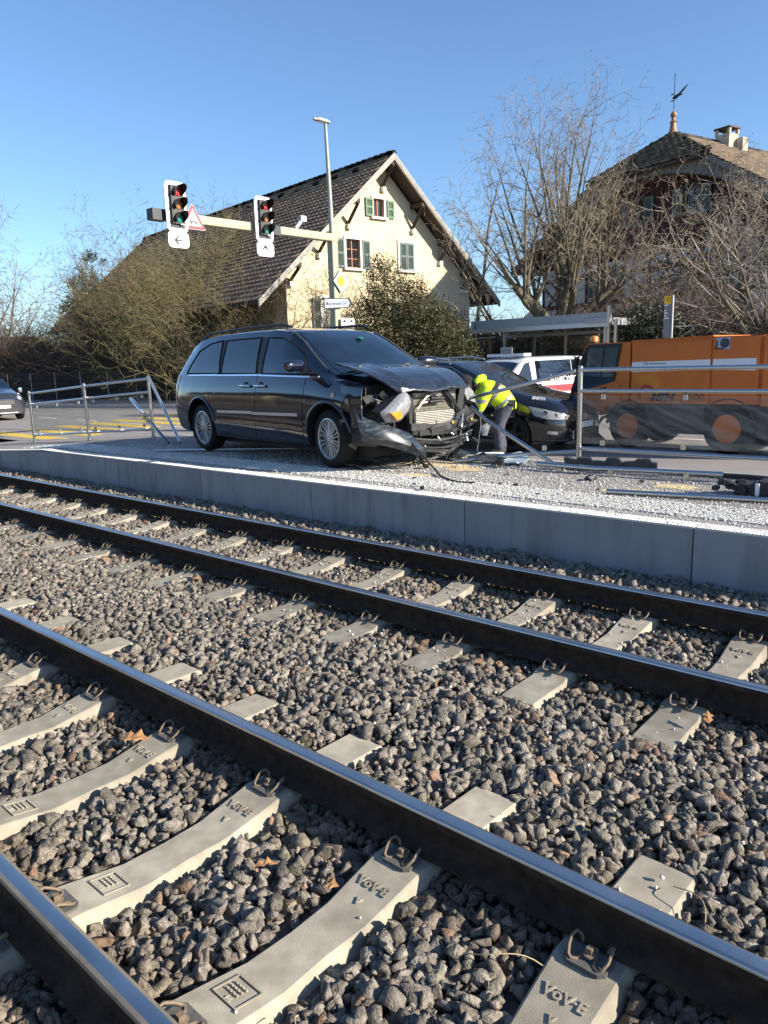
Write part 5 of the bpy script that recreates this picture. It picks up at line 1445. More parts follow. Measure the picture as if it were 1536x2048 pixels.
# ------------------------------------------------------------------ glass railings
def clampm():
    b = MB(); b.box((0, 0, 0), (.04, .035, .055)); b.tube([(0, -.022, 0), (0, .022, 0)], .014, 8); return b.mesh('clamp', 'steel', fix=True)
clamp_me = clampm()
def railing(name, label, posts, rails, panes, pane_mat, ext=0):
    P = empty(name, posts[0], 0, label, 'railing', 'glass railings on the platform')
    o = Vector(posts[0])
    for p, h in zip(posts, rails['h']):
        q = Vector(p) - o
        b = MB(); b.tube([q, q + Vector((0, 0, h))], .030, 14); b.lathe([(0, h + .012), (.02, h + .010), (.030, h)], 14, q); po = b.build('post', 'steel', P, smooth=50)
        b = MB(); b.lathe([(0, .0), (.055, .0), (.055, .012), (.03, .02)], 12, q); b.build('foot_flange', 'steel', po)
    for i in range(len(posts) - 1):
        a, c = Vector(posts[i]) - o, Vector(posts[i + 1]) - o
        d = (c - a).normalized()
        for fz, nm in ((rails['top'], 'top_rail'), (rails['mid'], 'middle_rail'), (rails['bot'], 'bottom_rail')):
            za, zc = (fz * rails['h'][i] / 1.1, fz * rails['h'][i + 1] / 1.1)
            b = MB(); b.tube([a + d * .03 + Vector((0, 0, za)), c - d * .03 + Vector((0, 0, zc))], .0225, 12); b.build(nm, 'steel', P, smooth=50)
        L = (c - a).length
        b = MB()
        u = d; w = Vector((-d.y, d.x, 0)).normalized() * .008
        pts = []
        for (t, z) in ((.05, rails['bot'] + .06), (L - .07, rails['bot'] + .06), (L - .07, rails['mid'] - .05), (.05, rails['mid'] - .05)):
            pts.append((t, z))
        b.prism(pts, a - w / 2, u, Uz, w); b.build('glass_pane', pane_mat, P)
        ang = math.atan2(d.y, d.x)
        for t in (.12, .5, .88):
            for z in (rails['bot'] + .075, rails['mid'] - .065):
                q = a.lerp(c, t)
                link('clamp', clamp_me, P, (q.x, q.y, q.z + z), (0, 0, ang))
    return P
RL = dict(h=[1.1, 1.1, 1.1], top=1.05, mid=.815, bot=.15)
left = railing('glass_railing', 'left glass railing with three steel posts going down the ramp', [(-16.7, 7.2, .0), (-14.22, 7.2, .155), (-12.3, 7.45, .272)], RL, 2, 'pane')
right = railing('glass_railing', 'right glass railing with dusty scratched pane in front of the orange sweeper', [(-4.1, 7.95, .273), (-1.72, 7.95, .273), (.66, 7.95, .273)], dict(h=[1.1, 1.1, 1.1], top=1.06, mid=.825, bot=.17), 2, 'pane_dusty')
o = Vector((-4.1, 7.95, .273))
b = MB(); b.tube([Vector(p) - o for p in ((-4.15, 7.93, 1.325), (-4.5, 7.86, 1.24), (-5.0, 7.78, 1.12), (-5.50, 7.80, 1.02))], .0225, 12); b.lathe([(0, 0), (.034, 0), (.034, .02), (0, .02)], 10, Vector((-4.17, 7.93, 1.31)) - o); b.build('bent_top_rail', 'steel', right, smooth=50)
b = MB(); b.tube([Vector(p) - o for p in ((-4.13, 7.95, .405), (-4.75, 7.7, .36), (-5.1, 7.35, .325), (-5.35, 7.2, .30))], .0225, 12); b.build('bent_bottom_rail', 'steel', right, smooth=50)
link('clamp', clamp_me, right, Vector((-4.48, 7.83, .44)) - o)

def pole(name, pts, r, label, mat='steel', cat='broken rail', n=12, extra=None):
    o = Vector(pts[0]); b = MB(); b.tube([Vector(p) - o for p in pts], r, n)
    if extra: extra(b, o)
    ob = b.build(name, mat, None, smooth=50, loc=o)
    return tag(ob, label, cat)
pole('broken_rail', [(-12.26, 7.44, 1.34), (-10.80, 7.02, .295)], .024, 'pale rail leaning from the railing corner down to the ground', 'alu')
ob = empty('broken_rail_end', (-12.62, 7.3, .95), 0, 'torn off glass edge strip with yellow tape leaning behind the minivan', 'broken rail')
o = Vector((-12.62, 7.3, .95)); p0, p1 = Vector((-12.7, 7.3, .97)) - o, Vector((-10.78, 6.80, .30)) - o
b = MB(); b.tube([p0, p0.lerp(p1, .36)], .034, 8); b.build('tube', 'alu', ob)
b = MB(); b.tube([p0.lerp(p1, .34), p1], .018, 6); b.build('strip', 'dark_plastic', ob)
b = MB(); n_ = (p1 - p0).normalized(); b.prism([(0, -.03), (1.15, -.02), (1.15, .01), (0, .05)], p0.lerp(p1, .33) + Vector((-.02, -.03, 0)), n_, Vector((.25, 0, 1)).normalized(), (0, .012, 0)); b.build('glass_sliver', 'frost', ob)
b = MB()
for t in (.40, .49): b.prism([(0, -.035), (.11, -.035), (.11, .055), (0, .055)], p0.lerp(p1, t) + Vector((-.02, -.045, 0)), n_, Vector((.25, 0, 1)).normalized(), (0, .004, 0))
b.build('yellow_tape', 'sign_yellow', ob)
pole('broken_rail', [(-10.05, 6.08, .296), (-9.2, 6.62, .30), (-7.9, 7.45, .30)], .023, 'pale rail lying on the glass beside the minivan rear wheel', 'alu')
pole('broken_rail', [(-5.30, 7.52, .93), (-5.02, 7.42, .78), (-4.08, 7.42, .30)], .023, 'steel rail slanting from the wreck down to the platform')
def ft(b, o):
    for x, y in ((-3.95, 7.24), (-3.36, 7.22), (-2.64, 7.35)): b.box(Vector((x, y, .305)) - o, (.05, .04, .07))
pole('broken_rail', [(-4.2, 7.20, .345), (-3.55, 7.25, .335), (-3.05, 7.29, .345), (-2.32, 7.40, .345)], .026, 'kinked steel rail lying along the back of the platform', extra=ft)
pole('broken_rail', [(-2.95, 6.26, .297), (-1.6, 6.54, .297), (-.4, 6.80, .297)], .024, 'straight steel rail lying on crumbs at the right edge')

# ------------------------------------------------------------------ debris
def jag(name, loc, poly, th, rx_, rz_, mat, label, cat='debris', seed=0):
    R = random.Random(seed)
    b = MB()
    b.prism([(x + R.uniform(-.01, .01), y + R.uniform(-.008, .008)) for x, y in poly], (0, 0, 0), Ux, Uz, (0, th, 0))
    o = b.build(name, mat, None, loc=loc, rot=(rx_, 0, rz_))
    return tag(o, label, cat)
foam = []
for i in range(26):
    x = i * .038; foam.append((x, .105 + (.035 if (i // 4) % 2 else 0) + (.03 if i < 3 else 0)))
jag('bumper_core', (-3.98, 7.40, .272), [(0, 0), (.5, -.0), (.96, .0)] + [(x, z) for x, z in foam[::-1]], .05, .15, .26, 'grey_plastic', 'long dark toothed bumper core lying in front of the right post')
jag('trim_strip', (-3.0, 7.62, .274), [(0, 0), (1.5, 0), (1.55, .03), (.8, .045), (0, .03)], .05, .1, .02, 'dark_plastic', 'thin black trim strip along the back kerb')
def lump(name, loc, s, mat, label, seed, sq=(1, .7, .45), cat='debris'):
    V, Fc = rock_variants(1, 7, seed, sq)[0]
    b = MB(); b.add([tuple(v * s) for v in V], [tuple(f) for f in Fc])
    o = b.build(name, mat, None, loc=loc, rot=(0, 0, seed * .7)); return tag(o, label, cat)
ob = empty('bumper_fragment', (-2.2, 6.78, .275), .02, 'large broken black bumper fragment at the right edge of the platform', 'debris')
b = MB(); b.prism([(0.16, 0), (1.6, 0), (1.6, .14), (.52, .15), (.45, .12), (.36, .13), (.30, .09), (.2, .10)], (0, 0, 0), Ux, Uz, (0, .22, 0)); b.build('shell', 'dark_plastic', ob)
b = MB()
for i in range(7):
    V, Fc = rock_variants(1, 6, 90 + i)[0]; b.add([tuple(v * .045 + np.array([.03 + .035 * i, -.02 + .05 * (i % 3), .05 + .05 * (i % 2)])) for v in V], [tuple(f) for f in Fc])
b.build('torn_end', 'dark_plastic', ob)
b = MB(); b.box((.36, -.01, .06), (.03, .03, .10)); b.build('clip', 'white_board', ob)
lump('rubble_lump', (-3.42, 6.88, .30), .07, 'dark_plastic', 'dark lump of plastic in front of the kinked rail', 101)
lump('rubble_lump', (-4.49, 5.54, .295), .045, 'dark_plastic', 'black chunk lying on the white platform edge', 102)
lump('rubble_lump', (-2.92, 6.97, .29), .035, 'dark_plastic', 'small black chunk under the end of the kinked rail', 103)
CH = ['black chip beside the end of the loose cable', 'black chip just right of the cable end', 'oval black chip between the cable and the straight rail', 'single black chip low on the crumbs near the ribbed paving', 'tiny black chip on the white ribs below the cable', 'tiny black chip left of the cable', 'black chip beside the left tip of the straight rail', 'black chip under the left tip of the kinked rail']
for i, (x, y) in enumerate(((-4.14, 6.23), (-4.03, 6.19), (-3.87, 6.22), (-3.43, 5.9), (-4.75, 5.75), (-5.0, 6.05), (-3.1, 6.4), (-4.3, 6.75))):
    o = lump('plastic_chip', (x, y, .283), .016 + .006 * (i % 3), 'dark_plastic', CH[i], 110 + i); o['group'] = 'black chips among the glass crumbs'
lump('reflector_shell', (-5.38, 6.72, .30), .055, 'dark_plastic', 'round dark plastic cap lying right of the front wheel', 120, (1, .9, .4))
R = random.Random(4)
for i, (x, y, s, mt, lb) in enumerate(((-5.62, 7.72, .30, 'scuff', 'bent silver bumper strip under the wreck'), (-5.05, 7.40, .26, 'grey_plastic', 'dark curled plastic shard right of the wreck'), (-4.72, 7.25, .16, 'dark_plastic', 'flat black shard on the crumbs right of the wreck'), (-5.35, 7.9, .24, 'frost', 'white crazed glass slab beside the wreck'), (-4.75, 7.62, .42, 'frost', 'long sheet of crazed bluish glass in front of the right post'), (-5.5, 7.45, .22, 'scuff', 'scratched grey body shard under the wreck'), (-5.2, 7.62, .20, 'rim_dark', 'twisted dark bracket beside the wreck'), (-6.1, 6.3, .2, 'dark_plastic', 'black liner scrap behind the front wheel'))):
    poly = []
    n_ = 9
    for k in range(n_):
        a = 2 * math.pi * k / n_; rr = s * R.uniform(.55, 1)
        poly.append((rr * math.cos(a) * 1.2, rr * math.sin(a) * .42))
    b = MB(); G2 = []
    vs = [Vector((p[0], p[1], .03 + .05 * R.random())) for p in poly]; cen = Vector((0, 0, .10 if mt != 'frost' else .04))
    vs2 = [v - Vector((0, 0, .012)) for v in vs]
    m_ = len(vs)
    b.add(vs + [cen] + vs2 + [cen - Vector((0, 0, .012))], [(k, (k + 1) % m_, m_) for k in range(m_)] + [(m_ + 1 + (k + 1) % m_, m_ + 1 + k, 2 * m_ + 1) for k in range(m_)] + [(k, m_ + 1 + k, m_ + 1 + (k + 1) % m_, (k + 1) % m_) for k in range(m_)])
    tag(b.build('wreck_shard', mt, None, loc=(x, y, PLAT + .002), rot=(0, 0, R.uniform(0, 6))), lb, 'debris')
# patches of spilt sand, 3 mm sheets
for i, (x, y, s) in enumerate(((-5.5, 7.1, .36), (-5.2, 6.25, .20), (-2.8, 6.48, .25), (-2.6, 6.95, .2), (-5.0, 6.9, .22))):
    b = MB(); n_ = 18; pts = []
    for k in range(n_):
        a = 2 * math.pi * k / n_; rr = s * R.uniform(.6, 1.1); pts.append((rr * math.cos(a) * 1.3, rr * math.sin(a) * .7))
    b.prism(pts, (0, 0, 0), Ux, Uy, (0, 0, .0035)); o = kind(b.build('sand_patch', 'fluid', None, loc=(x, y, PLAT - .0015)), 'stuff')
# dry leaves on the ballast
def leaf(x, y, z, s, rz_, label, curl=.5):
    b = MB(); G2 = []
    out = [(0, .02), (.25, .30), (.45, .18), (.6, .36), (.75, .16), (1, .03)]
    for t, w in out: G2.append([Vector((t * s, -w * s, curl * s * w)), Vector((t * s, 0, .12 * s * math.sin(t * 3))), Vector((t * s, w * s, curl * s * w * 1.2))])
    b.grid(G2); o = b.build('dry_leaf', 'dry_leaf', None, loc=(x, y, z), rot=(R.uniform(-.4, .4), R.uniform(-.5, .1), rz_))
    return tag(o, label, 'leaf', 'dry leaves on the ballast')
leaf(-3.02, 1.52, -.15, .14, .6, 'big curled orange leaf beside the sleeper at left')
leaf(-1.02, 3.25, -.13, .07, 2.0, 'orange dry leaf near the second rail at the right edge', .2)
leaf(-1.85, 1.35, -.155, .08, 1.0, 'reddish dry leaf between two near sleepers', .6)
leaf(-.68, 1.42, -.15, .09, 4.0, 'curled tan leaf beside the lowest sleeper', .7)
leaf(-1.62, 1.45, -.155, .06, .2, 'small tan leaf in the middle of the near track', .5)
leaf(-5.0, 3.25, -.15, .08, .5, 'orange leaf by the far track sleeper end at left', .4)
leaf(-2.2, 3.2, -.13, .06, 2.5, 'small orange leaf beside a far track sleeper end', .4)
for i, (x, y, L, a, bnd) in enumerate(((-1.1, 1.5, .22, .4, .06), (-.62, 2.05, .16, 2.4, .05), (-1.25, .95, .12, 1.9, .03), (-1.75, .2, .14, .8, .05))):
    c, s = math.cos(a), math.sin(a)
    pole('straw_stem', [(x + c * L * t + s * .02 * math.sin(5 * t), y + s * L * t - c * .02 * math.sin(5 * t), -.158 + bnd * .6 * math.sin(math.pi * t)) for t in [q / 9 for q in range(10)]], .0018, ['thin dry stem arching over the stones by the second rail', 'thin dry stem on the stones beyond the second rail', 'short dry stem between the near rails', 'pale dry stem in the bottom left corner'][i], 'straw', 'dry stem', 5)
# ================================================================== VEHICLES
class Loft:
    def __init__(s, st, n=90):
        a = np.array(sorted(st)); xs = np.linspace(a[0, 0], a[-1, 0], n)
        cols = []
        for k in range(1, a.shape[1]):
            c = np.interp(xs, a[:, 0], a[:, k])
            for _ in range(2):
                d = c.copy(); d[1:-1] = .25 * c[:-2] + .5 * c[1:-1] + .25 * c[2:]; c = d
            cols.append(c)
        s.xs = xs; s.c = np.array(cols)
    def par(s, x): return [float(np.interp(x, s.xs, c)) for c in s.c]
    def sec(s, x):
        zb, ws, wm, zl, wb, zr, wr, zc = s.par(x)
        H = zl - zb
        p = [(0, zb), (ws * .93, zb), (ws, zb + .03), (ws + (wm - ws) * .75, zb + H * .22), (wm, zb + H * .45), (wm * .998, zb + H * .68), (wm * .6 + wb * .4, zb + H * .86), (wb, zl)]
        for t in (.2, .4, .6, .8): p.append((wb + (wr - wb) * t ** 1.25, zl + (zr - zl) * t))
        p += [(wr, zr), (wr - .035, zr + (zc - zr) * .42), (wr * .72, zr + (zc - zr) * .78), (wr * .38, zr + (zc - zr) * .95), (0, zc)]
        return p
    def W(s, x, z):
        p = s.sec(x); q = [a for a in p if a[1] >= p[1][1]][1:13]
        return float(np.interp(z, [a[1] for a in q], [a[0] for a in q]))
    def T(s, x, y):
        p = s.sec(x)[12:]
        return float(np.interp(abs(y), [a[0] for a in p[::-1]], [a[1] for a in p[::-1]]))
    def body(s):
        b = MB(); rings = []
        for x in s.xs:
            h = s.sec(x)
            rings.append([(x, y, z) for y, z in h] + [(x, -y, z) for y, z in h[-2:0:-1]])
        n = len(rings[0])
        vs = [p for r in rings for p in r]; fs = []
        for i in range(len(rings) - 1):
            for j in range(n): fs.append((i * n + j, i * n + (j + 1) % n, (i + 1) * n + (j + 1) % n, (i + 1) * n + j))
        fs.append(tuple(range(n - 1, -1, -1))); fs.append(tuple((len(rings) - 1) * n + j for j in range(n)))
        b.add(vs, fs)
        return b
    def side(s, lo, hi, nu=8, nv=6, off=.005, sd=-1, th=.012):
        """patch on the body side between polyline lo and hi (x,z), both rear to front"""
        def at(pl, t):
            d = [0]
            for a, c in zip(pl, pl[1:]): d.append(d[-1] + math.hypot(c[0] - a[0], c[1] - a[1]))
            t *= d[-1]
            return float(np.interp(t, d, [p[0] for p in pl])), float(np.interp(t, d, [p[1] for p in pl]))
        G = []
        for i in range(nu + 1):
            a, c = at(lo, i / nu), at(hi, i / nu); row = []
            for j in range(nv + 1):
                t = j / nv; x, z = a[0] + (c[0] - a[0]) * t, a[1] + (c[1] - a[1]) * t
                row.append(Vector((x, sd * (s.W(x, z) + off), z)))
            G.append(row)
        b = MB(); b.shell(G, (0, -sd * th, 0)); return b
    def top(s, xy_lo, xy_hi, nu=10, nv=8, off=.005):
        """patch on the upper surface; each edge is (x, halfwidth, bulge): lo is lower/front edge"""
        G = []
        for i in range(nu + 1):
            u = -1 + 2 * i / nu; row = []
            for j in range(nv + 1):
                t = j / nv
                x = (xy_lo[0] + xy_lo[2] * (1 - u * u)) * (1 - t) + (xy_hi[0] + xy_hi[2] * (1 - u * u)) * t
                y = u * (xy_lo[1] * (1 - t) + xy_hi[1] * t)
                row.append(Vector((x, y, s.T(x, y) + off)))
            G.append(row)
        b = MB(); b.shell(G, (0, 0, -.012)); return b

def cut(ob, holes):
    """wheel wells: (x, z, r, y0, y1)"""
    cs = []
    for x, z, r, y0, y1 in holes:
        b = MB(); n = 40
        vs = [(x + r * math.cos(2 * math.pi * k / n), y, z + r * math.sin(2 * math.pi * k / n)) for y in (y0, y1) for k in range(n)]
        b.add(vs, [tuple(range(n)), tuple(range(2 * n - 1, n - 1, -1))] + [(k, k + n, (k + 1) % n + n, (k + 1) % n) for k in range(n)])
        c = b.build('cutter', 'dark_plastic', None); c.matrix_world = Matrix(); cs.append(c)
    par = ob.parent; ob.parent = None
    for c in cs:
        md = ob.modifiers.new('b', 'BOOLEAN'); md.operation = 'DIFFERENCE'; md.object = c; md.solver = 'EXACT'; md.material_mode = 'TRANSFER'
    dg = bpy.context.evaluated_depsgraph_get(); dg.update()
    me = bpy.data.meshes.new_from_object(ob.evaluated_get(dg))
    ob.modifiers.clear(); ob.data = me; ob.parent = par
    for c in cs: bpy.data.objects.remove(c)
    me.polygons.foreach_set('use_smooth', [True] * len(me.polygons)); me.set_sharp_from_angle(angle=math.radians(32))

def wheel_parts(R, rr, w, spokes=10, style='double', rim_mat='rim'):
    """meshes for a wheel whose outer face looks to -y at y = -w/2"""
    t = MB()
    sh = [(rr, -w / 2 + .012), (rr + .02, -w / 2), (R - .05, -w / 2 - .004), (R - .018, -w / 2 + .014), (R, -w / 2 + .05), (R, w / 2 - .05), (R - .018, w / 2 - .014), (R - .05, w / 2), (rr, w / 2 - .01), (rr - .02, w / 2 - .04), (rr - .02, -w / 2 + .04), (rr, -w / 2 + .012)]
    t.lathe(sh, 48, (0, 0, 0), 'y')
    for k in range(5):
        y = -w / 2 + .05 + (w - .1) * k / 4
        if k not in (0, 4): t.lathe([(R + .0005, y - .004), (R - .008, y), (R + .0005, y + .004)], 48, (0, 0, 0), 'y')
    r = MB()
    r.lathe([(rr + .012, -w / 2 + .006), (rr - .004, -w / 2 + .002), (rr - .016, -w / 2 + .014), (rr - .022, -w / 2 + .06), (rr - .03, w / 2 - .05)], 48, (0, 0, 0), 'y')
    y0 = -w / 2 + .018
    def spoke(a, wi, wo):
        d = Vector((math.cos(a), 0, math.sin(a))); q = Vector((-math.sin(a), 0, math.cos(a)))
        A, B = .045, rr - .012
        v = []
        for rad, hw, yy in ((A, wi, y0 - .012), ((A + B) / 2, (wi + wo) / 2, y0 + .004), (B, wo, y0 + .006)):
            v += [d * rad - q * hw + Vector((0, yy + .008, 0)), d * rad - q * hw * .55 + Vector((0, yy, 0)), d * rad + q * hw * .55 + Vector((0, yy, 0)), d * rad + q * hw + Vector((0, yy + .008, 0)), d * rad + q * hw + Vector((0, yy + .04, 0)), d * rad - q * hw + Vector((0, yy + .04, 0))]
        f = []
        for i in range(2):
            for j in range(6): f.append((i * 6 + j, i * 6 + (j + 1) % 6, (i + 1) * 6 + (j + 1) % 6, (i + 1) * 6 + j))
        r.add(v, f)
    for k in range(spokes):
        a = 2 * math.pi * k / spokes + .1
        if style == 'double':
            spoke(a - .135, .008, .0135); spoke(a + .135, .008, .0135)
        else: spoke(a, .02, .03)
    r.lathe([(0, y0 - .020), (.030, y0 - .020), (.034, y0 - .012), (.07, y0 - .006), (.085, y0 + .004), (.085, y0 + .04)], 24, (0, 0, 0), 'y')
    h = MB()
    for k in range(5):
        a = 2 * math.pi * k / 5 + .4
        h.lathe([(0, y0 - .010), (.011, y0 - .010), (.011, y0 + .01)], 8, (.055 * math.cos(a), 0, .055 * math.sin(a)), 'y')
    h.lathe([(0, y0 + .075), (rr - .04, y0 + .075), (rr - .04, y0 + .085)], 32, (0, 0, 0), 'y')
    return t.mesh('tyre', 'rubber', smooth=40, fix=True), r.mesh('rim', rim_mat, smooth=35, fix=True), h.mesh('brake_disc', 'rim_dark', smooth=35)
def wheel(P, parts, x, y, z, flip=False, steer=0, spin=0):
    w = link('wheel', parts[0], P, (x, y, z), (0, spin, math.pi * flip + steer))
    link('rim', parts[1], w); link('brake_disc', parts[2], w)
    return w

# ------------------------------------------------------------------ crashed minivan
V = empty('minivan', (-6.23, 7.07, PLAT + .012), math.radians(-6.9), 'crashed black minivan with its front end torn open on the platform', 'minivan')
st = [(-4.00, .42, .70, .78, .86, .74, .96, .68, .98), (-3.95, .34, .84, .90, 1.02, .84, 1.12, .72, 1.15), (-3.82, .29, .90, .945, 1.09, .885, 1.29, .725, 1.34), (-3.62, .26, .93, .965, 1.10, .90, 1.47, .715, 1.52),
      (-3.30, .235, .94, .975, 1.10, .91, 1.60, .71, 1.64), (-2.8, .225, .945, .985, 1.095, .915, 1.64, .71, 1.67), (-2.0, .22, .945, .985, 1.09, .915, 1.65, .705, 1.685), (-1.4, .22, .945, .985, 1.085, .915, 1.645, .70, 1.68),
      (-1.0, .22, .945, .985, 1.08, .915, 1.60, .69, 1.64), (-.7, .22, .945, .985, 1.075, .91, 1.42, .72, 1.52), (-.4, .22, .945, .98, 1.065, .905, 1.225, .785, 1.35), (-.15, .23, .94, .98, 1.05, .90, 1.10, .83, 1.20),
      (.1, .26, .93, .975, 1.01, .90, 1.03, .83, 1.085), (.30, .30, .92, .97, .965, .90, .985, .80, 1.0), (.44, .34, .91, .965, .93, .895, .945, .78, .95)]
lf = Loft(st)
bd = lf.body().build('body', ['paint_van', 'dark_plastic'], V, fix=True)
cut(bd, [(0, .36, .405, -1.3, -.52), (-3.03, .37, .405, -1.3, -.55), (0, .36, .405, .52, 1.3), (-3.03, .37, .405, .55, 1.3), (.62, .62, .36, -1.3, 1.3)])
gl = lambda nm, lo, hi, mt='glass_dark', off=.006, nu=10, nv=6, sd=-1: lf.side(lo, hi, nu, nv, off, sd).build(nm, mt, V, smooth=40)
for sd in (-1, 1):
    gl('side_window', [(-3.48, 1.125), (-2.51, 1.118)], [(-3.41, 1.24), (-3.25, 1.44), (-2.94, 1.54), (-2.62, 1.57)], sd=sd)
    gl('side_window', [(-2.46, 1.118), (-1.55, 1.108)], [(-2.50, 1.565), (-1.63, 1.572)], sd=sd)
    gl('side_window', [(-1.41, 1.104), (-.46, 1.09)], [(-1.45, 1.56), (-1.14, 1.545), (-.89, 1.46), (-.66, 1.335), (-.56, 1.25)], 'glass_mid', sd=sd)
    for pl in ([(-3.48, 1.125), (-3.41, 1.24), (-3.25, 1.44), (-2.94, 1.54), (-2.62, 1.57), (-2.51, 1.118)], [(-2.46, 1.118), (-2.50, 1.565), (-1.63, 1.572), (-1.55, 1.108)], [(-1.41, 1.104), (-1.45, 1.56), (-1.14, 1.545), (-.89, 1.46), (-.66, 1.335), (-.56, 1.25), (-.46, 1.09)]):
        b = MB(); pp = []
        for (p, q) in zip(pl, pl[1:] + pl[:1]):
            for t in (0, .34, .67): x, z = p[0] + (q[0] - p[0]) * t, p[1] + (q[1] - p[1]) * t; pp.append((x, sd * (lf.W(x, z) + .007), z))
        b.tube(pp + pp[:1], .011, 5); b.build('window_seal', 'rubber', V, smooth=60)
    # black surround between the windows
    gl('pillar_trim', [(-2.52, 1.12), (-2.45, 1.12)], [(-2.63, 1.575), (-2.49, 1.575)], 'dark_plastic', .0045, 3, 4, sd)
    gl('pillar_trim', [(-1.56, 1.11), (-1.40, 1.105)], [(-1.64, 1.575), (-1.44, 1.565)], 'dark_plastic', .0045, 3, 4, sd)
    gl('mirror_base', [(-.47, 1.09), (-.22, 1.075)], [(-.50, 1.20), (-.40, 1.15)], 'dark_plastic', .008, 3, 3, sd)
    # doors proud of the shell, with gaps between them
    gl('sliding_door', [(-2.54, .33), (-1.565, .28)], [(-2.60, .9), (-2.56, 1.085), (-1.50, 1.075)], 'paint_van', .006, 12, 10, sd)
    d = gl('front_door', [(-1.555, .28), (-.49, .27)], [(-1.485, 1.075), (-.44, 1.05)], 'paint_van', .006, 12, 10, sd)
    gl('rocker_sill', [(-2.58, .235), (-.48, .225)], [(-2.56, .315), (-.49, .265)], 'dark_plastic', .004, 10, 2, sd)
    for (xa, xb, za, zb_) in ((-3.42, -2.56, 1.100, 1.098), (-2.55, -1.505, 1.094, 1.090), (-1.495, -.19, 1.088, 1.055)):
        gl('chrome_strip', [(xa, za - .008), (xb, zb_ - .008)], [(xa, za + .012), (xb, zb_ + .012)], 'chrome', .012, 8, 1, sd)
    for (xa, xb) in ((-2.50, -1.595), (-1.585, -.56)):
        gl('protective_strip', [(xa, .582), (xb, .592)], [(xa, .618), (xb, .628)], 'alu', .018, 8, 1, sd)
    for xh in (-1.745, -1.385):
        b = MB(); y = sd * (lf.W(xh, .955) + .035)
        b.tube([(xh - .12, y + sd * -.02, .955), (xh - .10, y, .955), (xh + .10, y, .955), (xh + .12, y + sd * -.02, .955)], .017, 8)
        h = b.build('door_handle', 'chrome', V, smooth=50)
        b = MB(); b.lathe([(0, 0), (.052, 0), (.056, .004)], 16, (xh, sd * (lf.W(xh, .955) + .0075), .955), 'y'); b.build('handle_cup', 'dark_plastic', h)
    # wheel arch lips
    for xc, zc, a0, a1 in ((-3.03, .37, 12, 172), (0, .36, 10, 176)):
        b = MB(); pts = []
        for k in range(25):
            a = math.radians(a0 + (a1 - a0) * k / 24); x, z = xc + .415 * math.cos(a), zc + .415 * math.sin(a)
            pts.append((x, sd * (lf.W(min(x, .43), z) + .004), z))
        b.tube(pts, .020, 8); b.build('wheel_arch', 'paint_van', V, smooth=60)
    # roof rail
    b = MB(); b.tube([(-3.35, sd * .66, 1.62), (-3.1, sd * .655, 1.69), (-2.0, sd * .65, 1.72), (-1.3, sd * .64, 1.715), (-1.08, sd * .635, 1.68)], .017, 8); b.build('roof_rail', 'dark_plastic', V, smooth=60)
    # A pillar edge strip
    b = MB(); b.tube([(-1.0, sd * .665, 1.615), (-.7, sd * .705, 1.465), (-.4, sd * .765, 1.275), (-.13, sd * .815, 1.125)], .012, 6); b.build('pillar_strip', 'grey_plastic', V, smooth=60)
ws = lf.top((.02, .74, .06), (-.94, .60, .0), 14, 12, .006).build('windscreen', 'glass_mid', V, smooth=40)
b = MB(); b.box((-.72, .12, 1.50), (.06, .18, .03)); b.lathe([(0, 0), (.04, .005), (.05, .02), (0, .03)], 12, (-.66, .12, 1.505)); b.build('toll_badge', 'lens_green', V)
for y0, y1 in ((-.70, -.12), (.0, .62)):
    b = MB(); pts = []
    for k in range(8):
        y = y0 + (y1 - y0) * k / 7; x = .03 - .02 * k / 7 + .03; pts.append((x, y, lf.T(x, y) + .02))
    b.tube(pts, .008, 5); b.build('wiper', 'dark_plastic', V)
b = MB(); b.tube([(-.30, -.72, 1.16), (-.20, -.62, 1.175), (-.1, -.55, 1.17)], .012, 6); b.build('wiper_trim', 'alu', V)
# mirror
for sd in (-1, 1):
    b = MB(); n = 10
    prof = [(.0, .03), (.05, .075), (.16, .085), (.27, .08), (.30, .05)]
    G = []
    for i in range(9):
        u = i / 8; y = .95 + .29 * u; hh = .072 * (1 - .35 * (2 * u - 1) ** 4); dd = .065 * (1 - .4 * (2 * u - 1) ** 4); row = []
        for k in range(13):
            a = 2 * math.pi * k / 12; row.append(Vector((-.43 + dd * math.cos(a) + .05 * u, sd * y, 1.195 + hh * math.copysign(abs(math.sin(a)) ** .7, math.sin(a)))))
        G.append(row)
    b.grid(G)
    b.add(G[0][:-1], [tuple(range(12))]); b.add(G[-1][:-1], [tuple(range(12))])
    b.box((-.38, sd * .93, 1.115), (.10, .16, .035))
    b.build('wing_mirror', 'paint_van', V, smooth=50)
wp = wheel_parts(.345, .232, .225, 10)
wheel(V, wp, -3.03, -.845, .345); wheel(V, wp, 0, -.845, .345, steer=-.10, spin=.4)
wheel(V, wp, -3.03, .845, .345, True); wheel(V, wp, 0, .845, .345, True, steer=-.10)
b = MB(); b.lathe([(.35, -.90), (.40, -.90), (.40, -.55), (.35, -.55)], 28, (-3.03, 0, .37), 'y'); 
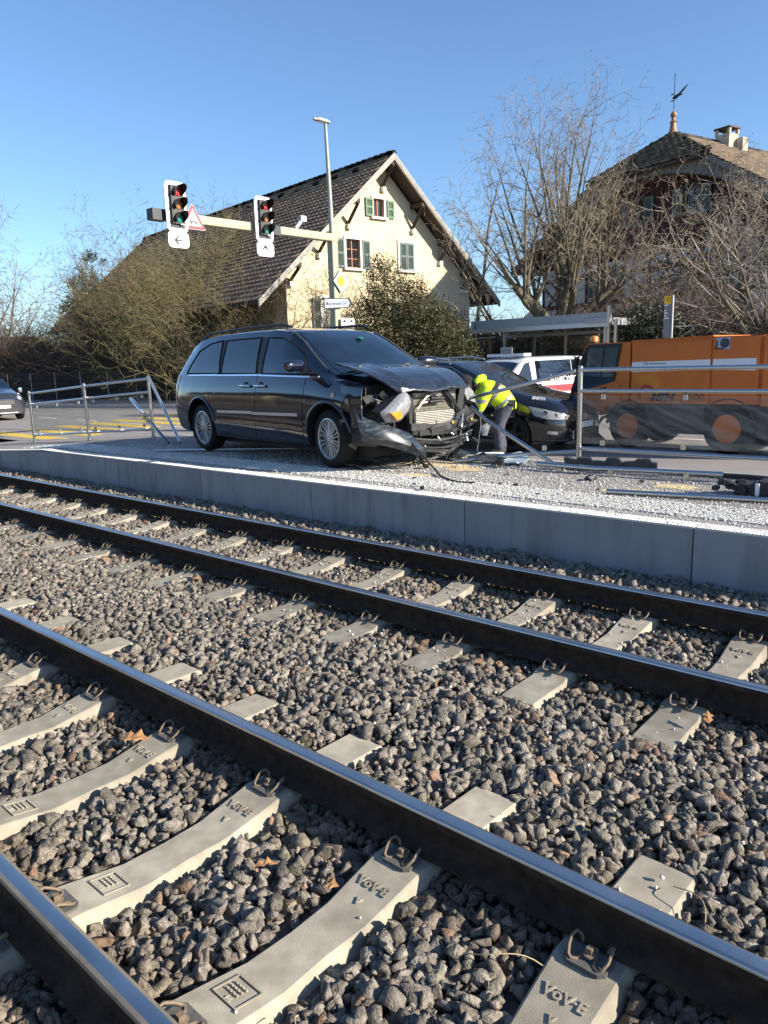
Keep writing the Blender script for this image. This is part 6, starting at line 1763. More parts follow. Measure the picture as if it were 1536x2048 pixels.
# rear bumper, tail lamps, exhaust
for sd in (-1, 1):
    gl('tail_lamp', [(-3.905, .70), (-3.80, .70)], [(-3.80, 1.12), (-3.69, 1.10)], 'red_lens', .006, 4, 6, sd)
    gl('rear_bumper', [(-3.93, .36), (-3.44, .27)], [(-3.96, .66), (-3.42, .56)], 'grey_plastic', .012, 8, 5, sd)
b = MB(); b.tube([(-3.9, -.5, .26), (-4.12, -.52, .25)], .035, 10); b.build('exhaust', 'steel', V, smooth=50)
b = MB(); b.box((-1.6, 0, .21), (4.3, 1.5, .12)); b.box((-3.05, 0, .33), (.12, 1.4, .12)); b.box((0, 0, .33), (.14, 1.4, .14)); b.build('underbody', 'rim_dark', V)
b = MB(); b.box((-2.3, -.3, .20), (.5, .3, .1)); b.tube([(-2.0, -.62, .17), (-1.75, -.60, .165)], .018, 6); b.build('heat_shield', 'alu', V)
# dashboard strip visible pale pillar trim inside the front window
b = MB(); b.prism([(-1.40, 1.12), (-1.33, 1.12), (-1.16, 1.52), (-1.20, 1.52)], (0, -.905, 0), Ux, Uz, (0, .003, 0)); 
# right front fender
def fsheet(name, rows, mat, th=(0, .012, 0), smooth=40, parent=V):
    b = MB(); b.shell([[Vector(p) for p in r] for r in rows], th); return b.build(name, mat, parent, smooth=smooth)
fsheet('front_fender', [[(.30, -.945, .665), (.30, -.955, .80), (.22, -.93, .955), (.1, -.86, 1.035)], [(.42, -.955, .665), (.43, -.955, .80), (.36, -.92, .95), (.22, -.84, 1.01)], [(.585, -.925, .70), (.595, -.935, .82), (.575, -.90, .935), (.45, -.80, .975)]], 'paint_van')
fsheet('wheel_liner', [[(.36, -.90, .60), (.40, -.93, .33), (.42, -.90, .28)], [(.55, -.86, .62), (.62, -.90, .34), (.62, -.86, .29)], [(.74, -.80, .60), (.80, -.82, .34), (.78, -.80, .32)]], 'dark_plastic')
# bonnet, buckled and lifted at its rear corner
def hood():
    G = []
    nu, nv = 26, 22
    for i in range(nu + 1):
        u = i / nu; row = []
        for j in range(nv + 1):
            v = -1 + 2 * j / nv
            xr = -.10 + .16 * (1 - v * v) - .04 * v; xf = .84 - .05 * abs(v) ** 2
            x = xr + (xf - xr) * u
            hw = .80 - .26 * u ** 2.2 + (.05 * u if v > 0 else 0)
            y = v * hw - .02 * u
            z = 1.155 - .10 * u - .16 * u ** 3 + .02 * (1 - v * v) * (1 - u)
            z += .065 * max(0, -v) ** 1.5 * (1 - u) ** .8                      # lifted corner
            z += .016 * max(0, 1 - abs(v + .46 + .12 * u) / .09) + .014 * max(0, 1 - abs(v - .38 - .08 * u) / .08) - .010 * max(0, 1 - abs(v + .80 - .3 * u) / .12) * u + .008 * max(0, 1 - abs(u - .62 - .2 * v) / .06) * max(0, .6 - abs(v + .1))
            z -= .018 * math.exp(-((v + .12) / .25) ** 2) * u ** 2
            z += .006 * math.sin(6 * v + 4 * u) * u
            row.append(Vector((x, y, z)))
        G.append(row)
    b = MB(); b.shell(G, (0, 0, -.018)); return b.build('bonnet', 'paint_hood', V, smooth=60)
hood()
# engine bay: dark hollow with odd parts
b = MB(); b.box((.40, 0, .60), (.10, 1.5, .66)); b.box((.55, 0, .27), (.40, 1.2, .06)); b.build('bulkhead', 'dark_plastic', V)
R = random.Random(17)
for i in range(16):
    x, y, z = R.uniform(.46, .62), R.uniform(-.82, -.32), R.uniform(.62, .84)
    b = MB()
    if i % 3 == 0: b.lathe([(0, 0), (.035, 0), (.04, .06), (.025, .10), (0, .10)], 12, (x, y, z - .05))
    elif i % 3 == 1: b.box((x, y, z), (.09, .12, .07), 0, rot3(R.random(), R.random(), R.random()))
    else: b.tube([(x, y, z), (x + .05, y + .12, z - .05), (x + .08, y + .2, z + .02)], .014, 7)
    b.build('engine_part', ['engine', 'alu', 'dark_plastic', 'engine'][i % 4], V, smooth=40)
b = MB(); b.box((.63, .15, .70), (.05, .72, .30)); rd = b.build('radiator', 'core', V)
b = MB()
for k in range(58): b.box((.657, -.20 + .0122 * k, .70), (.006, .005, .28))
for k in range(9): b.box((.6585, .15, .58 + .03 * k), (.006, .70, .004))
kind(b.build('radiator_fins', 'fin_dull', rd), 'stuff')
b = MB()
for k in range(8): b.box((.675, .14, .478 + .0195 * k), (.02, .66, .0095))
b.build('condenser_fins', 'fin', V)
b = MB(); b.box((.655, .14, .545), (.03, .68, .17)); b.build('condenser', 'core', V)
b = MB()
for k in range(5): b.box((.66, .02 + .02 * k, .835), (.012, .46, .008))
for k in range(4): b.box((.66, .14, .80 + .012 * k), (.012, .68, .004))
b.build('upper_fins', 'fin', V)
b = MB(); b.tube([(.72, -.20, .66), (.73, -.05, .80), (.72, .06, .83), (.71, .20, .81), (.72, .22, .76), (.71, .05, .745), (.72, -.15, .72)], .011, 7); b.build('coolant_pipe', 'fin', V, smooth=50)
b = MB(); b.tube([(.74, .0, .775), (.74, .22, .765)], .02, 8); b.tube([(.74, -.02, .735), (.74, .20, .74)], .018, 8); b.build('hose', 'dark_plastic', V, smooth=50)
b = MB(); b.box((.66, .55, .66), (.06, .10, .42), 0, rot3(-.25, 0, 0)); b.tube([(.69, .30, .86), (.70, .42, .74), (.70, .50, .58)], .022, 7); b.tube([(.70, .26, .85), (.72, .52, .60)], .014, 6); b.build('radiator_support', 'dark_plastic', V, smooth=40)
b = MB(); b.box((.66, -.27, .62), (.05, .05, .42)); b.box((.66, .12, .88), (.08, .95, .04)); b.build('crossmember', 'dark_plastic', V)
fsheet('support_panel', [[(.60, .55, .76), (.62, .60, .54)], [(.62, .67, .69), (.64, .78, .50)], [(.58, .90, .56), (.60, .84, .48)]], 'dark_plastic')
# bumper beam, carrier and torn strips
def arc(x0, y0, y1, z0, z1, bow, n=11): return [(x0 + bow * math.sin(math.pi * k / (n - 1)), y0 + (y1 - y0) * k / (n - 1), z0 + (z1 - z0) * k / (n - 1) - .05 * math.sin(math.pi * k / (n - 1))) for k in range(n)]
def strip(name, pts, h, mat, th=.03, jagged=0, seed=1):
    R = random.Random(seed); G = []
    for p in pts:
        j = R.uniform(-jagged, jagged)
        G.append([Vector(p), Vector((p[0] + .01 + j, p[1], p[2] + h + j))])
    b = MB(); b.shell(G, (-th, 0, 0)); return b.build(name, mat, V, smooth=30)
strip('bumper_beam', arc(.72, -.30, .76, .42, .47, .06), .085, 'grey_plastic', .07, .008)
strip('bumper_carrier', arc(.76, -.33, .78, .375, .44, .07), .035, 'engine', .04, .012, 2)
strip('lower_grille', arc(.80, -.40, .62, .30, .30, .09), .028, 'scuff', .03, .006, 3)
strip('lower_grille', arc(.80, -.36, .56, .245, .25, .10), .022, 'grey_plastic', .03, .008, 4)
strip('chin_spoiler', arc(.80, -.28, .42, .20, .19, .10), .03, 'grey_plastic', .04, .012, 5)
strip('bumper_lip', arc(.79, -.38, .66, .335, .35, .085), .016, 'alu', .02, .004, 6)
strip('hanging_strip', [(.86, .31, .22), (.88, .20, .16), (.90, .08, .06)], .05, 'scuff', .02, .01, 7)
b = MB(); b.box((.78, .06, .40), (.07, .26, .08), 0, rot3(.1, 0, 0)); b.box((.78, -.17, .39), (.05, .16, .06)); b.build('sensor_block', 'dark_plastic', V)
for y, z in ((.30, .475), (.63, .49)):
    b = MB(); b.lathe([(0, 0), (.014, .0), (.014, .012), (0, .015)], 8, (.80, y, z), 'x'); b.build('yellow_cap', 'sign_yellow', V)
R = random.Random(23)
for i in range(14):
    y = R.uniform(-.3, .75); z = R.uniform(.2, .52)
    b = MB(); b.tube([(.76, y, z), (.80, y + R.uniform(-.1, .1), z + R.uniform(-.06, .06)), (.82, y + R.uniform(-.16, .16), z - R.uniform(.02, .1))], R.uniform(.006, .014), 5); b.build('wire_end', ['dark_plastic', 'alu', 'engine'][i % 3], V)
# dangling right headlamp
hl = [(-.845, .663), (-.763, .709), (-.575, .839), (-.481, .887), (-.409, .846), (-.384, .768), (-.436, .65), (-.565, .545), (-.77, .546)]
cy, cz = -.61, .70
G = []
for t, bulge in ((1, 0), (.85, .05), (.55, .085), (.2, .10)):
    G.append([Vector((.80 + bulge, cy + (p[0] - cy) * t, cz + (p[1] - cz) * t)) for p in hl] + [Vector((.80 + bulge, cy + (hl[0][0] - cy) * t, cz + (hl[0][1] - cz) * t))])
b = MB(); b.grid(G); b.add(G[-1][:-1], [tuple(range(len(hl)))]); 
hd = b.build('headlamp', 'lamp_glass', V, smooth=60)
b = MB(); b.prism([(p[0], p[1]) for p in hl], (.80, 0, 0), Uy, Uz, (-.14, .0, .02)); b.build('lamp_housing', 'dark_plastic', hd)
b = MB(); b.prism([(-.775, .658), (-.633, .678), (-.615, .602), (-.687, .577)], (.86, 0, 0), Uy, Uz, (.05, 0, 0)); b.build('indicator', 'lamp_orange', hd)
b = MB(); b.prism([(-.575, .925), (-.47, .912), (-.50, .885), (-.56, .885)], (.84, 0, 0), Uy, Uz, (.03, 0, 0)); b.build('white_tab', 'white_board', V)
# left headlamp, upright
b = MB(); pl = [(.667, .837), (.78, .873), (.855, .81), (.896, .672), (.74, .715)]; b.prism(pl, (.60, 0, 0), Uy, Uz, (.04, 0, 0)); c0 = [(.70 + (p[0] - .77) * .7, .775 + (p[1] - .775) * .75) for p in pl]
hd2 = b.build('headlamp', 'lamp_glass', V)
b = MB(); b.prism([(p[0] - .02, p[1] - .02) for p in pl], (.598, 0, 0), Uy, Uz, (-.2, 0, 0)); b.build('lamp_housing', 'dark_plastic', hd2)
# torn bumper skin on the right
fsheet('bumper_skin', [[(.60, -1.02, .66), (.66, -1.04, .54), (.68, -1.02, .42), (.66, -1.0, .36)], [(.70, -.94, .60), (.77, -.95, .50), (.78, -.94, .40), (.74, -.91, .33)], [(.80, -.70, .505), (.88, -.71, .42), (.90, -.70, .34), (.84, -.68, .265)], [(.84, -.47, .42), (.92, -.47, .33), (.93, -.47, .26), (.88, -.48, .19)], [(.86, -.31, .29), (.92, -.30, .23), (.93, -.30, .17), (.88, -.31, .13)], [(.85, -.24, .19), (.87, -.235, .16), (.88, -.24, .13), (.86, -.25, .10)]], 'scuff')
fsheet('fender_flap', [[(.36, -.94, .66), (.42, -.96, .50)], [(.52, -.98, .70), (.58, -.99, .50)], [(.66, -.99, .70), (.68, -1.0, .56)]], 'paint_van')
b = MB(); b.lathe([(0, .03), (.045, .025), (.068, .0), (.06, -.03)], 14, (.72, -.885, .437), 'x'); b.build('fog_lamp', 'lamp_glass', V, smooth=50)
b = MB(); b.tube([(.86, -.36, .16), (.87, -.355, .09), (.86, -.35, .055)], [.016, .010, .003], 6); b.build('torn_tip', 'scuff', V)
# left front fender standing off
fsheet('left_fender', [[(.30, .96, .82), (.32, 1.0, .55), (.34, .97, .30)], [(.52, .97, .70), (.55, .99, .42), (.56, .94, .20)], [(.66, .93, .60), (.70, .92, .40), (.72, .82, .07)]], 'grey_plastic', (0, .012, 0))
fsheet('torn_flap', [[(.58, 1.04, .36), (.60, 1.06, .24)], [(.62, 1.14, .40), (.64, 1.10, .24)], [(.62, 1.20, .42), (.63, 1.18, .36)]], 'scuff')
# dangling cable
def wpt(p):
    a = math.radians(-6.9); c, s = math.cos(a), math.sin(a)
    return V.location + Vector((c * p[0] - s * p[1], s * p[0] + c * p[1], p[2]))
inv = lambda w: Vector((math.cos(math.radians(6.9)) * (w[0] + 6.23) - math.sin(math.radians(6.9)) * (w[1] - 7.07), math.sin(math.radians(6.9)) * (w[0] + 6.23) + math.cos(math.radians(6.9)) * (w[1] - 7.07), w[2] - PLAT - .012))
b = MB(); b.tube([(.82, -.50, .42), (.90, -.49, .33), (1.0, -.47, .22)] + [inv(p) for p in ((-5.05, 6.49, .30), (-4.85, 6.30, .285), (-4.62, 6.14, .283), (-4.45, 6.07, .283), (-4.28, 6.11, .283))], .011, 7); b.build('loose_cable', 'dark_plastic', V, smooth=60)
b = MB(); b.box((.12, -.962, .855), (.055, .006, .05)); b.build('side_badge', 'chrome', V)

# ------------------------------------------------------------------ black people carrier behind
SH = empty('people_carrier', (-7.15, 12.28, ROAD), math.radians(0.4), 'black people carrier parked behind the wreck with white lettering above its headlamp', 'car')
st = [(-3.85, .45, .65, .70, .88, .64, 1.0, .58, 1.02), (-3.75, .30, .82, .87, 1.0, .82, 1.34, .66, 1.37), (-3.5, .25, .88, .92, 1.0, .86, 1.52, .66, 1.56), (-2.9, .22, .90, .93, .99, .875, 1.585, .66, 1.64), (-2.1, .22, .90, .93, .985, .875, 1.60, .655, 1.67),
      (-1.5, .22, .90, .93, .98, .875, 1.56, .65, 1.62), (-1.05, .22, .90, .93, .975, .875, 1.40, .69, 1.47), (-.5, .22, .90, .93, .96, .87, 1.13, .76, 1.21), (-.1, .22, .89, .925, .93, .865, 1.02, .77, 1.085), (.35, .21, .87, .91, .87, .84, .945, .73, .99),
      (.66, .20, .81, .86, .79, .77, .865, .65, .90), (.84, .20, .69, .75, .71, .66, .775, .53, .80), (.92, .22, .50, .54, .61, .48, .67, .40, .685)]
ls = Loft(st)
bd = ls.body().build('body', ['paint_black', 'dark_plastic'], SH)
cut(bd, [(0, .335, .375, -1.2, -.55), (-2.83, .335, .375, -1.2, -.55), (0, .335, .375, .55, 1.2), (-2.83, .335, .375, .55, 1.2)])
sg = lambda nm, lo, hi, mt, off=.006, nu=8, nv=5, sd=-1: ls.side(lo, hi, nu, nv, off, sd).build(nm, mt, SH, smooth=40)
for sd in (-1, 1):
    sg('side_window', [(-3.55, 1.03), (-2.85, 1.02)], [(-3.40, 1.40), (-2.80, 1.50)], 'glass_dark', sd=sd)
    sg('side_window', [(-2.80, 1.015), (-1.85, 1.01)], [(-2.75, 1.50), (-1.80, 1.52)], 'glass_dark', sd=sd)
    sg('side_window', [(-1.79, 1.01), (-.65, 1.0)], [(-1.75, 1.52), (-1.48, 1.49), (-1.08, 1.30), (-.68, 1.07)], 'glass_dark', sd=sd)
    b = MB(); pts = [(x, sd * (ls.W(x, z) + .008), z) for x, z in ((-3.4, 1.42), (-2.8, 1.53), (-1.78, 1.545), (-1.46, 1.515), (-1.05, 1.32), (-.64, 1.08))]
    b.tube(pts, .010, 6); b.build('chrome_trim', 'chrome', SH, smooth=60)
    b = MB(); b.tube([(-3.2, sd * .60, 1.63), (-2.9, sd * .60, 1.68), (-1.9, sd * .59, 1.70), (-1.58, sd * .585, 1.65)], .016, 8); b.build('roof_rail', 'alu', SH, smooth=60)
    sg('headlamp', [(.42, .67), (.62, .62), (.80, .60), (.885, .60)], [(.30, .83), (.60, .775), (.80, .715), (.89, .66)], 'lamp_glass', .008, 14, 5, sd)
    hl_ = SH.children[-1]
    for (x, z, r_) in ((.60, .70, .055), (.76, .665, .042), (.86, .635, .028)):
        b = MB(); y = sd * (ls.W(x, z) + .004); b.lathe([(0, .0), (r_, .004), (r_ * .9, .02), (0, .012)], 14, (x, y - sd * .004, z), 'y')
        b.build('lamp_bowl', 'chrome', hl_, smooth=50)
    sg('fog_recess', [(.66, .285), (.87, .27)], [(.64, .42), (.86, .40)], 'dark_plastic', .006, 8, 3, sd)
    sg('fog_lamp', [(.66, .36), (.80, .35)], [(.66, .415), (.80, .40)], 'lamp_glass', .012, 5, 2, sd)
    sg('bumper_trim', [(.55, .255), (.90, .235)], [(.55, .275), (.90, .255)], 'grey_plastic', .014, 6, 1, sd)
    sg('front_door', [(-1.62, .30), (-.46, .30)], [(-1.60, .95), (-.44, .94)], 'paint_black', .006, 8, 6, sd)
    sg('rear_door', [(-2.45, .45), (-1.635, .30)], [(-2.55, .96), (-1.615, .95)], 'paint_black', .006, 8, 6, sd)
    b = MB(); b.box((-.62, sd * 1.02, 1.06), (.12, .20, .14), 0, rot3(0, 0, sd * .2)); b.box((-.62, sd * .93, 1.0), (.07, .16, .04)); o = b.build('wing_mirror', 'paint_black', SH)
ls.top((-.36, .76, .12), (-1.46, .60, .02), 12, 10, .006).build('windscreen', 'glass_mid', SH, smooth=40)
b = MB()
for z in (.575, .615, .655): b.box((.925, 0, z), (.05, .92 - (z - .575) * 2, .014))
b.build('grille_bar', 'chrome', SH)
b = MB(); b.box((.915, 0, .615), (.04, .86, .12)); b.build('grille', 'dark_plastic', SH)
b = MB(); b.box((.92, 0, .33), (.05, .95, .15)); g_ = b.build('lower_intake', 'dark_plastic', SH)
b = MB()
for z in (.28, .33, .38): b.box((.948, 0, z), (.02, .93, .012))
b.box((.948, -.47, .33), (.02, .014, .15)); b.box((.948, .47, .33), (.02, .014, .15)); b.build('intake_bar', 'chrome', SH)
b = MB(); b.box((.955, .02, .48), (.012, .44, .10)); b.build('number_plate', 'plate', SH)
b = MB(); b.lathe([(0, .955), (.05, .955), (.055, .945)], 16, (0, 0, .62), 'x'); b.build('badge', 'chrome', SH)
ws2 = wheel_parts(.335, .22, .215, 5, 'single', 'rim_dark')
for x in (0, -2.83):
    wheel(SH, ws2, x, -.80, .335); wheel(SH, ws2, x, .80, .335, True)
tx = link('lettering', TX['smith'], SH, (.42, -.74, ls.T(.42, -.74) + .03), (math.radians(52), math.radians(6), math.radians(8)))

# ------------------------------------------------------------------ white police style van on the forecourt
PV_ = empty('white_van', (-10.75, 15.3, ROAD), math.radians(-98.0), 'white van with a red stripe and dark windows behind the black car', 'van')
st = [(-4.7, .35, .80, .84, .85, .82, 1.45, .74, 1.50), (-4.6, .28, .85, .88, .86, .86, 1.60, .76, 1.64), (-3.0, .25, .87, .89, .86, .87, 1.63, .76, 1.68), (-1.4, .25, .87, .89, .86, .87, 1.62, .75, 1.67), (-1.0, .25, .87, .89, .85, .86, 1.50, .73, 1.60), (-.5, .25, .87, .89, .84, .85, 1.10, .74, 1.22), (-.2, .25, .85, .88, .80, .82, .90, .74, .96), (0, .3, .70, .74, .66, .68, .74, .6, .77)]
lp = Loft(st)
bd = lp.body().build('body', ['paint_white', 'dark_plastic'], PV_)
cut(bd, [(-.75, .30, .33, -1.2, -.5), (-3.5, .30, .33, -1.2, -.5), (-.75, .30, .33, .5, 1.2), (-3.5, .30, .33, .5, 1.2)])
pg = lambda nm, lo, hi, mt, off=.006, sd=1: lp.side(lo, hi, 8, 4, off, sd).build(nm, mt, PV_, smooth=40)
for sd in (1, -1):
    pg('side_window', [(-1.25, 1.06), (-.72, 1.06)], [(-1.22, 1.545), (-1.05, 1.50), (-.76, 1.20)], 'glass_dark', sd=sd)
    pg('side_window', [(-2.85, 1.06), (-1.42, 1.06)], [(-2.85, 1.575), (-1.42, 1.565)], 'glass_dark', sd=sd)
    pg('side_window', [(-4.5, 1.06), (-2.88, 1.06)], [(-4.45, 1.53), (-2.88, 1.575)], 'glass_dark', sd=sd)
    pg('red_stripe', [(-4.6, .78), (-1.2, .78)], [(-4.6, .95), (-1.2, .95)], 'red', .005, sd=sd)
lt = link('lettering', TX['interv'], PV_, (-2.74, lp.W(-2.7, 1.13) + .018, 1.13), (math.pi / 2, 0, math.pi)); lt.scale = (1.59 / max(.1, lt.data.vertices and (max(v.co.x for v in lt.data.vertices) - min(v.co.x for v in lt.data.vertices))), .62, 1)
b = MB(); b.box((-1.35, 0, 1.72), (.28, 1.2, .07)); b.build('light_bar', 'white_board', PV_)
wv = wheel_parts(.30, .2, .2, 6, 'single')
for x in (-.75, -3.5):
    wheel(PV_, wv, x, -.78, .30); wheel(PV_, wv, x, .78, .30, True)
lp.top((-.25, .68, .05), (-.95, .64, 0), 8, 6, .006).build('windscreen', 'glass_mid', PV_, smooth=40)
b = MB(); b.box((-.02, 0, .50), (.06, 1.0, .14)); b.build('grille', 'dark_plastic', PV_)

# ------------------------------------------------------------------ orange road sweeper
SW = empty('road_sweeper', (-5.7595, 13.0673, ROAD), math.radians(-9.0), 'orange road sweeper with a white stripe behind the dusty glass railing', 'sweeper')
DY = 1.22
def sbox(name, poly, y0, dy, mat, parent=SW, smooth=None):
    b = MB(); b.prism(poly, (0, y0, 0), Ux, Uz, (0, dy, 0)); return b.build(name, mat, parent, smooth)
sbox('hopper', [(.0, .79), (2.28, .82), (2.28, 1.885), (1.5, 1.895), (.0, 1.868)], .012, DY, 'paint_orange')
sbox('side_panel', [(.015, .80), (1.465, .815), (1.465, 1.845), (.03, 1.825)], -.012, .022, 'paint_orange')
sbox('side_panel', [(1.50, .815), (2.25, .83), (2.25, 1.872), (1.50, 1.872)], -.012, .022, 'paint_orange')
sbox('white_stripe', [(.02, 1.345), (1.462, 1.375), (1.462, 1.535), (.025, 1.515)], -.0155, .003, 'white_board')
sbox('white_stripe', [(1.503, 1.375), (2.20, 1.35), (2.20, 1.54), (1.503, 1.535)], -.0155, .003, 'white_board')
sbox('rear_body', [(2.31, .80), (3.1, .82), (3.1, 1.80), (2.9, 1.90), (2.31, 1.89)], -.03, DY + .06, 'paint_orange')
sbox('rear_skirt', [(2.28, .30), (3.1, .30), (3.1, .80), (2.28, .79)], .0, DY, 'dark_plastic')
sbox('chassis', [(-.45, .30), (.30, .62), (.50, .30), (1.36, .30), (1.45, .62), (2.15, .62), (2.28, .45), (2.28, .79), (-.2, .78)], .02, DY - .04, 'dark_plastic')
sbox('chassis_panel', [(.36, .42), (1.40, .46), (1.40, .79), (.28, .78)], -.005, .02, 'grey_plastic')
# cab
cabp = [(-.035, 1.868), (-.92, 1.872), (-1.0, 1.80), (-1.30, 1.02), (-1.33, .62), (-.62, .56), (-.5, .72), (-.2, .80), (-.035, .80)]
sbox('cab', cabp, .014, DY, 'paint_orange')
sbox('door_frame', [(-.20, 1.85), (-.90, 1.85), (-.97, 1.79), (-1.27, 1.02), (-1.24, .95), (-.34, 1.17)], -.008, .025, 'dark_plastic')
sbox('cab_window', [(-.26, 1.78), (-.535, 1.78), (-.60, 1.26), (-.36, 1.26)], -.013, .008, 'cab_glass')
sbox('cab_window', [(-.57, 1.78), (-.87, 1.78), (-1.05, 1.30), (-.64, 1.26)], -.013, .008, 'cab_glass')
sbox('cab_window', [(-.40, 1.22), (-1.06, 1.24), (-1.17, 1.00), (-.44, 1.16)], -.013, .008, 'glass_dark')
b = MB(); b.prism([(.05, 0), (DY - .05, 0), (DY - .05, 1), (.05, 1)], (-1.305, .014, 1.02), Uy, Vector((.30, 0, .80)), (-.012, 0, -.004)); b.build('windscreen', 'glass_mid', SW)
sbox('cab_lower', [(-1.30, .94), (-.33, 1.18), (-.20, 1.10), (-.2, .80), (-.5, .74), (-.66, .56), (-1.31, .60)], -.010, .022, 'paint_orange')
sbox('door_handle', [(-.62, 1.03), (-.50, 1.06), (-.50, 1.08), (-.62, 1.06)], -.025, .02, 'dark_plastic')
b = MB(); b.lathe([(0, 0), (.075, 0), (.078, .03), (.07, .085), (.05, .105), (0, .11)], 18, (-.86, .10, 1.90)); bc = b.build('beacon', 'beacon', SW, smooth=50)
b = MB(); b.lathe([(0, 0), (.06, 0), (.06, .04), (0, .04)], 14, (-.86, .10, 1.865)); b.build('beacon_base', 'dark_plastic', bc)
b = MB(); b.box((-1.08, -.14, 1.50), (.05, .10, .26), 0, rot3(0, .2, 0)); b.tube([(-.95, 0, 1.70), (-1.08, -.12, 1.62)], .012, 6); b.build('cab_mirror', 'dark_plastic', SW)
sbox('roof_lip', [(0.0, 1.868), (1.5, 1.896), (1.5, 1.915), (0, 1.887)], -.02, DY + .04, 'paint_orange')
b = MB(); b.box((1.66, -.016, 1.78), (.22, .016, .18)); sk = b.build('socket_plate', 'sign_blue', SW)
b = MB(); b.lathe([(0, -.03), (.055, -.03), (.058, -.02), (.075, -.02), (.075, 0)], 18, (1.69, -.012, 1.785), 'y'); b.build('socket', 'grey_plastic', sk, smooth=40)
b = MB(); b.box((1.60, -.0265, 1.70), (.16, .004, .02)); b.box((1.56, -.0265, 1.77), (.02, .004, .12)); b.build('socket_trim', 'dark_plastic', sk)
# logo arc and lettering
b = MB(); G = []
for k in range(23):
    a = math.radians(-35 + 250 * k / 22); G.append([Vector((.33 + .115 * math.cos(a), -.0145, .96 + .115 * math.sin(a))), Vector((.33 + .165 * math.cos(a), -.0145, .96 + .165 * math.sin(a)))])
b.shell(G, (0, -.002, 0)); b.build('logo_arc', 'red', SW)
l = link('lettering', TX['mfh'], SW, (.62, -.0165, .905), (math.pi / 2, 0, 0)); l.scale = (1.0, .85, 1)
l = link('lettering', TX['n2500'], SW, (1.17, -.0165, .915), (math.pi / 2, 0, 0)); l.scale = (1.0, .85, 1)
b = MB(); G = []
for k in range(13):
    a = math.radians(-30 + 240 * k / 12); G.append([Vector((.30 + .022 * math.cos(a), -.0165, 1.475 + .022 * math.sin(a))), Vector((.30 + .036 * math.cos(a), -.0165, 1.475 + .036 * math.sin(a)))])
b.shell(G, (0, -.002, 0)); b.build('small_logo', 'red', SW)
b = MB()
for (x, z, w, h) in ((.52, 1.482, .32, .016), (.50, 1.395, .22, .022), (.30, 1.395, .05, .02)): b.box((x, -.017, z), (w, .003, h))
b.build('printed_lines', 'sign_grey', SW)
t = MB(); t.lathe([(.20, -.11), (.24, -.125), (.36, -.125), (.395, -.08), (.395, .08), (.36, .125), (.2, .12)], 40, (0, 0, 0), 'y'); tm = t.mesh('tyre', 'rubber', smooth=40)
t = MB(); t.lathe([(0, -.118), (.20, -.116), (.245, -.120), (.255, -.105), (.25, .0)], 32, (0, 0, 0), 'y'); dm = t.mesh('wheel_disc', 'paint_orange', smooth=30)
for x, z, s_ in ((-.03, .39, .98), (1.795, .42, 1.05)):
    for y in (.09, DY - .09):
        w = link('wheel', tm, SW, (x, y, z), (0, 0, 0 if y < .5 else math.pi)); w.scale = (s_, 1, s_); link('wheel_disc', dm, w)
for x, z, r_ in ((-.03, .40, .45), (1.80, .43, .48)):
    b = MB(); G = []
    for k in range(17):
        a = math.radians(5 + 170 * k / 16); G.append([Vector((x + r_ * math.cos(a), -.02, z + r_ * math.sin(a))), Vector((x + r_ * math.cos(a), .30, z + r_ * math.sin(a)))])
    b.shell(G, (0, 0, -.02)); b.build('mudguard', 'dark_plastic', SW, smooth=50)
b = MB(); b.lathe([(.05, .22), (.14, .20), (.28, .06), (.30, .0), (.05, .03)], 24, (-.85, .05, .02)); b.build('side_brush', 'dark_plastic', SW)
b = MB(); b.tube([(-.85, .05, .2), (-.7, .2, .5), (-.4, .3, .6)], .03, 7); b.build('brush_arm', 'grey_plastic', SW)

# ------------------------------------------------------------------ grey small car at the left edge
MC = empty('small_car', (-28.7, 11.15, ROAD), math.radians(-5.0), 'grey compact car coming in at the left edge of the picture', 'car')
st = [(-3.2, .40, .70, .74, .85, .70, 1.0, .6, 1.02), (-3.05, .28, .82, .86, .95, .80, 1.35, .64, 1.38), (-2.4, .24, .86, .89, .98, .84, 1.47, .64, 1.52), (-1.4, .22, .86, .89, .98, .84, 1.48, .63, 1.54), (-.9, .22, .86, .89, .98, .84, 1.42, .63, 1.48), (-.35, .22, .86, .89, .97, .84, 1.07, .72, 1.14), (.05, .22, .86, .89, .93, .83, .98, .72, 1.05), (.45, .22, .83, .87, .84, .78, .91, .66, .98), (.66, .22, .76, .80, .75, .70, .82, .56, .88), (.77, .25, .62, .66, .62, .58, .70, .48, .74)]
lm = Loft(st)
bd = lm.body().build('body', ['paint_grey', 'dark_plastic'], MC)
cut(bd, [(0, .33, .37, -1.2, -.5), (-2.5, .33, .37, -1.2, -.5), (0, .33, .37, .5, 1.2), (-2.5, .33, .37, .5, 1.2)])
mg = lambda nm, lo, hi, mt, off=.006, sd=1: lm.side(lo, hi, 8, 4, off, sd).build(nm, mt, MC, smooth=40)
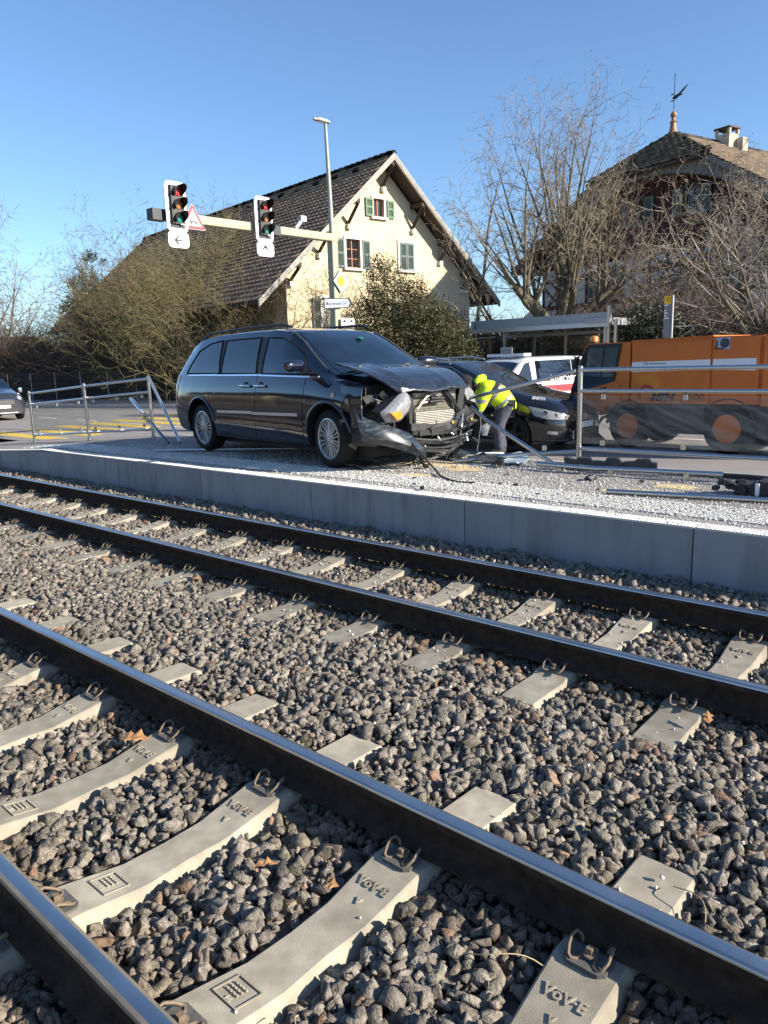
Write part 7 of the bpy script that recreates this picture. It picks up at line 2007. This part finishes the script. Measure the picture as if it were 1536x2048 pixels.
for sd in (1, -1):
    mg('side_window', [(-2.9, 1.02), (-.42, 1.0)], [(-2.75, 1.40), (-1.0, 1.38), (-.50, 1.07)], 'glass_dark', sd=sd)
    mg('arch_trim', [(-.42, .25), (.50, .25)], [(-.40, .40), (.48, .42)], 'dark_plastic', .01, sd)
    b = MB(); b.lathe([(0, .10), (.05, .09), (.085, .06), (.10, .0), (.10, -.05)], 18, (0, 0, 0), 'x'); h = b.build('headlamp', 'lamp_glass', MC, smooth=60, loc=(.60, sd * .60, .76), rot=(0, -.35, sd * .35)); h.scale = (1, 1.15, 1.2)
    b = MB(); b.lathe([(.10, -.02), (.118, .0), (.112, .02)], 18, (0, 0, 0), 'x'); b.build('lamp_ring', 'chrome', h, smooth=50)
    b = MB(); b.lathe([(0, .05), (.05, .045), (.07, .0)], 14, (0, 0, 0), 'x'); b.build('fog_lamp', 'lamp_glass', MC, smooth=60, loc=(.69, sd * .52, .44), rot=(0, 0, sd * .3))
    b = MB(); b.lathe([(0, .07), (.07, .06), (.10, 0), (.08, -.06), (0, -.08)], 14, (-.35, sd * 1.0, 1.05), 'x'); o = b.build('wing_mirror', 'chrome', MC, smooth=50)
b = MB(); b.prism([(-.44, .58), (.44, .58), (.40, .70), (.30, .74), (-.30, .74), (-.40, .70)], (.74, 0, 0), Uy, Uz, (.05, 0, 0)); gr = b.build('grille', 'dark_plastic', MC)
b = MB()
for z in (.60, .635, .67, .70): b.box((.80, 0, z), (.015, .78 - abs(z - .64), .012))
b.tube([(.79, y, z) for y, z in ((-.46, .575), (.46, .575), (.42, .705), (.31, .75), (-.31, .75), (-.42, .705), (-.46, .575))], .014, 6); b.build('grille_bar', 'chrome', gr)
b = MB(); b.box((.80, .02, .50), (.02, .46, .10)); b.build('number_plate', 'plate', MC)
b = MB(); b.box((.77, 0, .36), (.05, .92, .10)); b.build('lower_intake', 'dark_plastic', MC)
b = MB(); b.box((.785, 0, .285), (.03, .95, .03)); b.build('skid_strip', 'alu', MC)
lm.top((-.28, .70, .12), (-.92, .58, .02), 10, 8, .006).build('windscreen', 'glass_mid', MC, smooth=40)
wm_ = wheel_parts(.33, .21, .2, 5, 'single')
for x in (0, -2.5):
    wheel(MC, wm_, x, -.77, .33); wheel(MC, wm_, x, .77, .33, True)

# ================================================================== PERSON
def skinned(name, chains, mat, parent, sub=2, root=0):
    """chains: list of joint lists [(x,y,z,r), ...]; the first joint of each later chain may be an index into joint 0.. of earlier ones"""
    vs, es, rs, idx = [], [], [], {}
    def vid(p):
        k = (round(p[0], 4), round(p[1], 4), round(p[2], 4))
        if k not in idx: idx[k] = len(vs); vs.append(p[:3]); rs.append(p[3])
        return idx[k]
    for ch in chains:
        for a, c in zip(ch, ch[1:]):
            i, j = vid(a), vid(c); es.append((i, j))
    me = bpy.data.meshes.new(name); me.from_pydata(vs, es, [])
    ob = bpy.data.objects.new(name, me); scene.collection.objects.link(ob)
    md = ob.modifiers.new('skin', 'SKIN'); md.use_smooth_shade = True
    if not me.skin_vertices: 
        bpy.context.view_layer.objects.active = ob
    sv = me.skin_vertices[0].data if me.skin_vertices else None
    if sv is None:
        bm = bmesh.new(); bm.from_mesh(me); bm.verts.layers.skin.verify(); bm.to_mesh(me); bm.free(); sv = me.skin_vertices[0].data
    for i, r in enumerate(rs):
        sv[i].radius = (r, r) if not isinstance(r, tuple) else r
        sv[i].use_root = (i == root)
    md2 = ob.modifiers.new('sub', 'SUBSURF'); md2.levels = sub; md2.render_levels = sub
    dg = bpy.context.evaluated_depsgraph_get(); dg.update()
    m2 = bpy.data.meshes.new_from_object(ob.evaluated_get(dg))
    bpy.data.objects.remove(ob)
    m2.materials.clear(); m2.materials.append(M[mat])
    m2.polygons.foreach_set('use_smooth', [True] * len(m2.polygons))
    return link(name, m2, parent)
PS = empty('person', (-7.22, 10.98, ROAD), HEAD, 'person in a yellow hi-vis jacket and black cap bending over beside the wreck', 'person')
pel, sp, ch, nb, nk = (.15, 0, .90, .14), (.03, 0, 1.03, .14), (-.15, 0, 1.15, .15), (-.28, 0, 1.21, .09), (-.36, 0, 1.225, .058)
h0, h1, h2 = (-.43, -.01, 1.225, .085), (-.50, -.01, 1.235, .098), (-.56, -.01, 1.245, .075)
body = [[pel, sp, ch, nb, nk, h0, h1, h2]]
arms, legs = [], []
for s in (-1, 1):
    shd = (-.20, s * .19, 1.14, .075); el = (-.30 if s < 0 else -.34, s * .25, .87, .048); wr = (-.42, s * .17, .66, .034); pm1 = (-.455, s * .155, .60, .036)
    arms.append([ch, shd, el, wr, pm1])
    for k, (dx, dy, L) in enumerate(((-.035, .030, .085), (-.022, .012, .095), (-.010, -.006, .09), (.004, -.022, .075))):
        q0 = (pm1[0] + dx * .6, pm1[1] + s * dy, pm1[2] - .02, .011)
        arms.append([pm1, q0, (q0[0] - .012, q0[1], q0[2] - L * .5, .010), (q0[0] + .006, q0[1] - s * .004, q0[2] - L * .95, .008)])
    arms.append([wr, (wr[0] - .035, wr[1] - s * .025, wr[2] - .03, .012), (wr[0] - .06, wr[1] - s * .03, wr[2] - .075, .009)])
    hp = (.15, s * .095, .83, .10); kn = (.01 if s < 0 else .07, s * .12, .47, .062); an = (.04 if s < 0 else .13, s * .125, .09, .042); toe = (an[0] - .15, an[1], .035, .035)
    legs.append([pel, hp, kn, an, toe])
skinned('body', body + arms + legs, 'skin', PS)
# clothes follow the same skeleton, a little larger
up = lambda p, d: (p[0], p[1], p[2], p[3] + d)
jk = [[(.17, 0, .74, .185), (.18, 0, .86, .215), (.05, 0, 1.04, .215), (-.12, 0, 1.155, .205), (-.23, 0, 1.20, .15), (-.31, 0, 1.215, .10)]]
for a in (arms[0], arms[6]): jk.append([(-.12, 0, 1.155, .205), (a[1][0], a[1][1] * 1.15, a[1][2] - .01, .125), (a[2][0], a[2][1], a[2][2], .092), (a[3][0] + .01, a[3][1], a[3][2] + .02, .062)])
jacket = skinned('jacket', jk, 'hivis', PS, 4)
def patch_of(ob, name, mat, test, off=.004):
    me = ob.data; b = MB(); idx = {}
    for p in me.polygons:
        if test(p.center, p.normal):
            f = []
            for i in p.vertices:
                if i not in idx: v = me.vertices[i]; idx[i] = len(b.v); b.v.append(tuple(v.co + v.normal * off))
                f.append(idx[i])
            b.f.append(tuple(f)); b.m.append(0)
    if b.f: return b.build(name, mat, ob, smooth=179)
sl = lambda c, p, d: (c - Vector(p)).dot(Vector(d).normalized())
spd = (.80, 0, -.60)
arm_free = lambda c: c.z > .93 or c.x > -.02
patch_of(jacket, 'reflective_band', 'reflect', lambda c, n: 0 < sl(c, (-.06, 0, 1.09), spd) < .055 and c.z > .92 and c.x > -.22)
patch_of(jacket, 'reflective_band', 'reflect', lambda c, n: 0 < sl(c, (.11, 0, .96), (.62, 0, -.78)) < .055 and c.x > -.20)
patch_of(jacket, 'black_yoke', 'cloth_black', lambda c, n: -.085 < sl(c, (-.06, 0, 1.09), spd) < -.005 and c.z > 1.08)
patch_of(jacket, 'reflective_band', 'reflect', lambda c, n: c.x < -.22 and .93 < c.z < .985)
patch_of(jacket, 'reflective_band', 'reflect', lambda c, n: c.x < -.24 and .75 < c.z < .80)
tr_ = []
for l in legs: tr_.append([(.16, 0, .86, .155), (l[1][0], l[1][1], l[1][2], .125), (l[2][0], l[2][1], l[2][2], .092), (l[3][0] + .01, l[3][1], l[3][2] - .01, .082)])
skinned('trousers', tr_, 'trousers', PS)
for l in legs:
    a, t_ = l[3], l[4]
    skinned('shoe', [[(a[0] + .055, a[1], .05, .062), (a[0], a[1], .085, .075), (a[0] - .09, a[1], .06, .066), (t_[0] - .06, t_[1], .045, .055)]], 'shoe', PS, 2)
b = MB(); G = []
for i in range(9):
    t = i / 8; a = t * math.pi * .52
    r = .122 * math.cos(a * .97)
    G.append([Vector((0, 0, 0)) + Vector((r * math.cos(2 * math.pi * k / 20), r * math.sin(2 * math.pi * k / 20), .135 * math.sin(a))) for k in range(21)])
b.grid(G); b.lathe([(.122, -.045), (.128, -.04), (.128, .015), (.121, .02)], 20)
cap = b.build('knitted_cap', 'cloth_black', PS, smooth=60, loc=(-.515, -.01, 1.275), rot=(0, math.radians(-42), 0))
# face: nose, ear, eyes on the side turned down and left
b = MB(); b.lathe([(0, .03), (.010, .022), (.016, 0), (.012, -.012)], 10); b.build('nose', 'skin', PS, smooth=60, loc=(-.548, -.03, 1.135), rot=(0, math.radians(205), 0))
b = MB(); b.lathe([(0, .008), (.020, .006), (.028, 0), (.02, -.006)], 12, (0, 0, 0), 'y'); e_ = b.build('ear', 'skin', PS, smooth=60, loc=(-.44, -.108, 1.205)); e_.scale = (.8, 1, 1.2)
for y in (-.055, .02):
    b = MB(); b.lathe([(0, .010), (.008, .007), (.011, 0), (0, -.008)], 10); b.build('eye', 'text_dark', PS, smooth=60, loc=(-.565, y, 1.165), rot=(0, math.radians(200), 0))
b = MB(); b.box((0, 0, 0), (.02, .045, .008)); b.build('mouth', 'red_wood', PS, loc=(-.505, -.03, 1.118))
# hood lying on the nape and a dark collar
b = MB(); b.tube([(-.38, -.09, 1.22), (-.35, -.10, 1.29), (-.29, -.07, 1.325), (-.23, .0, 1.335), (-.25, .09, 1.30), (-.34, .12, 1.24)], [.03, .05, .066, .07, .06, .04], 12); b.build('hood', 'hivis', PS, smooth=60)
b = MB(); b.tube([(-.40, -.04, 1.12), (-.385, -.105, 1.17), (-.375, -.11, 1.25), (-.37, -.05, 1.31)], [.03, .04, .04, .03], 8); b.build('collar', 'cloth_black', PS, smooth=60)
